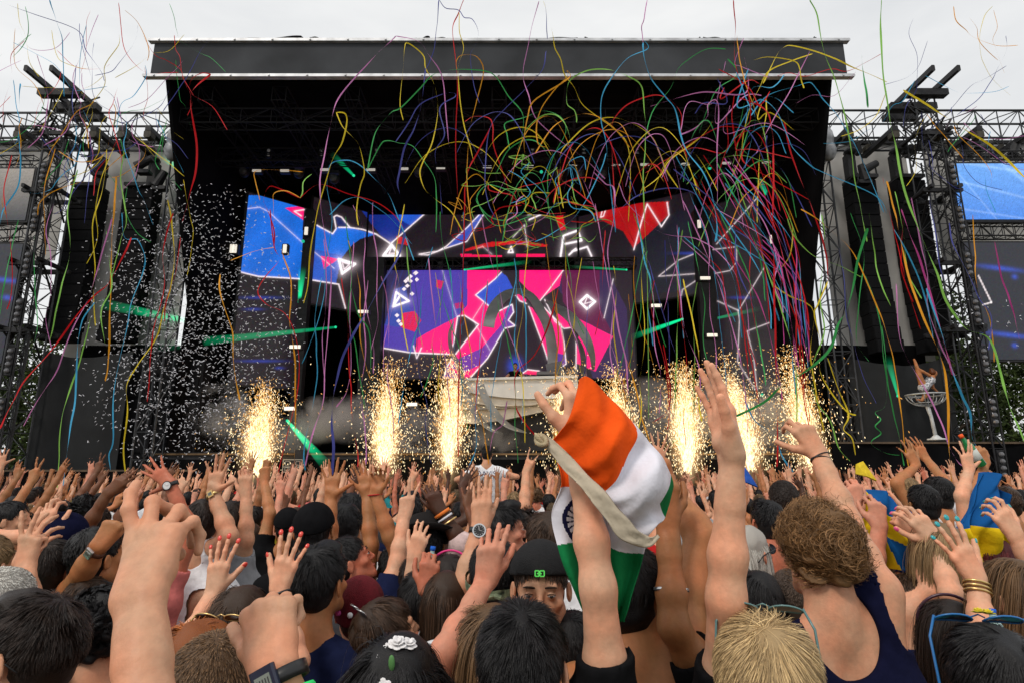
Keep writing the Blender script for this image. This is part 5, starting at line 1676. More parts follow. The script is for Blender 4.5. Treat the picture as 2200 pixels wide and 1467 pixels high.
# laser beams: lit air in narrow cones
M_las = vol_mat('laser_air', (0, 0, 0), 0.0, 1.0, (.01, .62, .30))
def beam(px0, py0, Y0, px1, py1, Y1, r0, r1, s, lab):
    a, b = at(px0, py0, Y0), at(px1, py1, Y1)
    m = vol_mat('laser_%d_%d' % (px0, py0), (0, 0, 0), 0.0, s, (.004, .50, .19))
    t = m.node_tree; v = [n for n in t.nodes if n.type == 'PRINCIPLED_VOLUME'][0]
    tc_ = t.nodes.new('ShaderNodeTexCoord'); sp_ = t.nodes.new('ShaderNodeSeparateXYZ'); mr = t.nodes.new('ShaderNodeMapRange'); nz_ = t.nodes.new('ShaderNodeTexNoise'); pw = t.nodes.new('ShaderNodeMath'); ml = t.nodes.new('ShaderNodeMath')
    t.links.new(tc_.outputs['Generated'], sp_.inputs[0]); t.links.new(sp_.outputs['Z'], mr.inputs['Value'])
    mr.inputs['From Min'].default_value = 1.0; mr.inputs['From Max'].default_value = 0.0
    pw.operation = 'POWER'; pw.inputs[1].default_value = 1.7
    t.links.new(mr.outputs['Result'], pw.inputs[0])
    ml.operation = 'MULTIPLY'; ml.inputs[1].default_value = s * 2.9
    t.links.new(pw.outputs[0], ml.inputs[0]); t.links.new(ml.outputs[0], v.inputs['Emission Strength'])
    root = empty('laser_beam', a); tag(root, lab, 'light beam', 'green laser beams')
    k = MB().bar((0, 0, 0), (0, 0, (b - a).length), r0 * .8, r1, 16).build('beam', m, root, True)
    k.rotation_euler = (b - a).to_track_quat('Z', 'Y').to_euler()
    MB().ball((0, 0, 0), max(.035, r0 * .9), 10, 8).build('beam_source', emit_mat('laser_src', (.03, .85, .40), .9), root, True)
for bdef in (
    (409, 381, 19.0, 348, 335, 17.6, .05, .16, 5.5, 'green laser beam at the roof corner over the confetti'),
    (472, 703, 20.5, 196, 649, 17.2, .05, .19, 4.2, 'longest green laser beam, crossing the confetti cloud'),
    (721, 703, 21.5, 300, 748, 17.8, .05, .20, 2.0, 'faint green laser beam running low under the long one'),
    (643, 650, 21.0, 650, 572, 19.8, .06, .15, 6.0, 'short green laser beam upright on the pillar by the blue wall'),
    (617, 903, 19.5, 705, 1003, 17.3, .05, .17, 5.0, 'green laser beam slanting down behind the flight case'),
    (998, 580, 22.0, 1146, 562, 21.5, .04, .09, 6.0, 'green laser beam over the centre screen, longer of the two'),
    (1346, 580, 22.0, 1220, 573, 21.5, .04, .07, 5.0, 'green laser beam over the centre screen, shorter of the two'),
    (1466, 686, 21.0, 1353, 726, 19.5, .05, .12, 6.0, 'green laser beam beside the centre screen over the big hand'),
    (1526, 687, 21.0, 1640, 662, 20.0, .05, .09, 2.6, 'green laser beam on the thin white zigzag wall'),
    (1711, 805, 19.5, 1800, 812, 18.6, .08, .38, 2.0, 'wide green laser glow above the last spark fountain'),
    (1653, 429, 20.0, 1628, 382, 18.8, .05, .12, 4.0, 'short green laser beam high under the dancer side roof'),
    (1929, 850, 16.8, 1906, 762, 16.0, .03, .10, 5.0, 'green laser beam over the black cloth by the dancer'),
    (760, 378, 19.2, 712, 330, 17.8, .05, .12, 2.5, 'faint green laser beam dropping from the front truss')):
    beam(*bdef)
for i, (px, py) in enumerate(((1163, 370), (1525, 362), (651, 519), (1637, 848))):
    e_ = MB().ball((0, 0, 0), .055, 10, 8).build('laser_lamp', emit_mat('laser_dot', (.02, .6, .35), .9), None, True); e_.location = at(px, py, 19.0)
    tag(e_, 'small glowing green laser lamp %s' % ['on the front truss over the booth', 'on the front truss over the red wedge', 'on the pillar above the upright beam', 'low at the dancer side of the stage'][i], 'laser lamp')

# ---------------------------------------------------------------- confetti
M_conf = mat('white_confetti', (.62, .62, .66), rough=.8)
rgc = np.random.default_rng(12)
pts = []
while len(pts) < 3400:
    x, y = rgc.normal(395, 135), rgc.normal(700, 175)
    if 395 < y < 1015 and 60 < x < 720 and (x > 235 or rgc.uniform() < .55):
        k = ((x - 400) / 230) ** 2 + ((y - 700) / 300) ** 2
        if k < 1.25 or rgc.uniform() < .12:
            pts.append((x, y, rgc.uniform(11.5, 17.0)))
for _ in range(60):
    pts.append((rgc.uniform(2060, 2200), rgc.uniform(630, 960), rgc.uniform(12, 16)))
pts.sort(key=lambda p: p[2])
def flake(L, Wd):
    return np.array([(-L, -Wd, 0), (L, -Wd, 0), (L, Wd, 0), (-L, Wd, 0), (0, -Wd, L * .25), (0, Wd, L * .25)])
FLF = [(0, 4, 5, 3), (4, 1, 2, 5)]
fm = [newmesh('confetti', flake(.025, .0068) + np.array([0, 0, 0]), FLF, M_conf) for _ in range(1)][0]
rest = MB()
for i, (x, y, Y) in enumerate(pts):
    p = at(x, y, Y)
    Mr = Matrix.Rotation(rgc.uniform(-1.2, 1.2), 3, 'Y') @ Matrix.Rotation(rgc.uniform(-1.0, 1.0) + 1.57, 3, 'X') @ Matrix.Rotation(rgc.uniform(-.6, .6), 3, 'Z')
    if i < 290:
        o = bpy.data.objects.new('confetti', fm); COL.objects.link(o)
        o.location = p; o.rotation_euler = Mr.to_euler()
        tag(o, 'white paper confetti strip floating in the cloud before the speaker columns', 'confetti', 'confetti strips in the air')
    else:
        rest.add(flake(.025 + .004 * rgc.uniform(-1, 1), .0068) @ np.array(Mr).T + np.array(p), FLF)
rest.build('confetti_cloud', M_conf)['kind'] = 'stuff'

# ---------------------------------------------------------------- things people wear
def ring(I, key, m, r=.030, t=.004, off=.0, name='wristband', w=.004, tilt=0.0):
    """band round the wrist; off moves it towards the elbow"""
    Wp, E = I['Wr'][key], I['E'][key]
    d = (Wp - E).normalized(); n = I['hands'][key][2]
    n = (n - d * n.dot(d)).normalized(); t_ = d.cross(n)
    c = Wp - d * off
    b = np.array(I['base'])
    P = [c + n * math.cos(a) * r * .86 + t_ * math.sin(a) * r * 1.08 + d * tilt * math.sin(a) - Vector(b) for a in np.linspace(0, 2 * math.pi, 25)[:-1]]
    if w <= t * 1.2:
        return MB().tube(P, t, 6, True).build(name, m, I['o'], True)
    mb = MB(); V = []
    for a, p in zip(np.linspace(0, 2 * math.pi, 25)[:-1], P):
        o = (p + Vector(b) - c).normalized()
        V += [p - d * w, p + d * w, p + d * w + o * t, p - d * w + o * t]
    k = 24
    fs = [(4 * i + j, 4 * i + (j + 1) % 4, 4 * ((i + 1) % k) + (j + 1) % 4, 4 * ((i + 1) % k) + j) for i in range(k) for j in range(4)]
    return mb.add(V, fs).build(name, m, I['o'], True)

def watch(I, key, mband, mcase, mface, off=.03, r=.030, size=.020, square=False, side=1.0):
    bd = ring(I, key, mband, r, .003, off, 'watch', .009)
    Wp, E = I['Wr'][key], I['E'][key]
    d = (Wp - E).normalized(); n = I['hands'][key][2]; n = (n - d * n.dot(d)).normalized() * side; t_ = d.cross(n)
    c = Wp - d * off + n * (r * .86 + .002) - Vector(np.array(I['base']))
    M = Matrix((t_, d, n)).transposed()
    if square:
        MB().bbox(c + n * .003, (size * 1.7, size * 1.9, .010), .003, M).build('watch_case', mcase, bd)
        MB().box(c + n * .0085, (size * 1.05, size * .95, .002), M).build('watch_face', mface, bd)
        sg = MB()
        for i in range(5):
            sg.box(c + n * .0098 + t_ * (-size * .38 + i * size * .19), (.0012, size * .5, .0006), M)
        sg.build('digits', mat('lcd_digit', (.05, .05, .05)), bd)
    else:
        MB().bar(c - n * .001, c + n * .006, size * .95, size, 22).build('watch_case', mcase, bd)
        MB().bar(c + n * .006, c + n * .0075, size * .80, size * .80, 22).build('watch_face', mface, bd)
        h = MB()
        for a in range(12):
            q = M @ Vector((math.cos(a * R(30)), math.sin(a * R(30)), 0))
            h.bar(c + n * .008 + q * size * .55, c + n * .008 + q * size * .74, .0008)
        h.bar(c + n * .009, c + n * .009 + t_ * size * .45, .001).bar(c + n * .009, c + n * .009 + d * size * .5 - t_ * size * .2, .001)
        h.build('watch_hand', mat('watch_mark', (.6, .6, .6)), bd)
    return bd

def nails(I, key, m, idx=(0, 1, 2, 3, 4), big=1.0):
    b = Vector(np.array(I['base']))
    for i in idx:
        p, dd, nn, r = I['tips'][key][i]
        x = dd.cross(nn).normalized()
        M = Matrix((x, dd, nn)).transposed()
        MB().ball(p + nn * r * .80 - dd * .003 - b, (r * .85 * big, r * 1.15 * big, r * .42 * big), 10, 6, M).build('fingernail', m, I['o'], True)

def glasses(I, pos, rot, mframe, mlens, name='sunglasses', s=1.0, arms_=True, lw=.026, lh=.019):
    """pair of glasses in head coordinates"""
    Hm, hc, q = I['Hm'], I['hc'], I['q']
    M = Hm @ Matrix.Rotation(R(rot), 3, 'X')
    o = hc + Hm @ Vector(pos) * q - Vector(np.array(I['base']))
    f = MB(); l_ = MB()
    for sx in (-1, 1):
        P = [o + M @ Vector((sx * .034 + math.cos(a) * lw * (1 + .12 * math.sin(a)), -.004 * math.cos(a) ** 2, math.sin(a) * lh)) * s for a in np.linspace(0, 2 * math.pi, 19)[:-1]]
        f.tube(P, .0016 * s, 5, True)
        l_.add([p for p in P] + [o + M @ Vector((sx * .034, .004, 0)) * s], [(i, (i + 1) % 18, 18) for i in range(18)])
        if arms_:
            f.tube([o + M @ Vector((sx * .060, 0, .006)) * s, o + M @ Vector((sx * .074, -.03, .006)) * s, o + M @ Vector((sx * .078, -.10, .0)) * s, o + M @ Vector((sx * .076, -.135, -.02)) * s], .0022 * s, 5)
    f.tube([o + M @ Vector((-.010, 0, .004)) * s, o + M @ Vector((0, .003, .009)) * s, o + M @ Vector((.010, 0, .004)) * s], .0016, 5)
    fo_ = f.build(name, mframe, I['o'], True)
    l_.build('lens', mlens, fo_, True)
    return fo_

def cap_on(I, m, style='back', name='cap', e=.018):
    """knitted cap, baseball cap or backwards cap fitted to the head"""
    fd = scalp_field(I, e, .006)
    x, y, z = local(I, fd.all())
    low = -z + (.036 if style != 'beanie' else .005) + .22 * y
    fd.F = np.maximum(fd.F, low + 0 * fd.F).astype(np.float32)
    if style in ('back', 'front'):
        sg = -1 if style == 'back' else 1
        for t in np.linspace(-.045, .045, 5):
            fd.cap(I['hp'](t, sg * .095, .030), I['hp'](t * 1.1, sg * (.165 - abs(t) * .5), .010), .0065, .005, .01)
    v, q = fd.mesh()
    return link(name, newmesh(name, v - np.array(I['base']), q, m, True), I['o'])

def flower(I, px, pos, m, r=.012, mc=None, name='flower'):
    Hm, hc, q = I['Hm'], I['hc'], I['q']
    o = hc + Hm @ Vector(pos) * q - Vector(np.array(I['base']))
    nn = (Hm @ (Vector(pos) - Vector((0, -.014, .02)))).normalized()
    u = nn.cross(Vector((0.3, .2, 1))).normalized(); v = nn.cross(u)
    f = MB(); rg = random.Random(px)
    for layer in range(3):
        npt = (6, 5, 4)[layer]
        for k in range(npt):
            a = k * 2 * math.pi / npt + layer * .6 + rg.uniform(-.15, .15)
            dd = u * math.cos(a) + v * math.sin(a)
            up_ = (.25, .75, 1.3)[layer]
            ax = (dd + nn * up_).normalized(); tx = nn.cross(dd).normalized(); tz = ax.cross(tx)
            M = Matrix((ax, tx, tz)).transposed()
            f.ball(o + dd * r * (.60, .36, .16)[layer] + nn * r * (.18, .38, .48)[layer], (r * .50, r * (.44, .36, .26)[layer], r * .10), 9, 6, M)
    fo_ = f.build(name, m, I['o'], True)
    if mc: MB().ball(o + nn * r * .5, r * .28, 8, 5).build('flower_centre', mc, fo_, True)
    return fo_

M_blk = mat('black_plastic', (.012, .012, .013), rough=.35, spec=.5)
M_gold = mat('gold_metal', (.75, .52, .22), rough=.3, metal=.9)
M_steel = mat('steel', (.60, .60, .60), rough=.25, metal=.9)
M_lensd = mat('dark_lens', (.05, .07, .10), rough=.12, spec=.8)
M_nred = mat('red_nail', (.75, .06, .04), rough=.2, spec=.6)
M_npink = mat('pink_nail', (.80, .10, .25), rough=.2, spec=.6)
M_nteal = mat('teal_nail', (.02, .35, .38), rough=.2, spec=.6)

def PP(label, head, group='people in the packed crowd', **k):
    if head[2] > 1.5 and not (k.get('L') or k.get('R')): head = (head[0], head[1], head[2] * 1.14)
    sp = dict(k); sp['head'] = at(*head)
    z = sp['head'].z
    sp.setdefault('res', max(.0042, min(.0085, head[2] * .0026)))
    return person_from(sp, label, group)

# ---------------------------------------------------------------- the people one can tell apart, traced from the photograph
# nearest hands
i1 = PP('person whose huge raised hand with one finger up towers beside the white t-shirt', (-1100, 1700, .30), s=1.0, res=.0035, fx=(-.56, -.28), fy=(.45, .95), zfine=1.45, skin='fair', hair=('short', 'brown'), shirt=('tee', 'black'), fat=1.08,
        R=arm(300, 1288, .74, 'hero1', -17, 'back', .72, e=(322, 1740, .64), s=(150, 2500, .40), exact=True, hs=1.0, tw=-6), arm=.89)
i2 = PP('balding man with short brown hair raising a fist with a square black digital watch', (470, 1530, 1.0), yaw=-12, nod=-8, res=.0036, skin='fair', hair=('buzz', 'lightbrown'), strands=7000, sw=.0011, shirt=('tee', 'black'), fat=1.05,
        R=arm(592, 1440, .86, 'fist2', -26, 'back', .55, e=(690, 1760, .82), exact=True, hs=1.05, tw=0), arm=.92)
watch(i2, 'R', M_blk, mat('watch_blue', (.02, .025, .05), rough=.3, spec=.5), mat('lcd', (.22, .25, .22), rough=.4), off=.012, r=.034, size=.019, square=True)
ring(i2, 'R', mat('green_band', (.03, .65, .15), emit=.1), .034, .005, .036, 'glow_band')
nails(i2, 'R', mat('pale_nail', srgb('dba095'), rough=.3, spec=.5), (4,), 1.0)
i3 = PP('man with thick black hair and black t-shirt gripping the orange flag end', (1127, 1432, 1.24), yaw=-14, nod=2, res=.004, skin='light', hair=('spiky', 'black'), strands=18000, sw=.0011, shirt=('tee', 'black'), legs='black',
        R=arm(1240, 945, 1.24, 'pinch', 6, (0.5, -.8, 0), .1, e=(1285, 1262, 1.20), s=(1310, 1535, 1.24), exact=True), girth=1.0, arm=.88)
i4 = PP('black t-shirt person whose long bare arm ends in a big open hand', (1400, 1640, 1.42), yaw=0, res=.004, skin='light', hair=('short', 'brown'), shirt=('tee', 'black'), s=1.0,
        R=arm(1572, 985, 1.24, 'flat', -6, (.92, .25, 0), .12, e=(1560, 1285, 1.26), s=(1560, 1545, 1.38), exact=True, hs=1.04), girth=1.0, arm=.95)
i5 = PP('tall person with curly brown mop, navy tank top and two black wrist bands', (1757, 1186, 1.78), yaw=4, nod=0, res=.0042, skin='fair', hair=('curly', 'curlybrown'), strands=24000, sw=.0013, shirt=('tank', 'darknavy'), s=1.04,
        R=arm(1757, 972, 2.12, 'pinch', -24, 'back', .15, s=(1880, 1262, 1.78), exact=True, e=(1820, 1118, 1.97)), L=None)
for o_, tl in ((.020, .012), (.034, -.006)):
    ring(i5, 'R', M_blk, .031, .0022, o_, 'hair_band', .002, tl)
i6 = PP('blond person with tousled hair and clear framed glasses pushed up', (1652, 1470, 1.20), yaw=-22, nod=4, res=.004, skin='fair', hair=('blond', 'blond'), strands=26000, sw=.0011, shirt=('tee', 'charcoal'))
glasses(i6, (0.0, .050, .135), 62, mat('teal_frame', (.10, .20, .20), rough=.25, spec=.6), mat('clear_lens', (.35, .30, .26), rough=.1, spec=.6), 'glasses', 1.15)
i7 = PP('dark haired shirtless man in profile between flag and bangled forearm', (1365, 1272, 1.62), yaw=-48, nod=6, res=.0042, skin='tan', hair=('short', 'black'), strands=7000, sw=.0013, shirt=None,
        R=arm(1448, 1062, 1.72, 'grip', -12, 'right', 0, e=(1506, 1150, 1.66), s=(1462, 1345, 1.62)), girth=1.05)
i8 = PP('man with a silver bangle on the forearm holding the white flag end', (1588, 1390, 1.62), yaw=18, res=.0045, skin='olive', hair=('short', 'black'), shirt=('tee', 'black'),
        L=arm(1434, 1120, 1.55, 'grip', 0, 'back', 0, e=(1447, 1345, 1.50), s=(1512, 1450, 1.55)))
ring(i8, 'L', M_steel, .036, .0028, .155, 'bangle')
i9 = PP('man facing the camera in a backwards black cap with a green emblem', (1162, 1262, 1.60), yaw=176, nod=-4, res=.0042, skin='fair', hair=('short', 'brown'), shirt=('tank', 'white'))
cp = cap_on(i9, mat('cap_black', (.010, .010, .011), rough=.85, nscale=60, bump=.3), 'back', 'cap', .020)
em = MB()
_o = i9['hp'](0, 0, 0) - Vector(np.array(i9['base']))
def on_cap(u, v):
    d = i9['Hm'] @ Vector((u, .1175 - 1.2 * (v - .05) ** 2 * 8, v)) * i9['q']
    return _o + d
for (u0, v0, u1, v1) in ((-.013, .060, -.001, .060), (-.013, .074, -.001, .074), (-.013, .060, -.013, .074), (-.001, .060, -.001, .065), (-.001, .069, -.001, .074), (.002, .060, .013, .060), (.002, .074, .013, .074), (.013, .060, .013, .074), (.002, .060, .002, .074), (-.006, .067, .008, .067)):
    em.bar(on_cap(u0, v0), on_cap(u1, v1), .0021)
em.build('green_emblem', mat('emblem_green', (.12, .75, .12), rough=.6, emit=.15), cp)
M_eye = mat('eye_white', (.34, .30, .28), rough=.2, spec=.6)
M_iris = mat('iris', (.03, .02, .015), rough=.2)
M_brow = mat('brow_hair', (.035, .02, .013), rough=.8)
def face_parts(I, lips=True):
    hp_, q, b = I['hp'], I['q'], Vector(np.array(I['base']))
    for sx in (-1, 1):
        e_ = MB().ball(hp_(sx * .031, .0835, -.001) - b, np.array((.0115, .0100, .0048)) * q, 12, 8, I['Hm']).build('eye', M_eye, I['o'], True)
        MB().ball(hp_(sx * .031, .0925, -.001) - b, np.array((.0052, .0030, .0046)) * q, 10, 6, I['Hm']).build('iris', M_iris, e_, True)
        MB().tube([hp_(sx * t, .0925 - abs(t - .03) * .35, .0205 + .003 * math.sin((t - .015) * 90)) - b for t in (.014, .022, .031, .040, .047)], [.0018, .0034, .0034, .0028, .0012], 6).build('eyebrow', M_brow, I['o'], True)
        MB().tube([hp_(sx * t, .0945 - abs(t - .031) * .5, .0070 - abs(t - .031) * .35) - b for t in (.019, .025, .031, .037, .043)], .0013, 5).build('eyelid', M_brow, I['o'], True)
    if lips:
        MB().tube([hp_(t, .0915 - abs(t) * .25, -.0625 + .001 * math.cos(t * 200)) - b for t in (-.022, -.012, 0, .012, .022)], [.0015, .0044, .0050, .0044, .0015], 6).build('lips', mat('lips', srgb('b0625a'), rough=.4), I['o'], True)
face_parts(i9)

i10 = PP('man with short dark hair and a leaf patterned bandana tied behind', (1064, 1240, 1.74), yaw=0, res=.0045, skin='light', hair=('short', 'black'), strands=8000, sw=.0012, shirt=('tee', 'white'))
bn = MB()
V_ = []
for a in np.linspace(0, 2 * math.pi, 33)[:-1]:
    for dz in (-.013, .013):
        V_.append(i10['hp'](.094 * math.sin(a), -.014 - .116 * math.cos(a), -.012 + dz + .022 * (1 - math.cos(a)) / 2 + .002 * math.sin(7 * a)) - Vector(np.array(i10['base'])))
k = 32
bn.add(V_, [(2 * i, 2 * ((i + 1) % k), 2 * ((i + 1) % k) + 1, 2 * i + 1) for i in range(k)])
for sx in (-1, 1):
    bn.tube([i10['hp'](0, -.132, -.012) - Vector(np.array(i10['base'])), i10['hp'](sx * .02, -.14, -.014) - Vector(np.array(i10['base'])), i10['hp'](sx * .04, -.135, -.028) - Vector(np.array(i10['base']))], [.006, .008, .003], 6)
bn.build('bandana', mat('leaf_print', (.010, .022, .012), rough=.9, nscale=28, namt=.4, col2=(.30, .36, .22)), i10['o'])
i11 = PP('man with swept dark hair and navy t-shirt beside the red fingernails', (688, 1250, 1.85), yaw=-14, turn=-6, res=.0045, skin='tan', hair=('quiff', 'black'), strands=12000, sw=.0013, shirt=('tee', 'navy'))
i12 = PP('man in black sunglasses with short brown cut facing the photo edge', (62, 1398, 1.40), yaw=62, turn=24, nod=2, res=.0042, skin='fair', hair=('quiff', 'darkbrown'), strands=12000, sw=.0014, shirt=('tee', 'navy'))
glasses(i12, (0, .098, .002), 0, M_blk, M_lensd, 'sunglasses', 1.0)
face_parts(i12)
i13 = PP('man with short dark brown cut in front of the navy backwards cap', (113, 1222, 2.15), yaw=-8, res=.005, skin='fair', hair=('short', 'darkbrown'), strands=8000, shirt=('tee', 'navy'))
i14 = PP('bearded man in grey t-shirt at the photo edge looking towards the stage centre', (22, 1118, 3.3), yaw=-68, skin='fair', hair=('short', 'black'), shirt=('tee', 'charcoal'))
i15 = PP('person in a navy backwards cap behind the short dark brown cut', (138, 1165, 2.7), yaw=-5, skin='light', hair=('short', 'brown'), shirt=('tee', 'navy'), L=arm(92, 1150, 2.6, 'claw', -4))
cap_on(i15, cloth_mat('darknavy'), 'back')
ring(i15, 'L', M_steel, .030, .003, .01, 'bracelet')
i16 = PP('dark haired man in black tank top turned to the huge hand', (212, 1196, 2.45), yaw=-30, skin='tan', hair=('short', 'black'), shirt=('tank', 'black'), L=arm(212, 1172, 2.3, 'fist', 25, 'back', .1, e=(180, 1225, 2.35)))
watch(i16, 'L', mat('brown_strap', (.12, .05, .03)), M_steel, M_steel, off=.02, size=.018, square=True)
i17 = PP('brown skinned person stretching one arm past the huge hand towards the stage', (252, 1165, 3.4), yaw=0, skin='brown', hair=('buzz', 'black'), shirt=('tee', 'maroon'), L=arm(232, 1058, 3.4, 'flat', 42, 'back', .1, e=(186, 1134, 3.4)))
i18 = PP('pink skinned person raising a hand with a white faced black watch', (300, 1195, 2.85), yaw=0, skin='rosy', hair=('short', 'lightbrown'), shirt=('tee', 'coral'), R=arm(366, 1040, 2.85, 'spread', -52, 'back', .1, e=(412, 1150, 2.85)))
watch(i18, 'R', M_blk, M_blk, mat('white_dial', (.8, .8, .8)), off=.005, size=.021)
i19 = PP('white t-shirt man raising a widely spread hand with gold digital watch', (442, 1122, 3.2), yaw=-6, skin='fair', hair=('short', 'darkbrown'), shirt=('tee', 'white'), res=.0065,
         R=arm(458, 1058, 3.15, 'spread', 6, 'palm', 0, e=(493, 1152, 3.1), s=(430, 1206, 3.2)), girth=1.08)
watch(i19, 'R', M_gold, M_gold, mat('lcd', (.22, .25, .22)), off=.012, size=.017, square=True, r=.033, side=-1)
i20 = PP('dark haired person behind the white t-shirt man, head only', (418, 1172, 3.5), yaw=-10, skin='tan', hair=('short', 'black'), shirt=('tee', 'black'))
i21 = PP('person in a light grey t-shirt with one thin arm up and fingers bent', (500, 1122, 3.45), yaw=0, skin='fair', hair=('short', 'darkbrown'), shirt=('tee', 'grey'), R=arm(529, 1062, 3.4, 'claw', -10, 'back', 0, e=(529, 1160, 3.35), s=(515, 1208, 3.4)))
i22 = PP('black cap and t-shirt person punching a fist before the first sparks', (618, 1130, 4.2), yaw=10, skin='tan', hair=('short', 'black'), shirt=('tee', 'black'), L=arm(567, 1032, 4.3, 'fist', -4, 'back', 0, e=(580, 1103, 4.2)))
cap_on(i22, cloth_mat('black'), 'front')
i23 = PP('woman with long brown hair raising both hands with red fingernails', (524, 1335, 1.95), yaw=-6, fem=True, res=.0046, skin='light', hair=('long', 'brown'), strands=7000, sw=.002, shirt=('strap', 'white'),
         L=arm(459, 1272, 2.05, 'open', 4, 'back', .05, e=(392, 1392, 1.95), exact=True), R=arm(600, 1268, 1.90, 'open', 10, 'back', .05, e=(640, 1420, 1.85), exact=True))
nails(i23, 'L', M_nred, big=1.5); nails(i23, 'R', M_nred, big=1.5)
ring(i23, 'R', M_blk, .028, .004, .012, 'bracelet')
i24 = PP('woman with long ginger hair and gold framed sunglasses on top of the head', (436, 1440, 1.42), yaw=-10, fem=True, res=.0046, skin='fair', hair=('long', 'ginger'), strands=9000, sw=.002, shirt=('strap', 'cream'))
glasses(i24, (0.0, .075, .105), 50, M_gold, mat('brown_lens', (.12, .07, .03), rough=.12, spec=.8), 'sunglasses', 1.05)
i25 = PP('bearded man in profile tilting the face up towards the streamers', (752, 1205, 2.45), yaw=-72, nod=26, res=.005, skin='rosy', hair=('short', 'black'), shirt=('tee', 'charcoal'))
face_parts(i25)
i26 = PP('person in a dark red knitted cap hung with coloured pompoms', (772, 1312, 2.02), yaw=10, skin='fair', hair=('short', 'brown'), shirt=('tee', 'red'))
cp = cap_on(i26, mat('maroon_knit', (.13, .006, .012), rough=.9, nscale=90, bump=.6), 'beanie', 'knitted_cap', .024)
for k, cl_ in enumerate(((.1, .5, .6), (.7, .1, .35), (.8, .8, .8), (.1, .6, .4), (.7, .3, .5), (.15, .3, .7))):
    a = R(-70 + k * 28)
    MB().ball(i26['hp'](.105 * math.sin(a), -.014 - .122 * math.cos(a), .032) - Vector(np.array(i26['base'])), .010, 8, 6).build('pompom', mat('pompom_%d' % k, cl_, rough=.9), cp, True)
i27 = PP('brown haired woman with silver aviator sunglasses on the back of her head', (832, 1358, 1.76), yaw=-62, nod=18, fem=True, res=.0045, skin='fair', hair=('mid', 'brown'), strands=9000, sw=.0018, shirt=('tee', 'navy'))
glasses(i27, (0.0, -.080, .118), 215, M_steel, mat('blue_lens', (.16, .20, .28), rough=.1, spec=.9), 'sunglasses', 1.0, False)
i28 = PP('dark haired person in navy raising a bare arm by the wide black hat', (896, 1246, 2.75), yaw=-4, skin='light', hair=('short', 'darkbrown'), shirt=('tee', 'navy'), L=arm(868, 1108, 2.85, 'vee', 8, 'back', 0, e=(853, 1205, 2.8), s=(832, 1275, 2.75)), R=arm(890, 1200, 2.5, 'relaxed', 14, 'back', 0, e=(876, 1300, 2.5)))
i29 = PP('tanned person throwing both hands up, thin red thread on one wrist', (846, 1222, 3.1), yaw=0, skin='tan', hair=('short', 'black'), shirt=None, L=arm(789, 1060, 3.1, 'open', -12, 'palm', 0, e=(797, 1172, 3.05)), R=arm(806, 1062, 3.0, 'relaxed', 8, 'palm', 0, e=(838, 1152, 3.0)), girth=1.06)
ring(i29, 'R', mat('red_thread', (.5, .01, .02)), .030, .003, .0, 'thread_bracelet', .002, .01)
i30 = PP('tanned man in a dark cap with one strong arm straight up', (676, 1140, 2.9), yaw=0, skin='tan', hair=('short', 'black'), shirt=('tee', 'black'), R=arm(711, 1068, 3.1, 'spread', 2, 'palm', 0, e=(708, 1165, 3.05)))
cap_on(i30, cloth_mat('black'), 'front')
i31 = PP('dark haired man in a white t-shirt between the strong arm and the twin arms', (745, 1130, 2.9), yaw=0, skin='tan', hair=('short', 'black'), shirt=('tee', 'white'))
PP('black haired man farther ahead, over the white t-shirt', (755, 1098, 3.6), yaw=0, skin='olive', hair=('short', 'black'), shirt=('tee', 'navy'))
iw = PP('woman looking back over the crowd beside the black cap', (652, 1148, 3.3), yaw=140, fem=True, skin='fair', hair=('long', 'black'), shirt=('strap', 'black'))
face_parts(iw)
i32 = PP('person in a wide brimmed black hat', (918, 1172, 2.7), yaw=5, skin='tan', hair=('short', 'black'), shirt=('tee', 'black'))
ht = MB(); b = Vector(np.array(i32['base']))
cR, cU = i32['Hm'] @ Vector((1, 0, 0)), (i32['Hm'] @ Vector((0, .5, .86))).normalized()
cF = cU.cross(cR) * -1
c0 = i32['hp'](0, -.01, .045) - b
V_ = []
prof = ((.085, .095), (.094, .08), (.10, .02), (.105, .005), (.14, .0), (.165, .008), (.165, .012), (.14, .006), (.11, .012), (.0, .10))
for (r, z) in prof:
    for a in np.linspace(0, 2 * math.pi, 29)[:-1]:
        V_.append(c0 + cR * math.cos(a) * r + cF * math.sin(a) * r * 1.08 + cU * (z - .006 * math.cos(2 * a) * (r > .15)))
ht.add(V_, [(j * 28 + i, j * 28 + (i + 1) % 28, (j + 1) * 28 + (i + 1) % 28, (j + 1) * 28 + i) for j in range(len(prof) - 1) for i in range(28)])
ht.build('wide_brimmed_hat', mat('felt', (.014, .012, .012), rough=.95), i32['o'], True)
i33 = PP('brown skinned person in pale pink long sleeves with bracelets', (942, 1132, 3.3), yaw=-4, skin='dark', hair=('short', 'black'), shirt=('shirt', mat('pale_pink_cotton', (.70, .52, .50), rough=.9, nscale=30, bump=.2)), R=arm(948, 1098, 3.0, 'relaxed', -30, 'back', 0, e=(992, 1168, 3.0), s=(985, 1215, 3.1)))
ring(i33, 'R', mat('orange_band', (.8, .2, .03)), .032, .006, .01, 'wristband', .008)
ring(i33, 'R', mat('white_band', (.7, .7, .75)), .032, .006, .035, 'wristband', .006); ring(i33, 'R', M_gold, .042, .003, .06, 'bangle')
i34 = PP('person with brown hair behind a pink headband', (966, 1248, 2.25), yaw=-2, fem=True, skin='fair', hair=('mid', 'darkbrown'), strands=4000, sw=.002, shirt=('tee', 'white'))
hb_ = [i34['hp'](.098 * math.cos(a), .010 + .02 * math.sin(a), .025 + .100 * math.sin(a)) - Vector(np.array(i34['base'])) for a in np.linspace(-.1, math.pi + .1, 20)]
MB().tube(hb_, .005, 6).build('headband', mat('hot_pink', (.75, .04, .22), rough=.5), i34['o'], True)
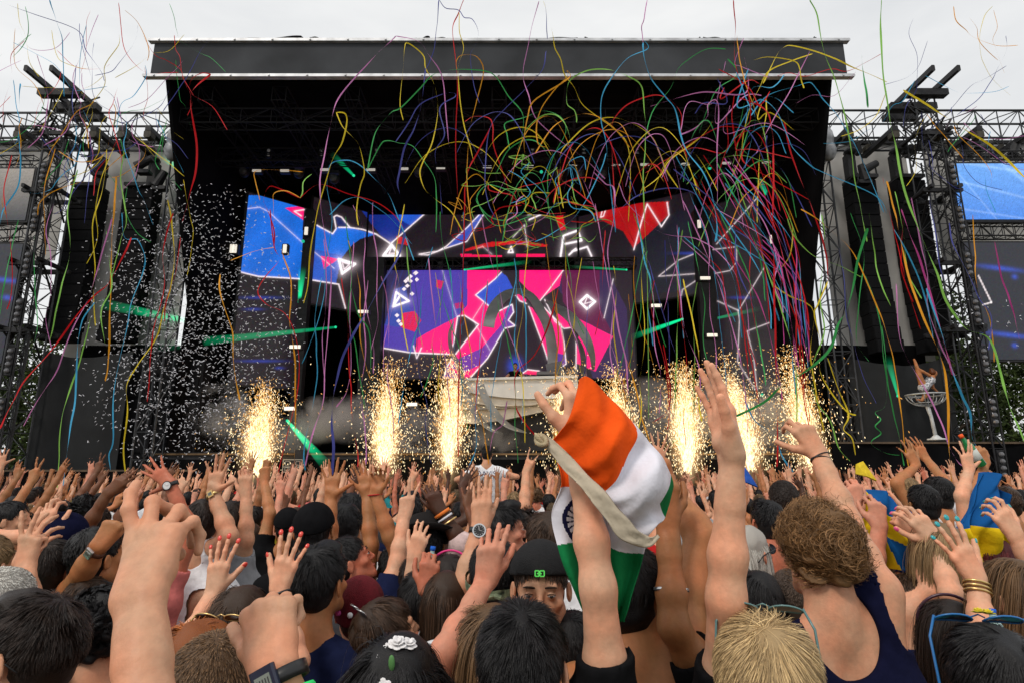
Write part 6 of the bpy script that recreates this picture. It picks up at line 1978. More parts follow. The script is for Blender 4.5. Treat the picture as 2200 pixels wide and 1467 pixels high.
i35 = PP('person with straight medium brown hair from behind, between headband and bandana', (958, 1298, 1.86), yaw=0, fem=True, res=.0046, skin='fair', hair=('bob', 'brown'), strands=8000, sw=.0018, shirt=('tee', 'black'))
i36 = PP('dark haired girl wearing a string of white roses and leaves in the hair', (858, 1492, 1.22), yaw=-8, fem=True, res=.0045, skin='tan', hair=('long', 'black'), strands=10000, sw=.0018, shirt=('strap', 'black'))
M_rose = mat('white_petal', (.82, .80, .80), rough=.7); M_leaf = mat('leaf_green', (.10, .26, .08), rough=.6)
for j, ps in enumerate(((.012, -.045, .122), (.032, -.035, .118), (-.008, -.050, .118), (.010, -.115, .050), (.006, -.112, .068), (-.018, -.070, .105))):
    flower(i36, j, ps, M_rose, (.017, .015, .009, .020, .014, .008)[j])
for ps in ((.014, -.085, .098), (.008, -.125, .020), (.004, -.12, .005)):
    p = i36['hp'](*ps) - Vector(np.array(i36['base']))
    MB().ball(p, (.006, .004, .014), 8, 5, i36['Hm']).build('leaf', M_leaf, i36['o'], True)
i37 = PP('woman in pink top with long brown hair raising an arm by the bandana', (1058, 1400, 1.52), yaw=10, fem=True, res=.0048, skin='pink', hair=('long', 'lightbrown'), strands=6000, sw=.002, shirt=('tee', mat('pink_cotton', (.55, .20, .20), rough=.9, nscale=30, bump=.2)), L=arm(1042, 1250, 1.62, 'relaxed', 10, 'back', 0, e=(955, 1400, 1.45)))
i38 = PP('person raising a broad open hand with a black strapped chronograph watch', (1040, 1248, 2.2), yaw=0, skin='fair', hair=('short', 'black'), shirt=('tee', 'white'), L=arm(1031, 1135, 2.15, 'flat', 3, 'back', .1, e=(1000, 1250, 2.1)), girth=1.05)
watch(i38, 'L', M_blk, M_steel, M_blk, off=.012, size=.023, side=1)
i39 = PP('dark haired man in sharp profile looking past the flag', (1080, 1138, 2.5), yaw=-84, nod=4, res=.005, skin='pink', hair=('quiff', 'black'), strands=4000, sw=.002, shirt=('tee', 'charcoal'))
face_parts(i39)
PP('brown haired person from behind, left of the flag pole end', (1174, 1160, 2.35), yaw=4, skin='fair', hair=('mid', 'brown'), strands=5000, sw=.002, shirt=('tee', 'white'))
PP('person with small dark curls between the profile man and the flag', (1128, 1150, 2.9), yaw=0, skin='fair', hair=('curly', 'darkbrown'), shirt=('tee', 'grey'))
ij = PP('raised person in a white basketball jersey reading DAVIS', (1046, 974, 9.0), yaw=0, skin='fair', hair=('short', 'black'), shirt=('tee', 'white'), s=1.0, L=arm(1018, 1030, 9.0, 'relaxed', -60, 'back', 0), R=arm(1076, 1028, 9.0, 'relaxed', 60, 'back', 0))
def text_part(name, body_, size, m, parent, loc, rot):
    c = bpy.data.curves.new(name, 'FONT'); c.body = body_; c.size = size; c.align_x = 'CENTER'; c.extrude = .004
    t = bpy.data.objects.new('tmp', c); COL.objects.link(t)
    bpy.context.view_layer.update()
    me = bpy.data.meshes.new_from_object(t.evaluated_get(bpy.context.evaluated_depsgraph_get()))
    bpy.data.objects.remove(t)
    me.materials.clear(); me.materials.append(m)
    o = link(name, me, parent); o.location = loc; o.rotation_euler = rot
    return o
_nb = ij['nb'] - Vector(np.array(ij['base']))
text_part('jersey_name', 'DAVIS', .105, mat('jersey_letter', (.03, .04, .12)), ij['o'], _nb + Vector((0, -.150, -.115)), (math.pi / 2 - .03, 0, 0))
MB().bbox(_nb + Vector((.01, -.152, -.175)), (.06, .02, .05), .02).build('jersey_patch', mat('jersey_teal', (.02, .35, .33)), ij['o'])
# dancer side
i40 = PP('platinum blond woman in black sunglasses beside the big arm', (1612, 1186, 2.4), yaw=-60, fem=True, skin='pink', hair=('bob', 'grey'), strands=3000, sw=.002, shirt=('strap', 'white'))
glasses(i40, (0, .098, .002), 0, M_blk, M_lensd, 'sunglasses', 1.1)
i41 = PP('person with a shaved head close behind the curly mop', (1700, 1288, 2.0), yaw=10, skin='fair', hair=('buzz', 'shaved'), shirt=('tank', 'white'))
PP('woman with long black hair between big arm and curly mop', (1628, 1292, 1.95), yaw=4, fem=True, skin='fair', hair=('long', 'black'), strands=5000, sw=.002, shirt=('tee', 'black'))
PP('sunburnt man in a white tank top ahead of the platinum hair', (1650, 1120, 3.0), yaw=0, skin='rosy', hair=('short', 'black'), shirt=('tank', 'white'))
PP('person with close cropped hair over the curly mop', (1682, 1075, 3.4), yaw=0, skin='olive', hair=('buzz', 'darkbrown'), shirt=('tee', 'denim'))
i42 = PP('fair haired woman lifting a hand with bright pink fingernails', (2026, 1190, 2.35), yaw=-14, fem=True, skin='light', hair=('long', 'sandy'), strands=6000, sw=.002, shirt=('strap', 'navy'), R=arm(2010, 1162, 2.3, 'claw', -32, 'back', .1, e=(2042, 1275, 2.2)), L=arm(1972, 1152, 2.4, 'point', -34, 'back', .1, e=(2000, 1270, 2.3)))
nails(i42, 'R', M_npink, big=1.5)
i43 = PP('person holding up the first blue and yellow flag with both hands', (1872, 1215, 2.8), yaw=0, skin='pink', hair=('short', 'lightbrown'), shirt=('tank', 'white'), R=arm(1890, 1130, 2.45, 'grip', 4, 'back', .1, e=(1876, 1225, 2.45)), L=arm(1842, 1090, 2.6, 'grip', 0, 'back', .1))
PP('tanned broad shouldered person under the first blue and yellow flag', (1958, 1300, 2.1), yaw=-6, nod=-30, skin='tan', hair=('short', 'brown'), shirt=None, girth=1.1)
i44 = PP('long dark haired woman with yellow flowers and sunglasses pushed back', (2045, 1362, 1.78), yaw=-20, fem=True, res=.0046, skin='tan', hair=('long', 'darkbrown'), strands=9000, sw=.0018, shirt=('strap', 'black'))
M_yel = mat('yellow_petal', (.80, .66, .05), rough=.6); M_org = mat('flower_heart', (.6, .25, .02))
for j, ps in enumerate(((-.004, -.118, -.045), (-.010, -.120, -.10))):
    flower(i44, 40 + j, ps, M_yel, (.020, .012)[j], M_org)
MB().tube([i44['hp'](.094 * math.cos(a), .02 + .0 * a, .030 + .098 * math.sin(a)) - Vector(np.array(i44['base'])) for a in np.linspace(0, math.pi, 18)], .005, 6).build('sunglasses_frame', mat('tortoise', (.06, .02, .04), rough=.3, spec=.5), i44['o'], True)
i45 = PP('black haired person with blue framed glasses on the head', (2135, 1472, 1.27), yaw=-12, nod=6, res=.0045, skin='tan', hair=('mid', 'black'), strands=10000, sw=.0016, shirt=('tee', 'black'))
glasses(i45, (0.0, .045, .125), 60, mat('blue_frame', (.015, .14, .38), rough=.3, spec=.5), M_lensd, 'glasses', 1.3)
for j, ps in enumerate(((.0, .03, .140), (.018, .03, .138))):
    flower(i45, 60 + j, ps, M_yel, .012, M_org)
i46 = PP('long haired woman with teal fingernails and gold bracelets', (2172, 1280, 1.92), yaw=28, fem=True, res=.0048, skin='light', hair=('long', 'lightbrown'), strands=9000, sw=.0018, shirt=('strap', 'teal'), L=arm(2098, 1248, 1.85, 'open', -18, 'back', .1, e=(2112, 1350, 1.8), exact=True))
nails(i46, 'L', M_nteal, big=1.4)
for o_ in (.008, .02, .032):
    ring(i46, 'L', M_gold, .031, .004, o_, 'bracelet')
i47 = PP('woman at the photo edge with pinned up hair facing inward', (2222, 1302, 1.7), yaw=72, fem=True, skin='fair', hair=('tied', 'lightbrown'), strands=3000, sw=.002, shirt=('strap', 'coral'))
face_parts(i47)
PP('person with dark red dyed hair under the second blue and yellow flag', (2135, 1205, 2.6), yaw=0, fem=True, skin='fair', hair=('bob', 'maroon'), strands=6000, sw=.002, shirt=('tee', 'black'))
i48 = PP('person at the photo edge lifting a hand with dark green fingernails', (2285, 1235, 2.4), yaw=8, fem=True, skin='light', hair=('long', 'black'), shirt=('strap', 'black'), L=arm(2182, 1152, 2.3, 'claw', -22, 'back', .1, e=(2225, 1250, 2.3)))
nails(i48, 'L', M_nteal, big=1.4)
PP('dark haired man with both bare arms reaching towards the giant glass', (2014, 1062, 4.4), yaw=8, skin='tan', hair=('short', 'black'), shirt=('tee', 'white'), L=arm(1968, 1000, 4.5, 'open', -14), R=arm(1990, 985, 5.2, 'open', -20))
PP('person spreading one hand wide below the green bottle', (2120, 1102, 3.9), yaw=0, skin='light', hair=('short', 'black'), shirt=('tee', 'white'), L=arm(2082, 1010, 3.9, 'spread', 4, e=(2066, 1065, 3.85)))
i49 = PP('person lifting a green bottle with an orange top', (2160, 1080, 4.6), yaw=0, skin='tan', hair=('short', 'brown'), shirt=('tee', 'camo'), L=arm(2118, 995, 4.6, 'grip', -14, 'back', 0))
PP('short blond head below the yellow streamer bundle', (1945, 1062, 3.9), yaw=0, skin='light', hair=('short', 'sandy'), shirt=('tee', 'grey'))
PP('black haired head next to the short blond one', (1983, 1082, 3.5), yaw=0, skin='olive', hair=('short', 'black'), shirt=('tee', 'navy'))
PP('mint shirted person at the photo edge with a bent hand', (-30, 1215, 2.3), yaw=-10, skin='fair', hair=('short', 'sandy'), shirt=('tee', 'mint'), R=arm(48, 1212, 2.1, 'relaxed', 18))
PP('person between mint shirt and black sunglasses with a tattooed bent wrist', (10, 1300, 1.9), yaw=-10, skin='fair', hair=('buzz', 'grey'), shirt=('tee', 'charcoal'), R=arm(56, 1215, 2.0, 'vee', -6, e=(52, 1345, 1.9)))
PP('dark haired man between the huge wrist and the black sunglasses', (212, 1350, 1.75), yaw=14, skin='fair', hair=('curly', 'black'), shirt=('tee', 'navy'))
PP('person in dark navy behind the black sunglasses', (190, 1300, 2.1), yaw=0, skin='tan', hair=('short', 'brown'), shirt=('tee', 'navy'))
PP('smiling person tucked behind the black haired flag bearer', (1236, 1395, 1.62), yaw=-30, skin='pink', hair=('short', 'black'), shirt=None)
ibw = PP('person holding up a small water bottle behind the headband', (905, 1290, 2.3), yaw=0, skin='rosy', hair=('mid', 'black'), shirt=('tee', 'white'), R=arm(918, 1268, 2.1, 'grip', 4, 'back', 0))
print('heroes', time.time() - T0)

# ---------------------------------------------------------------- the dancer in the glass and the disc jockey
def dancer():
    s = .98
    hc = at(2006, 802, 16.9)
    Hm = Matrix.Rotation(R(-95), 3, 'Z') @ Matrix.Rotation(R(-18), 3, 'X')
    A = lambda px, py, dy=0: at(px, py, 16.9 + dy)
    chest, neck, pelv = A(1998, 818), A(2003, 810), A(1984, 832)
    fd = Field(*(axis(c - e, c + e, .016) for c, e in zip((hc.x - .25, 16.9, hc.z - .25), (1.0, .5, 1.0))))
    fd.ell(hc, (.075, .09, .105), np.array(Hm), .02)
    fd.cap(hc - Vector((0.03, 0, .08)), neck, .045, .05, .02)
    fd.cap(neck.lerp(chest, .6), chest.lerp(pelv, .5), .115, .095, .04).cap(chest.lerp(pelv, .5), pelv, .095, .125, .05)
    fd.cap(pelv, A(1975, 806, -.05), .095, .07, .04).cap(A(1975, 806, -.05), A(1967, 779, -.05), .068, .038, .02).cap(A(1967, 779, -.05), A(1964, 772, -.05), .036, .028, .01)
    fd.cap(pelv, A(1989, 848, .05), .10, .072, .04).cap(A(1989, 848, .05), A(1980, 860, .05), .07, .04, .02).cap(A(1980, 860, .05), A(1970, 858, .05), .036, .03, .01)
    fd.cap(A(1997, 806, -.1), A(1982, 797, -.12), .045, .036, .03).cap(A(1982, 797, -.12), A(1969, 789, -.08), .036, .026, .02)
    fd.cap(A(2003, 820, .1), A(2004, 832, .12), .045, .036, .03).cap(A(2004, 832, .12), A(2013, 840, .1), .036, .026, .02)
    for i in range(4):
        fd.cap(A(1969, 789, -.08), A(1966.5 + i * .8, 786 - i * .4, -.08 - i * .01), .012, .009, .01)
        fd.cap(A(2013, 840, .1), A(2016 + i * .4, 841.5, .08 + i * .02), .012, .009, .01)
    v, q = fd.mesh()
    o = link('person', newmesh('person', v - np.array(hc), q, skin_mat('tan'), True), loc=hc)
    tag(o, 'dancer in a sequined leotard kicking one leg up inside the giant glass', 'person')
    f2 = Field(*(axis(c - .45, c + .45, .016) for c in (chest.x, 16.9, chest.z)))
    f2.cap(neck.lerp(chest, .8), chest.lerp(pelv, .5), .128, .108, .04).cap(chest.lerp(pelv, .5), pelv, .108, .14, .05)
    v, q = f2.mesh()
    link('leotard', newmesh('leotard', v - np.array(hc), q, mat('sequins', (.05, .05, .06), rough=.35, nscale=26, namt=.5, col2=(.85, .85, .88)), True), o)
    f3 = Field(*(axis(c - .2, c + .2, .012) for c in hc))
    f3.ell(hc + Vector((-.03, 0, .03)), (.09, .09, .10), None, .02).ell(hc + Vector((-.05, 0, .115)), (.05, .05, .045), None, .02)
    x, y, z = f3.all()
    f3.F = np.maximum(f3.F, (x - hc.x - .035 + 0 * f3.F)).astype(np.float32)
    v, q = f3.mesh()
    link('hair', newmesh('hair', v - np.array(hc), q, hair_mat('ginger'), True), o)
dancer()
lift = at(1107, 786, 21.2).z - 1.63
hd_ = at(1107, 786, 21.2)
dj = person_from(dict(head=(hd_.x, hd_.y, 1.63), yaw=180, res=.014, skin='fair', hair=('short', 'black'), shirt=('tee', 'black'), legs='black', s=1.0,
     R=dict(w=Vector((hd_.x - .22, hd_.y - .40, 1.16)), pose='relaxed', d=(0, -1, -.2), n=(0, 0, 1)), L=dict(w=Vector((hd_.x + .22, hd_.y - .40, 1.16)), pose='relaxed', d=(0, -1, -.2), n=(0, 0, 1))), 'bearded disc jockey in black standing behind the white booth')
dj['o'].location.z += lift
del dj['o']['category']; dj['o']['category'] = 'person'
pl = MB().bbox((0, 0, 0), (2.6, 1.6, lift - DZ), .03).build('dj_platform', M_blackm); pl.location = (hd_.x, 21.6, (lift + DZ) / 2 - .005)
tag(pl, 'black platform hidden behind the white booth under the disc jockey', 'platform')

# held bottles
M_pet = mat('clear_bottle', (.35, .50, .48), rough=.15, spec=.8); M_grn = mat('green_glass', (.01, .22, .06), rough=.15, spec=.8)
def bottle(label, o, d, L, r, m, mcap, mlab=None):
    d = Vector(d).normalized()
    rt = link('bottle', MB().tube([d * (L * t) for t in (0, .02, .62, .78, .90, .91)], [r * .8, r, r, r * .5, r * .38, r * .38], 14).mesh('bottle', m, True), loc=o)
    tag(rt, label, 'bottle')
    MB().bar(d * L * .90, d * L * 1.0, r * .46, r * .46, 12).build('bottle_cap', mcap, rt, True)
    if mlab: MB().tube([d * (L * t) for t in (.20, .21, .50, .51)], [r * .9, r * 1.03, r * 1.03, r * .9], 14).build('bottle_label', mlab, rt, True)
bottle('small clear water bottle with a blue cap held over the pink headband', at(918, 1262, 2.5), (.12, 0, 1), .155, .022, M_pet, mat('cap_blue', (.01, .12, .6)), mat('green_label', (.12, .35, .12)))
bottle('green bottle with orange top raised on the dancer side', at(2110, 1000, 4.55), (-.55, 0, 1), .26, .034, M_grn, mat('cap_orange', (.9, .12, .02)), mat('white_label', (.6, .62, .58)))
bottle('blue capped bottle standing in the crowd near the blue framed glasses', at(2146, 1402, 1.6), (0, 0, 1), .10, .018, M_pet, MATS['cap_blue'])

# ---------------------------------------------------------------- flags
def cat(P, t):
    k = t * (len(P) - 1); i = min(int(k), len(P) - 2); f = k - i
    a, b, c, d = (np.array(P[max(0, i - 1)]), np.array(P[i]), np.array(P[i + 1]), np.array(P[min(len(P) - 1, i + 2)]))
    return .5 * (2 * b + (c - a) * f + (2 * a - 5 * b + 4 * c - d) * f * f + (3 * b - 3 * c + d - a) * f ** 3)
def cloth(name, grid, m, parent, org, nu=60, nv=60, fold=None, thick=.0025):
    """cloth sheet through a coarse grid of (px, py, Y) control points"""
    rows = [[tuple(at(*p)) for p in r] for r in grid]
    V = np.zeros((nv + 1, nu + 1, 3)); UV = np.zeros((nv + 1, nu + 1, 2))
    for i in range(nu + 1):
        u = i / nu
        colp = [cat(r, u) for r in rows]
        for j in range(nv + 1):
            v = j / nv
            p = cat(colp, v)
            if fold: p = p + np.array((0, fold(u, v), 0))
            V[j, i] = p; UV[j, i] = (u, v)
    Vv = V.reshape(-1, 3) - np.array(org)
    q = (np.arange(nv)[:, None] * (nu + 1) + np.arange(nu)[None, :])
    Fq = np.stack([q, q + 1, q + nu + 2, q + nu + 1], -1).reshape(-1, 4)
    uv = UV.reshape(-1, 2)
    o = link(name, newmesh(name, Vv, Fq, m if not isinstance(m, tuple) else None, True, mats=m[0] if isinstance(m, tuple) else None, mi=m[1](uv[Fq].mean(1)) if isinstance(m, tuple) else None), parent)
    sm = o.modifiers.new('cloth_thickness', 'SOLIDIFY'); sm.thickness = thick
    return o
def fabric(n, c):
    return mat(n, c, rough=.9, spec=.1, nscale=9, namt=.09, bump=.55, bscale=26)
FO, FW, FG, FC, FN = fabric('flag_orange', (.86, .095, .008)), fabric('flag_white', (.74, .73, .80)), fabric('flag_green', (.008, .18, .055)), fabric('flag_hem', (.52, .45, .34)), fabric('flag_navy', (.012, .012, .05))
fg = at(1290, 1000, 1.2)
flag = empty('tricolour_flag', fg)
tag(flag, 'crumpled orange, white and green flag with a cream roped hem held over the crowd', 'flag')
G = [   # rows from the hem to the free edge; columns from the knotted end to the green end
    [(1186, 948, 1.21), (1232, 990, 1.19), (1276, 1035, 1.17), (1310, 1075, 1.16), (1345, 1118, 1.16), (1388, 1152, 1.17)],
    [(1205, 925, 1.20), (1262, 960, 1.16), (1305, 1005, 1.14), (1340, 1045, 1.15), (1378, 1082, 1.13), (1412, 1125, 1.16)],
    [(1222, 895, 1.19), (1282, 915, 1.14), (1325, 955, 1.13), (1362, 995, 1.15), (1398, 1050, 1.12), (1430, 1115, 1.18)],
    [(1238, 845, 1.19), (1285, 868, 1.15), (1338, 905, 1.15), (1385, 955, 1.17), (1420, 1010, 1.15), (1440, 1085, 1.19)],
    [(1246, 812, 1.20), (1268, 812, 1.18), (1318, 862, 1.19), (1375, 925, 1.20), (1425, 985, 1.20), (1449, 1045, 1.22)],
]
fold1 = lambda u, v: .010 * math.sin(u * 17 - v * 4) * (.4 + v * (1 - v) * 3) + .0035 * math.sin(u * 37 - v * 6 + 1) + .004 * math.sin(v * 9 + u * 4)
cloth('flag_cloth', G, ([FO, FW, FG], lambda uv: np.where(uv[:, 0] < .515 + .02 * uv[:, 1], 0, np.where((uv[:, 0] < .90 - .0 * uv[:, 1]) | (uv[:, 1] < .55), 1, 2))), flag, fg, 110, 110, fold1)
hem = []
HC = [(1166, 940, 1.20), (1190, 962, 1.19), (1232, 1008, 1.165), (1278, 1056, 1.145), (1318, 1106, 1.14), (1352, 1146, 1.14), (1392, 1163, 1.15), (1415, 1150, 1.16)]
HW_ = [8, 15, 17, 19, 22, 22, 13, 4]
hv = []
for i in range(61):
    t = i / 60
    p = cat(HC, t); w = cat([(x,) for x in HW_], t)[0]; p2 = cat(HC, min(1, t + .01)); p1 = cat(HC, max(0, t - .01))
    d = (p2 - p1)[:2]; d /= np.linalg.norm(d); n_ = np.array((-d[1], d[0]))
    c0 = np.array(at(*p)); e0 = np.array(at(p[0] + n_[0] * w, p[1] + n_[1] * w, p[2])) - c0
    for k in range(12):
        a = 2 * math.pi * k / 12
        hv.append(c0 + e0 * math.cos(a) * (.90 + .07 * math.sin(t * 31)) + np.array((0, 1, 0)) * math.sin(a) * .0035 * (1 + .9 * math.sin(t * 48 + k * 2.1)) + np.array((0, 1, 0)) * .0025 * math.cos(3 * a + t * 6) - np.array(fg))
MB().add(hv, [(12 * i + k, 12 * i + (k + 1) % 12, 12 * i + 12 + (k + 1) % 12, 12 * i + 12 + k) for i in range(60) for k in range(12)]).build('hem', FC, flag, True)
kn = at(1163, 945, 1.19) - fg
kb = MB()
for i in range(4):
    a = i * .8
    kb.tube([kn + Vector((.010 * math.cos(t + a), .010 * math.sin(t) * math.cos(a), .010 * math.sin(t + a * .5))) for t in np.linspace(0, 6.28, 13)[:-1]], .0045, 6, True)
kb.build('rope_knot', mat('rope', (.55, .45, .28), rough=.9, nscale=150, bump=.6), flag, True)
G2 = [
    [(1195, 985, 1.27), (1222, 1000, 1.30), (1270, 1010, 1.32), (1330, 1060, 1.32), (1390, 1120, 1.31)],
    [(1206, 1040, 1.26), (1240, 1045, 1.30), (1280, 1060, 1.32), (1330, 1110, 1.32), (1395, 1150, 1.31)],
    [(1186, 1110, 1.28), (1235, 1115, 1.30), (1280, 1130, 1.32), (1325, 1165, 1.33), (1385, 1180, 1.32)],
    [(1206, 1195, 1.28), (1245, 1195, 1.30), (1290, 1200, 1.32), (1330, 1215, 1.34), (1375, 1225, 1.33)],
    [(1236, 1268, 1.29), (1255, 1275, 1.31), (1290, 1290, 1.33), (1325, 1300, 1.34), (1352, 1285, 1.33)],
    [(1262, 1330, 1.30), (1275, 1345, 1.31), (1300, 1360, 1.33), (1322, 1350, 1.34), (1338, 1330, 1.33)],
]
fold2 = lambda u, v: .012 * math.sin(u * 20 + v * 4) + .008 * math.sin(u * 9 - v * 12)
def wheel(uv):
    u, v = uv[:, 0], uv[:, 1]
    r = np.hypot((u - .30) / .17, (v - .40) / .155); a = np.arctan2(v - .40, u - .30)
    m_ = np.where(v < .215 - .02 * u, 0, np.where(v < .545 - .10 * u, 1, 2))
    wh = (m_ == 1) & (((r > .82) & (r < 1.02)) | ((r < .82) & (np.abs(((a * 24 / (2 * np.pi)) % 1) - .5) < .16)) | (r < .16))
    return np.where(wh, 3, m_)
cloth('flag_cloth', G2, ([FO, FW, FG, FN], wheel), flag, fg, 150, 170, fold2)

FB, FY = fabric('flag_blue', (.008, .085, .27)), fabric('flag_yellow', (.80, .55, .012))
f1 = at(1910, 1130, 2.6)
fl1 = empty('blue_yellow_flag', f1); tag(fl1, 'first blue and yellow flag, bunched up between curly mop and pink fingernails', 'flag')
G3 = [
    [(1823, 1066, 2.70), (1862, 1052, 2.66), (1905, 1058, 2.62), (1945, 1085, 2.60), (1975, 1120, 2.58), (2000, 1150, 2.56)],
    [(1836, 1100, 2.68), (1875, 1088, 2.60), (1915, 1090, 2.56), (1955, 1125, 2.55), (1985, 1155, 2.55), (2010, 1180, 2.56)],
    [(1858, 1140, 2.64), (1885, 1130, 2.60), (1920, 1130, 2.58), (1955, 1160, 2.57), (1985, 1190, 2.56), (2005, 1205, 2.56)],
    [(1878, 1180, 2.64), (1905, 1172, 2.62), (1935, 1172, 2.60), (1962, 1195, 2.58), (1985, 1215, 2.57), (2000, 1225, 2.58)],
    [(1895, 1222, 2.66), (1918, 1222, 2.64), (1942, 1222, 2.62), (1965, 1230, 2.60), (1982, 1238, 2.60), (1996, 1240, 2.60)],
]
fold3 = lambda u, v: .030 * math.sin(u * 15 + v * 6) + .015 * math.sin(u * 33 - v * 5)
cloth('flag_cloth', G3, ([FB, FY], lambda uv: np.where((np.abs(uv[:, 1] - .52 + .06 * np.sin(uv[:, 0] * 9)) < .11 + .16 * uv[:, 0]) | (np.abs(uv[:, 0] - .13 - .1 * uv[:, 1]) < .05), 1, 0)), fl1, f1, 90, 70, fold3)
f2 = at(2115, 1100, 2.9)
fl2 = empty('blue_yellow_flag', f2); tag(fl2, 'second blue and yellow flag, draped in a tall peak over the dark red hair', 'flag')
G4 = [
    [(2112, 1016, 2.95), (2128, 1014, 2.93), (2145, 1030, 2.92), (2156, 1060, 2.93), (2158, 1068, 2.96)],
    [(2090, 1050, 2.95), (2115, 1048, 2.90), (2138, 1062, 2.90), (2158, 1090, 2.92), (2166, 1105, 2.96)],
    [(2068, 1095, 2.95), (2100, 1090, 2.88), (2130, 1098, 2.88), (2160, 1118, 2.90), (2172, 1130, 2.96)],
    [(2046, 1138, 2.94), (2085, 1132, 2.86), (2120, 1134, 2.86), (2158, 1140, 2.90), (2176, 1150, 2.96)],
    [(2056, 1175, 2.96), (2095, 1172, 2.88), (2125, 1172, 2.88), (2160, 1172, 2.92), (2182, 1180, 2.98)],
    [(2062, 1225, 2.98), (2098, 1225, 2.92), (2125, 1225, 2.92), (2160, 1225, 2.95), (2186, 1225, 3.0)],
]
cloth('flag_cloth', G4, ([FB, FY], lambda uv: np.where(uv[:, 1] > .60 - .02 * uv[:, 0], 1, 0)), fl2, f2, 80, 80, lambda u, v: .035 * math.sin(u * 14 - v * 5) + .012 * math.sin(u * 31 + v * 8))
# small yellow and blue pennants near the stage
for k, (px, py, cl_, lb) in enumerate(((1600, 1028, 'blue', 'blue cap like bundle of cloth by the big hand'), (1855, 1015, 'yellow', 'small yellow and blue scarf tied on a raised stick'))):
    c = at(px, py, 4.5)
    o = MB().add([(-.05, 0, .06), (.01, .02, .08), (.06, .05, .01), (.08, 0, -.06), (.0, -.03, -.03), (-.06, 0, -.01)] , [(0, 1, 4, 5), (1, 2, 3, 4)]).build('scarf', cloth_mat(cl_)); o.location = c
    sm = o.modifiers.new('t', 'SOLIDIFY'); sm.thickness = .012
    tag(o, lb, 'scarf')

# ---------------------------------------------------------------- the packed crowd
rgp = random.Random(77)
NEARN = len(PEOPLE)
TR = [(o.location.copy()) for o in bpy.data.objects if o.name.startswith('person') and o.type == 'MESH' and o.parent is None]
protos = []
PSP = [  # hair, shirt, female, left arm, right arm (x out, y forward, z up relative to head centre, pose, lean)
    (('short', 0), 'tee', 0, (-.22, .10, .32, 'open', -10), (.24, .12, .34, 'spread', 12)),
    (('quiff', 0), 'tank', 0, (-.34, .15, .22, 'relaxed', -25), (.20, .10, .36, 'open', 4)),
    (('long', 0), 'strap', 1, (-.18, .12, .30, 'open', -6), (.26, .05, .26, 'relaxed', 20)),
    (('buzz', 0), 'tee', 0, None, (.18, .12, .38, 'point', 6)),
    (('short', 0), 'tee', 0, (-.20, .12, .37, 'spread', -8), None),
    (('mid', 0), 'tee', 0, (-.30, .05, .18, 'claw', -20), (.32, .10, .20, 'open', 24)),
    (('bob', 0), 'tank', 1, (-.16, .15, .33, 'spread', -4), (.16, .15, .33, 'spread', 4)),
    (('short', 0), 'tank', 0, (-.26, .18, .28, 'flat', -18), (.22, .20, .30, 'flat', 14)),
    (('curly', 0), 'tee', 0, (-.14, .20, .34, 'vee', 0), None),
    (('short', 0), 'tee', 0, None, (.30, .18, .24, 'horn', 18)),
    (('tied', 0), 'strap', 1, (-.22, .20, .26, 'relaxed', -10), (.12, .18, .34, 'open', 0)),
    (('quiff', 0), 'tee', 0, (-.38, .08, .14, 'open', -35), (.36, .08, .16, 'open', 35)),
    (('short', 0), 'tee', 0, None, (.17, .10, .36, 'fist', 0)),
    (('buzz', 0), 'tank', 0, (-.17, .14, .38, 'open', 12), (.21, .14, .36, 'open', -10)),
    (('long', 0), 'strap', 1, None, None),
    (('short', 0), 'tank', 0, None, None),
    (('mid', 0), 'tank', 1, (-.10, .30, .10, 'relaxed', 10), None),
]
HK = ['black', 'darkbrown', 'darkbrown', 'brown', 'lightbrown', 'black', 'sandy', 'brown']
SKK = ['fair', 'light', 'tan', 'pink', 'fair', 'olive', 'rosy', 'tan', 'brown', 'light', 'dark', 'fair']
CK = ['black', 'white', 'navy', 'grey', 'red', 'white', 'white', 'teal', 'coral', 'mint', 'charcoal', 'blue', 'yellow', 'white', 'camo', 'purple']
hidden_src = []
def build_proto(k, res):
    (hr, _), sh, fem, la, ra = PSP[k]
    hz = 1.64
    sp = dict(head=Vector((0, 0, hz)), res=res, yaw=0, s=1.0, hair=(hr, 'brown'), shirt=(sh, 'grey'), fem=bool(fem), seed=900 + k)
    for key, a in (('L', la), ('R', ra)):
        if a:
            sp[key] = dict(w=Vector((a[0], a[1], hz + a[2])), pose=a[3], d=Vector((math.sin(R(a[4])), .12, math.cos(R(a[4])))), n=Vector((rgp.uniform(-.4, .4), -1, 0)))
    I = person_from(sp)
    o = I['o']
    return o, list(o.children)
def put(src, x, y, z_, rz, sc, skin, hair, shirt, label, group):
    o, ch = src
    c = o.copy(); COL.objects.link(c)
    c.location = (x, y, z_); c.rotation_euler = (0, 0, rz); c.scale = (sc, sc, sc)
    c.material_slots[0].link = 'OBJECT'; c.material_slots[0].material = skin_mat(skin)
    for q in ch:
        d = q.copy(); COL.objects.link(d); d.parent = c
        n = q.name.split('.')[0]
        d.material_slots[0].link = 'OBJECT'
        d.material_slots[0].material = hair_mat(hair) if n == 'hair' else (cloth_mat('denim' if n == 'trousers' else shirt))
    tag(c, label, 'person', group)
    return c
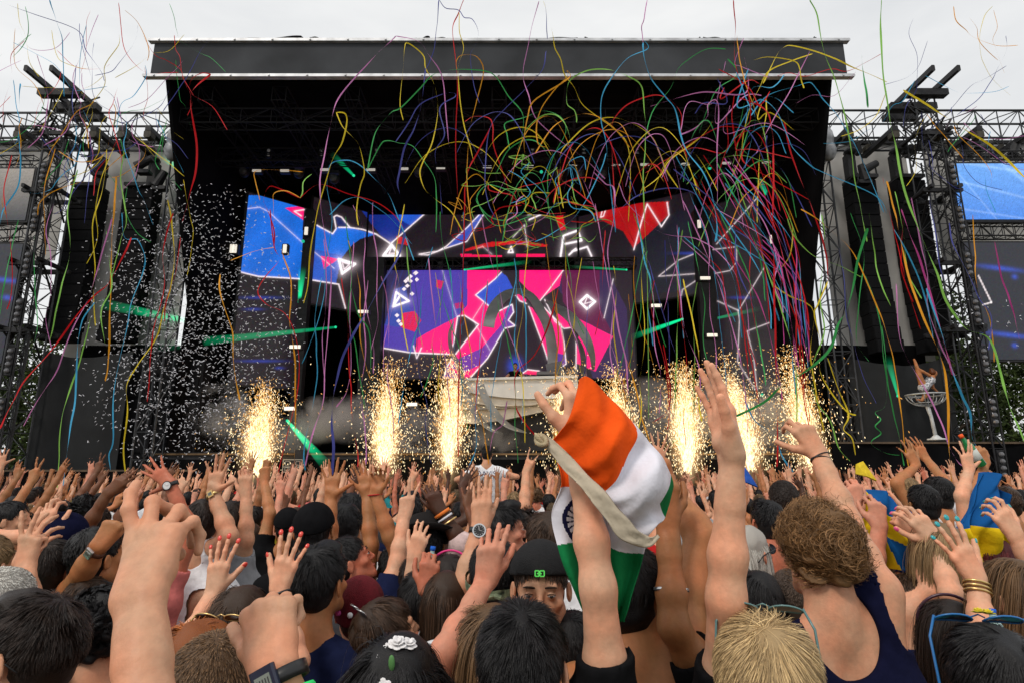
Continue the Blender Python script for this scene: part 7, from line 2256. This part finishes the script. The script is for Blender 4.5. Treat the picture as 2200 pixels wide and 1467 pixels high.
# places
spots = []
def ok(x, y, dmin):
    for (a, b) in PEOPLE[:NEARN]:
        if (a - x) ** 2 + (b - y) ** 2 < .33 ** 2: return False
    for s_ in spots:
        if (s_[0] - x) ** 2 + (s_[1] - y) ** 2 < dmin ** 2: return False
    return True
traced = [(proj(I_)) for I_ in [Vector((0, 0, 0))]]
HEADS = []
for o in bpy.data.objects:
    if o.type == 'MESH' and o.parent is None and o.name.startswith('person') and o.get('label'):
        HEADS.append(o)
tr_px = []
for o in HEADS:
    zs = max(v.co.z for v in o.data.vertices)
    tr_px.append((proj(o.location + Vector((0, 0, 1.6)))[0], o.location.y))
tries = 0
while len(spots) < 232 and tries < 60000:
    tries += 1
    y = 2.9 + (rgp.random() ** .72) * 12.6
    x = rgp.uniform(-1, 1) * (y * .90 + .4)
    if not ok(x, y, .44 + .012 * y): continue
    px = proj((x, y, 1.6))[0]
    if y < 4.3 and any(abs(px - a) < 62 and b > y - .1 for a, b in tr_px): continue
    if y < 3.4 and 300 < px < 470: continue
    if y < 3.2 and 1830 < px < 2000: continue
    spots.append((x, y))
spots.sort(key=lambda s_: s_[1])
LM = [(-999, 150, 'near the grey screen'), (150, 400, 'below the confetti'), (400, 640, 'below first sparks'), (640, 890, 'below second sparks'), (890, 1090, 'below the white booth'), (1090, 1300, 'behind the orange flag'),
      (1300, 1520, 'past the flag'), (1520, 1700, 'beyond the open hand'), (1700, 1900, 'beyond the curly mop'), (1900, 2070, 'below the dancer'), (2070, 9999, 'near the blue screen')]
DEP = [(3.6, 'close'), (4.8, 'rows ahead'), (6.5, 'mid crowd'), (8.5, 'farther'), (11, 'far ahead'), (99, 'at barrier')]
src = [build_proto(k, .0095) for k in range(len(PSP))]
used = [False] * len(src)
ARMS = {0: 'hands spread', 1: 'arms loose', 2: 'long hair', 3: 'pointing', 4: 'one hand up', 5: 'elbows out', 6: 'palms high', 7: 'hands forward', 8: 'two fingers up', 9: 'horn sign', 10: 'hair tied', 11: 'arms wide', 12: 'fist up', 13: 'arms crossing', 14: 'long loose hair', 15: 'arms down', 16: 'hand near face'}
for i, (x, y) in enumerate(spots):
    k = rgp.randrange(len(src)) if i >= len(src) else i
    hair, skin, sh = rgp.choice(HK), rgp.choice(SKK), rgp.choice(CK)
    if skin in ('brown', 'dark'): hair = 'black'
    px = proj((x, y, 1.6))[0]
    lm = next(t for a, b, t in LM if a <= px < b); dp = next(t for d_, t in DEP if y < d_)
    hn = {'darkbrown': 'dark'}.get(hair, hair)
    label = '%s haired person, %s top, %s, %s, %s' % (hn, sh, ARMS[k], dp, lm)
    sc = rgp.uniform(.88, 1.02) - (.03 if y > 7 else 0)
    if y < 4.4: sc = min(sc, .98)
    rz = rgp.uniform(-.35, .35)
    o, ch = src[k]
    put(src[k], x, y, 0, rz, sc, skin, hair, sh, label, 'people in the packed crowd')
for o, ch in src:
    for q in ch: bpy.data.objects.remove(q)
    bpy.data.objects.remove(o)
print('crowd', len(spots), time.time() - T0)
# the far rows, too many to count: one mass
PSP_S = PSP
V_all, F_all, MI = [], [], []
mats_c = [skin_mat(k) for k in ('fair', 'light', 'tan', 'pink', 'olive', 'brown')] + [hair_mat(k) for k in ('black', 'darkbrown', 'brown', 'sandy')] + [cloth_mat(k) for k in ('black', 'white', 'navy', 'grey', 'red', 'teal', 'blue', 'yellow')]
low = []
for k in (0, 1, 2, 4, 5, 7, 11, 13, 14, 15, 15):
    o, ch = build_proto(k, .017)
    parts = []
    for q, typ in [(o, 0)] + [(c, 1 if c.name.startswith('hair') else 2) for c in ch if not c.name.startswith('trousers')]:
        me = q.data; n = len(me.vertices)
        v = np.empty(n * 3, np.float32); me.vertices.foreach_get('co', v)
        f = np.empty(len(me.polygons) * 4, np.int32); me.loops.foreach_get('vertex_index', f)
        v = v.reshape(-1, 3); f = f.reshape(-1, 4)
        keep = (v[f].max(1)[:, 2] > .9)
        parts.append((v, f[keep], typ))
    low.append(parts)
    for q in ch: bpy.data.objects.remove(q)
    bpy.data.objects.remove(o)
base = 0; cnt = 0; tries = 0; far = []
while cnt < 330 and tries < 60000:
    tries += 1
    y = 4.6 + (rgp.random() ** .8) * 11.4
    x = rgp.uniform(-1, 1) * (y * .92 + .5)
    if any((a - x) ** 2 + (b - y) ** 2 < .40 ** 2 for a, b in spots) or any((a - x) ** 2 + (b - y) ** 2 < .38 ** 2 for a, b in far): continue
    if any((a - x) ** 2 + (b - y) ** 2 < .35 ** 2 for a, b in PEOPLE[:NEARN]): continue
    far.append((x, y)); cnt += 1
    P = rgp.choice(low); a = rgp.uniform(-.4, .4); sc = rgp.uniform(.82, .97)
    ms = [rgp.randrange(6), 6 + rgp.randrange(4), 10 + rgp.randrange(8)]
    Mz = np.array([[math.cos(a), -math.sin(a), 0], [math.sin(a), math.cos(a), 0], [0, 0, 1]]) * sc
    for v, f, typ in P:
        V_all.append(v @ Mz.T + np.array((x, y, 0))); F_all.append(f + base); base += len(v)
        MI.append(np.full(len(f), ms[typ]))
me = newmesh('crowd', np.concatenate(V_all), np.concatenate(F_all), mats=mats_c, mi=np.concatenate(MI), smooth=True)
link('crowd', me)['kind'] = 'stuff'
print('mass', cnt, time.time() - T0)

# ---------------------------------------------------------------- paper streamers
SCOL = {'pk': ('pink', (.66, .24, .55)), 'mg': ('magenta', (.62, .08, .34)), 'in': ('indigo', (.07, .08, .34)), 'cy': ('sky blue', (.06, .42, .72)), 'gr': ('green', (.05, .40, .10)),
        'lg': ('light green', (.26, .58, .10)), 'ye': ('yellow', (.80, .62, .03)), 'or': ('orange', (.82, .36, .02)), 'rd': ('red', (.62, .010, .015))}
def smat(k):
    nm, c = SCOL[k]
    m = mat('streamer_' + nm.replace(' ', '_'), c, rough=.6, spec=.25, nscale=5, namt=.12)
    if 'done' not in m:
        m['done'] = 1
        t = m.node_tree; b = t.nodes['Principled BSDF']; o = [n for n in t.nodes if n.type == 'OUTPUT_MATERIAL'][0]
        tr = t.nodes.new('ShaderNodeBsdfTranslucent'); tr.inputs['Color'].default_value = tuple(c) + (1,)
        mx_ = t.nodes.new('ShaderNodeMixShader'); mx_.inputs[0].default_value = .35
        t.links.new(b.outputs[0], mx_.inputs[1]); t.links.new(tr.outputs[0], mx_.inputs[2]); t.links.new(mx_.outputs[0], o.inputs['Surface'])
    return m
ZN = [(0, 0, 330, 230, 'the sky on the confetti side'), (330, 0, 1830, 85, 'the sky over the roof'), (1830, 0, 2300, 230, 'the sky on the dancer side'), (330, 85, 1830, 170, 'the roof fascia'),
      (390, 170, 1765, 330, 'the dark roof space'), (390, 330, 1765, 430, 'the front lamp row'), (0, 230, 390, 400, 'the confetti side truss'), (1765, 230, 2300, 380, 'the dancer side truss'),
      (0, 400, 390, 760, 'the outer speaker columns'), (390, 430, 520, 1010, 'the confetti cloud'), (520, 430, 800, 660, 'the blue wall'), (800, 430, 1240, 560, 'the wide screen'), (1240, 430, 1500, 660, 'the red wedge'),
      (820, 560, 1360, 810, 'the pink screen'), (1500, 430, 1765, 850, 'the zigzag wall'), (1765, 380, 2060, 770, 'the dancer side speakers'), (2060, 380, 2300, 770, 'the sky blue screen'),
      (520, 660, 820, 1010, 'the stage foot by the flight case'), (820, 800, 1300, 1010, 'the white booth'), (1300, 660, 1820, 1010, 'the sparks past the flag'), (1800, 770, 2300, 960, 'the dancer cloth'), (0, 760, 390, 1010, 'the wing cloth')]
def zone(p):
    for a, b, c, d, n in ZN:
        if a <= p[0] < c and b <= p[1] < d: return n
    return 'the crowd'
rgs = random.Random(31)
NS = 0
REST_V, REST_F, REST_M = [], [], []
SEEN = {}
def streamer(col, wpx, pts, Y=None, Y2=None, grp='paper streamers in the air'):
    global NS
    NS += 1
    Y = Y or rgs.uniform(6.5, 10.5); Y2 = Y2 or Y + rgs.uniform(-1.2, 1.6)
    n = max(6, int(sum(math.hypot(b[0] - a[0], b[1] - a[1]) for a, b in zip(pts, pts[1:])) / 7))
    ph = [rgs.uniform(0, 6.28) for _ in range(4)]
    P = []
    for i in range(n + 1):
        t = i / n
        x, y = cat([(float(a), float(b)) for a, b in pts], t)[:2]
        x += .8 * math.sin(t * n * .45 + ph[0]) * math.sin(t * 9 + ph[1])
        P.append(at(x, y, Y + (Y2 - Y) * t + .12 * math.sin(t * 7 + ph[2])))
    wpx *= .64
    w = wpx / 1300 * (Y + Y2) / 2 * .5
    V = []
    for i in range(n + 1):
        d = (P[min(n, i + 1)] - P[max(0, i - 1)]).normalized()
        v = (P[i] - Vector((0, 0, CH))).normalized()
        s = d.cross(v)
        s = s.normalized() if s.length > 1e-4 else Vector((1, 0, 0))
        q = s.cross(d)
        a = 1.25 * math.sin(i * .09 + ph[3]) + .4 * math.sin(i * .31 + ph[1])
        k = s * math.cos(a) + q * math.sin(a)
        e = 1.0 if 0 < i < n else .4
        V += [P[i] - k * w * e, P[i] + k * w * e]
    o0 = P[0]
    Fq = np.array([[2 * i, 2 * i + 1, 2 * i + 3, 2 * i + 2] for i in range(n)])
    if NS > 292:       # past three hundred: one mass
        base_ = sum(len(q) for q in REST_V)
        REST_V.append(np.array([list(v) for v in V])); REST_F.append(Fq + base_); REST_M.append(np.full(len(Fq), list(SCOL).index(col)))
        return
    o = link('paper_streamer', newmesh('paper_streamer', np.array([list(v - o0) for v in V]), Fq, smat(col), True), loc=o0)
    za, zb_2 = zone(pts[0]), zone(pts[-1])
    th = 'thin' if wpx < 2.0 else ('broad' if wpx > 3.4 else 'slim')
    L = sum(math.hypot(b[0] - a[0], b[1] - a[1]) for a, b in zip(pts, pts[1:]))
    ch_ = math.hypot(pts[-1][0] - pts[0][0], pts[-1][1] - pts[0][1])
    sh = 'looping' if L > 1.8 * ch_ else ('curving' if L > 1.12 * ch_ else 'hanging')
    lab = '%s %s %s streamer over %s' % (th, sh, SCOL[col][0], za) if za == zb_2 else '%s %s %s streamer from %s to %s' % (th, sh, SCOL[col][0], za, zb_2)
    if lab in SEEN:      # tell look-alikes apart by where along the picture they hang
        mid = pts[len(pts) // 2]
        lab += ', %s' % ('passing over ' + zone(mid) if zone(mid) not in (za, zb_2) else ('its top highest' if pts[0][1] < SEEN[lab] else 'its top lower'))
    SEEN[lab] = pts[0][1]
    tag(o, ' '.join(lab.split()[:16]), 'streamer', grp)
S_ = streamer
S_('pk', 5, [(851, 78), (815, 112), (765, 165), (723, 220), (706, 290), (690, 370), (688, 430), (700, 520), (712, 600), (700, 760), (694, 860), (672, 930), (655, 1000)])
S_('pk', 4, [(851, 78), (900, 90), (925, 125), (948, 160), (957, 220), (962, 290), (966, 318)])
S_('pk', 4, [(1158, 3), (1140, 70), (1128, 130), (1124, 165), (1135, 205), (1152, 255), (1200, 300), (1260, 345), (1300, 385)])
S_('pk', 3.5, [(1390, 0), (1384, 40), (1379, 60), (1382, 92)])
S_('pk', 5, [(1541, 440), (1541, 330), (1543, 224), (1521, 224), (1520, 250), (1495, 275), (1462, 290)])
S_('pk', 6, [(1275, 370), (1300, 395), (1318, 405), (1320, 460), (1306, 540), (1312, 600), (1328, 700), (1345, 780), (1350, 850)])
S_('mg', 6.5, [(1937, 450), (1955, 505), (1978, 564), (2000, 635), (2019, 703), (2035, 760), (2048, 806)])
S_('pk', 4, [(1740, 110), (1700, 190), (1660, 260), (1640, 300), (1625, 330)])
S_('mg', 5, [(2137, 520), (2150, 590), (2168, 640), (2180, 680), (2190, 728)])
S_('pk', 4.5, [(1925, 610), (1937, 740), (1985, 830), (2020, 900), (2040, 960), (2062, 995), (2080, 1002)])
S_('pk', 4, [(240, 470), (215, 560), (190, 640), (150, 720), (120, 800), (80, 860), (50, 915)])
S_('pk', 4, [(760, 520), (754, 611), (752, 700), (754, 785), (745, 840), (722, 874)])
S_('pk', 4, [(1090, 860), (1080, 910), (1060, 930), (1052, 980), (1050, 1040)])
S_('pk', 3, [(1330, 395), (1350, 440), (1420, 500), (1500, 515), (1560, 560), (1600, 640), (1610, 720)])
S_('in', 7, [(914, 147), (906, 218), (892, 273), (871, 314), (858, 368), (854, 399), (861, 421)])
S_('in', 4, [(1174, 110), (1165, 150), (1130, 190), (1085, 235), (1055, 270), (1044, 330), (1043, 400), (1050, 440), (1066, 472)])
S_('in', 4.5, [(943, 0), (938, 60), (930, 115), (914, 150)])
S_('in', 3, [(943, 0), (957, 18), (985, 22), (997, 38), (1015, 42), (1027, 70), (1020, 100), (1010, 120), (1018, 180), (1030, 222)])
S_('in', 3, [(1171, 0), (1174, 40), (1176, 85)])
S_('in', 4, [(850, 305), (880, 262), (902, 225), (945, 205), (972, 200), (978, 208), (945, 232), (955, 290), (935, 330), (945, 400), (950, 460)])
S_('in', 9, [(870, 500), (858, 547), (832, 591), (790, 666), (752, 731), (732, 782), (718, 840), (713, 900), (716, 960), (714, 1020)], 6)
S_('in', 3, [(0, 5), (70, 30), (165, 65), (185, 110), (215, 150), (225, 175)])
S_('in', 3, [(450, 85), (433, 106), (402, 164), (375, 204), (350, 240)])
S_('cy', 6.5, [(1381, 92), (1385, 130), (1400, 170), (1430, 210), (1450, 235), (1463, 290), (1478, 330), (1510, 370), (1530, 420), (1540, 480), (1537, 520)], 6)
S_('cy', 4.5, [(1384, 88), (1392, 105), (1350, 125), (1315, 165), (1293, 210), (1292, 260), (1302, 310), (1308, 370), (1316, 440), (1322, 500)])
S_('cy', 4, [(1303, 330), (1285, 380), (1240, 460), (1190, 500), (1150, 520)])
S_('cy', 4, [(712, 455), (703, 400), (710, 355), (740, 345), (768, 352), (800, 380), (835, 420), (860, 480), (890, 560)])
S_('cy', 3.5, [(708, 462), (740, 432), (770, 425), (800, 440), (840, 470), (885, 525)])
S_('cy', 4.5, [(1612, 250), (1650, 206), (1711, 186), (1740, 178), (1757, 195), (1766, 211), (1800, 250), (1824, 290), (1854, 348), (1899, 457)])
S_('cy', 4.5, [(1560, 330), (1590, 270), (1620, 222), (1645, 218), (1672, 245), (1690, 290), (1705, 320), (1740, 355), (1770, 372), (1880, 420), (1905, 460)])
S_('cy', 5.5, [(1917, 487), (1958, 560), (1986, 634), (1998, 690), (2005, 728)])
S_('cy', 7, [(1990, 620), (2019, 703), (2048, 802), (2068, 850), (2085, 891), (2087, 932), (2101, 965)], 5.5)
S_('cy', 5.5, [(1351, 400), (1368, 461), (1384, 555), (1398, 610), (1392, 650), (1403, 743)])
S_('cy', 4.5, [(106, 0), (119, 41), (133, 82), (136, 136), (138, 208)])
S_('cy', 5.5, [(204, 650), (176, 691), (166, 760), (161, 859), (148, 940), (135, 1043)])
S_('cy', 4.5, [(262, 458), (268, 511), (296, 516), (311, 552), (307, 585), (282, 654), (270, 716), (245, 838), (243, 940), (235, 977), (237, 1010)])
S_('cy', 5, [(0, 482), (7, 452), (39, 401), (44, 352), (40, 278), (42, 205), (44, 180)])
S_('gr', 4.5, [(790, 365), (802, 300), (817, 269), (841, 242), (861, 232), (902, 191), (923, 167), (953, 153), (1008, 150), (1059, 160), (1093, 208), (1124, 252), (1117, 324)])
S_('gr', 4, [(790, 365), (817, 312), (834, 303), (858, 308), (885, 314), (909, 344), (933, 382), (938, 426), (936, 500)])
S_('gr', 4, [(1094, 320), (1090, 290), (1085, 266), (1123, 254), (1167, 239), (1204, 252), (1216, 283), (1191, 331), (1177, 382), (1179, 443)])
S_('lg', 4.5, [(1239, 264), (1235, 239), (1218, 222), (1223, 177), (1259, 153), (1307, 150), (1348, 164), (1378, 187), (1385, 249), (1387, 307), (1382, 375), (1385, 477), (1392, 650), (1393, 900)])
S_('gr', 3.5, [(1388, 290), (1402, 239), (1440, 191), (1457, 150), (1477, 130), (1518, 106), (1560, 106)])
S_('gr', 7, [(1851, 119), (1854, 157), (1860, 191), (1865, 232)], 5)
S_('gr', 9, [(1864, 491), (1847, 544), (1835, 605), (1819, 667), (1802, 695), (1786, 744), (1753, 781), (1704, 814), (1672, 834), (1643, 863), (1578, 895)], 5.5)
S_('lg', 5, [(1739, 0), (1756, 34), (1769, 109), (1790, 160), (1807, 218), (1827, 307), (1835, 380), (1850, 450), (1862, 520)])
S_('lg', 7.5, [(1894, 0), (1892, 68), (1899, 170), (1912, 256), (1926, 324), (1943, 409), (1974, 494), (2010, 580), (2035, 650), (2075, 705), (2125, 728), (2150, 800), (2162, 850), (2185, 910), (2203, 950)], 5)
S_('lg', 5, [(196, 679), (180, 744), (164, 798), (143, 859), (129, 920), (127, 981), (123, 1047)])
S_('gr', 4, [(752, 605), (769, 673), (793, 714), (797, 792), (802, 850)])
S_('ye', 5.5, [(723, 242), (742, 245), (744, 269), (735, 307), (718, 337), (701, 385), (684, 446), (674, 498), (665, 560), (660, 620), (652, 652)])
S_('ye', 4.5, [(723, 242), (735, 272), (762, 300), (775, 325), (783, 370), (775, 400), (766, 450), (770, 485)])
S_('ye', 4.5, [(866, 259), (860, 222), (865, 153), (870, 102), (878, 94), (909, 119), (914, 147), (933, 181), (940, 239), (929, 307), (909, 348), (902, 375), (912, 406), (936, 429), (970, 457), (995, 500)])
S_('or', 4, [(981, 150), (981, 130), (994, 119), (1021, 121), (1038, 143), (1035, 177), (1021, 228), (1011, 273), (1004, 341), (1004, 409), (1013, 477), (1030, 560)])
S_('ye', 4, [(986, 27), (987, 68), (996, 106), (984, 147), (986, 191), (994, 256), (1008, 307), (1018, 348), (1042, 389), (1080, 415)])
S_('ye', 4.5, [(1167, 3), (1187, 68), (1191, 102), (1204, 126), (1213, 160), (1232, 187), (1252, 225), (1290, 256), (1317, 276), (1348, 310), (1354, 375), (1350, 477)])
S_('ye', 4.5, [(1190, 440), (1204, 361), (1204, 331), (1222, 307), (1256, 273), (1290, 256), (1324, 254), (1365, 269), (1402, 297), (1419, 334), (1433, 368), (1457, 406)])
S_('or', 5, [(1174, 317), (1157, 310), (1152, 273), (1164, 232), (1191, 194), (1218, 167), (1218, 153), (1225, 164), (1204, 181), (1147, 218), (1133, 252), (1126, 307), (1131, 358)])
S_('ye', 7.5, [(1940, 194), (1991, 225), (2032, 252), (2079, 283), (2130, 314), (2171, 351), (2202, 384)], 5)
S_('ye', 5, [(1619, 130), (1650, 123), (1704, 131), (1718, 147), (1722, 175), (1728, 190)])
S_('ye', 5.5, [(1640, 180), (1667, 123), (1684, 102), (1704, 99), (1752, 111), (1793, 126), (1827, 143), (1868, 160), (1906, 177)])
S_('ye', 5, [(1745, 116), (1700, 132), (1653, 153), (1630, 191), (1612, 232), (1599, 283), (1590, 340), (1572, 380)])
S_('ye', 5, [(1530, 262), (1511, 290), (1477, 317), (1436, 348), (1419, 378), (1375, 412)])
S_('or', 4.5, [(1721, 450), (1766, 479), (1827, 536), (1860, 601), (1892, 679), (1913, 744), (1925, 806), (1933, 859), (1942, 941), (1954, 1014)])
S_('or', 7, [(1905, 390), (1921, 450), (1933, 507), (1958, 614), (1999, 716), (2027, 785), (2036, 859), (2040, 981), (2046, 1047)], 5.5)
S_('or', 6.5, [(250, 380), (245, 450), (239, 552), (237, 654), (233, 769), (227, 818)])
S_('ye', 5, [(360, 430), (368, 470), (374, 544), (368, 614), (352, 663), (335, 728), (294, 785), (272, 830), (274, 879), (266, 961), (272, 1039)])
S_('or', 4, [(589, 532), (548, 540), (495, 560)])
S_('or', 6, [(472, 589), (474, 634), (499, 712), (501, 777), (515, 859)], 6)
S_('or', 5.5, [(605, 540), (625, 605), (623, 695), (634, 777), (634, 900), (632, 1022)])
S_('rd', 4, [(580, 450), (589, 532), (601, 556), (572, 593), (554, 626), (572, 654), (613, 675), (638, 736), (642, 818), (625, 900), (597, 1018)])
S_('rd', 5, [(645, 426), (602, 407), (578, 402), (566, 429), (578, 460), (590, 500), (588, 530)])
S_('or', 4.5, [(650, 370), (602, 366), (549, 368), (549, 392), (558, 431)])
S_('or', 4, [(645, 426), (616, 411), (589, 416), (587, 443), (589, 498)])
S_('lg', 4, [(670, 375), (652, 390), (650, 412), (645, 426)])
S_('rd', 4, [(645, 426), (677, 399), (704, 400), (745, 416), (803, 433), (841, 457), (868, 491)])
S_('rd', 7, [(453, 160), (423, 184), (409, 211), (416, 266), (423, 324), (419, 375), (406, 426), (392, 477)])
S_('rd', 4, [(453, 160), (433, 158), (412, 170), (407, 195), (412, 225), (402, 249)])
S_('rd', 6, [(282, 511), (262, 556), (233, 609), (200, 638), (155, 691), (110, 753), (53, 818), (25, 867), (0, 920)])
S_('rd', 4.5, [(996, 0), (984, 31), (972, 65), (977, 112), (982, 164), (982, 222), (979, 307), (982, 409), (986, 500)])
S_('rd', 4.5, [(999, 262), (1018, 251), (1049, 254), (1059, 273), (1059, 307), (1076, 358), (1093, 409), (1110, 470)])
S_('rd', 5.5, [(1059, 266), (1032, 317), (1004, 375), (998, 443), (996, 560), (990, 700), (985, 850), (984, 980)])
S_('rd', 4.5, [(1314, 460), (1319, 409), (1315, 341), (1315, 273), (1327, 245), (1354, 222), (1399, 206), (1426, 208), (1450, 225), (1464, 249), (1464, 290), (1475, 340)])
S_('rd', 6, [(1201, 365), (1204, 385), (1239, 412), (1273, 440)])
S_('rd', 6, [(1589, 211), (1626, 225), (1650, 245), (1660, 293), (1662, 375), (1660, 477), (1663, 600), (1666, 736), (1670, 900), (1670, 1002)], 6)
S_('rd', 6, [(1684, 262), (1701, 334), (1732, 416), (1762, 498), (1775, 550), (1780, 620)])
S_('rd', 5, [(1578, 204), (1573, 252), (1585, 341), (1612, 443), (1640, 560), (1655, 700)])
S_('rd', 4, [(1575, 0), (1580, 60), (1578, 120), (1590, 180)])
S_('cy', 5.5, [(1600, 860), (1623, 904), (1664, 936), (1680, 977), (1704, 1014)])
S_('ye', 4.5, [(1704, 491), (1696, 552), (1659, 601), (1692, 634), (1729, 650), (1749, 675), (1741, 757), (1753, 838), (1770, 928)])
S_('ye', 5, [(1778, 605), (1758, 654), (1750, 675), (1762, 736), (1762, 797), (1786, 842), (1819, 883), (1839, 891)])
S_('ye', 5.5, [(1778, 769), (1802, 838), (1823, 891), (1812, 920), (1830, 940), (1839, 977)])
S_('lg', 4.5, [(1766, 462), (1772, 532), (1762, 634), (1770, 716), (1745, 790), (1753, 859), (1782, 900), (1802, 961), (1827, 990)])
S_('lg', 4, [(1692, 470), (1704, 503), (1745, 548), (1807, 573), (1852, 597)])
S_('gr', 5, [(1860, 593), (1888, 679), (1900, 777), (1912, 850), (1930, 930), (1942, 1000)])
S_('gr', 3.5, [(1895, 700), (1903, 780), (1903, 867), (1880, 885), (1893, 900), (1880, 915), (1893, 930), (1873, 945), (1876, 957), (1905, 973), (1933, 977)])
S_('rd', 6, [(1215, 790), (1195, 850), (1130, 880), (1120, 900), (1155, 940)] if False else [(1199, 620), (1185, 680), (1150, 760), (1110, 800), (1108, 860), (1115, 890), (1150, 935)])
S_('cy', 4, [(1110, 590), (1128, 660), (1130, 740), (1131, 810)])
S_('or', 5, [(1190, 620), (1200, 720), (1193, 800), (1192, 900), (1190, 960)])
S_('or', 5.5, [(1345, 770), (1365, 830), (1380, 900), (1400, 960), (1415, 1020)])
S_('rd', 4.5, [(1425, 740), (1440, 830), (1435, 880), (1405, 905)])
S_('ye', 5, [(1468, 600), (1490, 700), (1503, 780), (1502, 870), (1508, 905)])
# falling bundle in front of the zigzag wall, node of the bundle at the roof corner, tangle over the centre
for i in range(40):
    c = rgs.choice(['rd', 'cy', 'in', 'lg', 'gr', 'pk', 'rd', 'cy', 'in', 'mg'])
    x0, y0 = rgs.uniform(1440, 1640), rgs.uniform(330, 520); x1, y1 = x0 + rgs.uniform(90, 190), rgs.uniform(640, 930)
    x1 = min(x1, 1740)
    m1 = (x0 + (x1 - x0) * rgs.uniform(.45, .8), y0 + (y1 - y0) * .35); m2 = (x0 + (x1 - x0) * rgs.uniform(.75, .95), y0 + (y1 - y0) * .7)
    S_(c, rgs.uniform(2.6, 4.6), [(x0, y0), m1, m2, (x1, y1)])
for i in range(22):
    c = rgs.choice(['rd', 'rd', 'ye', 'or', 'rd', 'cy', 'gr', 'in', 'pk', 'ye'])
    nx, ny = 1580 + rgs.gauss(0, 42), 235 + rgs.gauss(0, 60)
    a = rgs.uniform(-25, 250); L = rgs.uniform(90, 260)
    ex_, ey_ = nx + math.cos(R(a)) * L * .8, ny + abs(math.sin(R(a))) * L * .9 - (80 if rgs.random() < .35 else 0)
    S_(c, rgs.uniform(2.4, 5), [(nx + rgs.uniform(-30, 30), ny - rgs.uniform(20, 90)), (nx, ny), ((nx + ex_) / 2 + rgs.uniform(-25, 25), (ny + ey_) / 2 + rgs.uniform(-40, 5)), (ex_, ey_)])
for i in range(32):
    c = rgs.choice(['gr', 'lg', 'gr', 'pk', 'cy', 'ye', 'lg', 'or', 'rd'])
    p = (rgs.gauss(1150, 52), rgs.gauss(440, 32)); a = rgs.uniform(0, 6.28); P = [p]
    for k in range(rgs.randint(5, 9)):
        a += rgs.uniform(-1.1, 1.1); L = rgs.uniform(14, 38)
        p = (p[0] + math.cos(a) * L * 1.3, p[1] + math.sin(a) * L * .8)
        if abs(p[0] - 1150) > 150 or abs(p[1] - 440) > 75: a += 2.5
        P.append(p)
    S_(c, rgs.uniform(2.2, 4), P)
for i in range(58):       # long falls over the whole stage
    c = rgs.choice(['pk', 'gr', 'lg', 'cy', 'ye', 'or', 'rd', 'in', 'gr', 'pk'])
    x = rgs.uniform(690, 1500); y = rgs.uniform(430, 640); P = [(x, y)]; dx = rgs.uniform(-.2, .25)
    for k in range(rgs.randint(3, 6)):
        x += dx * 70 + rgs.uniform(-14, 14); y += rgs.uniform(50, 90); P.append((x, min(y, 1010)))
        if y > 990: break
    S_(c, rgs.uniform(2.4, 4.4), P)
for i in range(40):       # wide arcs in the roof space
    c = rgs.choice(['ye', 'gr', 'rd', 'cy', 'or', 'in', 'pk', 'lg'])
    x = rgs.uniform(950, 1700); y = rgs.uniform(240, 420); w_, h_ = rgs.uniform(40, 120), rgs.uniform(60, 170)
    S_(c, rgs.uniform(2.4, 4.2), [(x - w_, y + h_), (x - w_ * .6, y + h_ * .3), (x, y), (x + w_ * .5, y + h_ * .25), (x + w_ * rgs.uniform(.7, 1.1), y + h_ * rgs.uniform(.8, 1.5))])
for i in range(96):       # thin squiggles against the sky and the wings
    left = i < 72
    x, y = (rgs.uniform(0, 400), rgs.uniform(0, 330)) if left else (rgs.uniform(1830, 2190), rgs.uniform(0, 300))
    c = rgs.choice(['rd', 'or', 'cy', 'in', 'gr', 'pk', 'ye']); P = [(x, y)]; a = rgs.uniform(.9, 2.4)
    for k in range(rgs.randint(3, 6)):
        a += rgs.uniform(-.7, .7); L = rgs.uniform(20, 60); x += math.cos(a) * L; y += math.sin(a) * L; P.append((x, y))
    S_(c, rgs.uniform(1.7, 3.0), P, rgs.uniform(10, 14))
for i in range(24):       # over the wings
    left = i < 14
    x, y = (rgs.uniform(10, 400), rgs.uniform(280, 520)) if left else (rgs.uniform(1780, 2190), rgs.uniform(300, 520))
    c = rgs.choice(['lg', 'or', 'cy', 'in', 'gr', 'pk', 'ye', 'rd']); P = [(x, y)]
    for k in range(rgs.randint(3, 5)):
        x += rgs.uniform(-26, 14) if left else rgs.uniform(-8, 32); y += rgs.uniform(40, 90); P.append((x, y))
    S_(c, rgs.uniform(2.4, 4.6), P)
link('paper_streamers', newmesh('paper_streamers', np.concatenate(REST_V), np.concatenate(REST_F), mats=[smat(k) for k in SCOL], mi=np.concatenate(REST_M), smooth=True))['kind'] = 'stuff'
print('streamers', NS, time.time() - T0)
ORD = ['first', 'second', 'third', 'fourth', 'fifth', 'sixth', 'seventh', 'eighth']
by = {}
for o in bpy.data.objects:
    if o.parent is None and o.get('label') and o.get('category') in ('streamer', 'person', 'stage light', 'tree'):
        by.setdefault(o['label'], []).append(o)
for l_, v in by.items():
    if len(v) > 1:
        v.sort(key=lambda o: proj(o.location + Vector((0, 0, 1.5 if o['category'] == 'person' else 0)))[0])
        for k, o in enumerate(v):
            w = l_.split()[:12]
            o['label'] = '%s, %s from confetti side' % (' '.join(w).rstrip(','), ORD[min(k, 7)])
print('total', time.time() - T0)
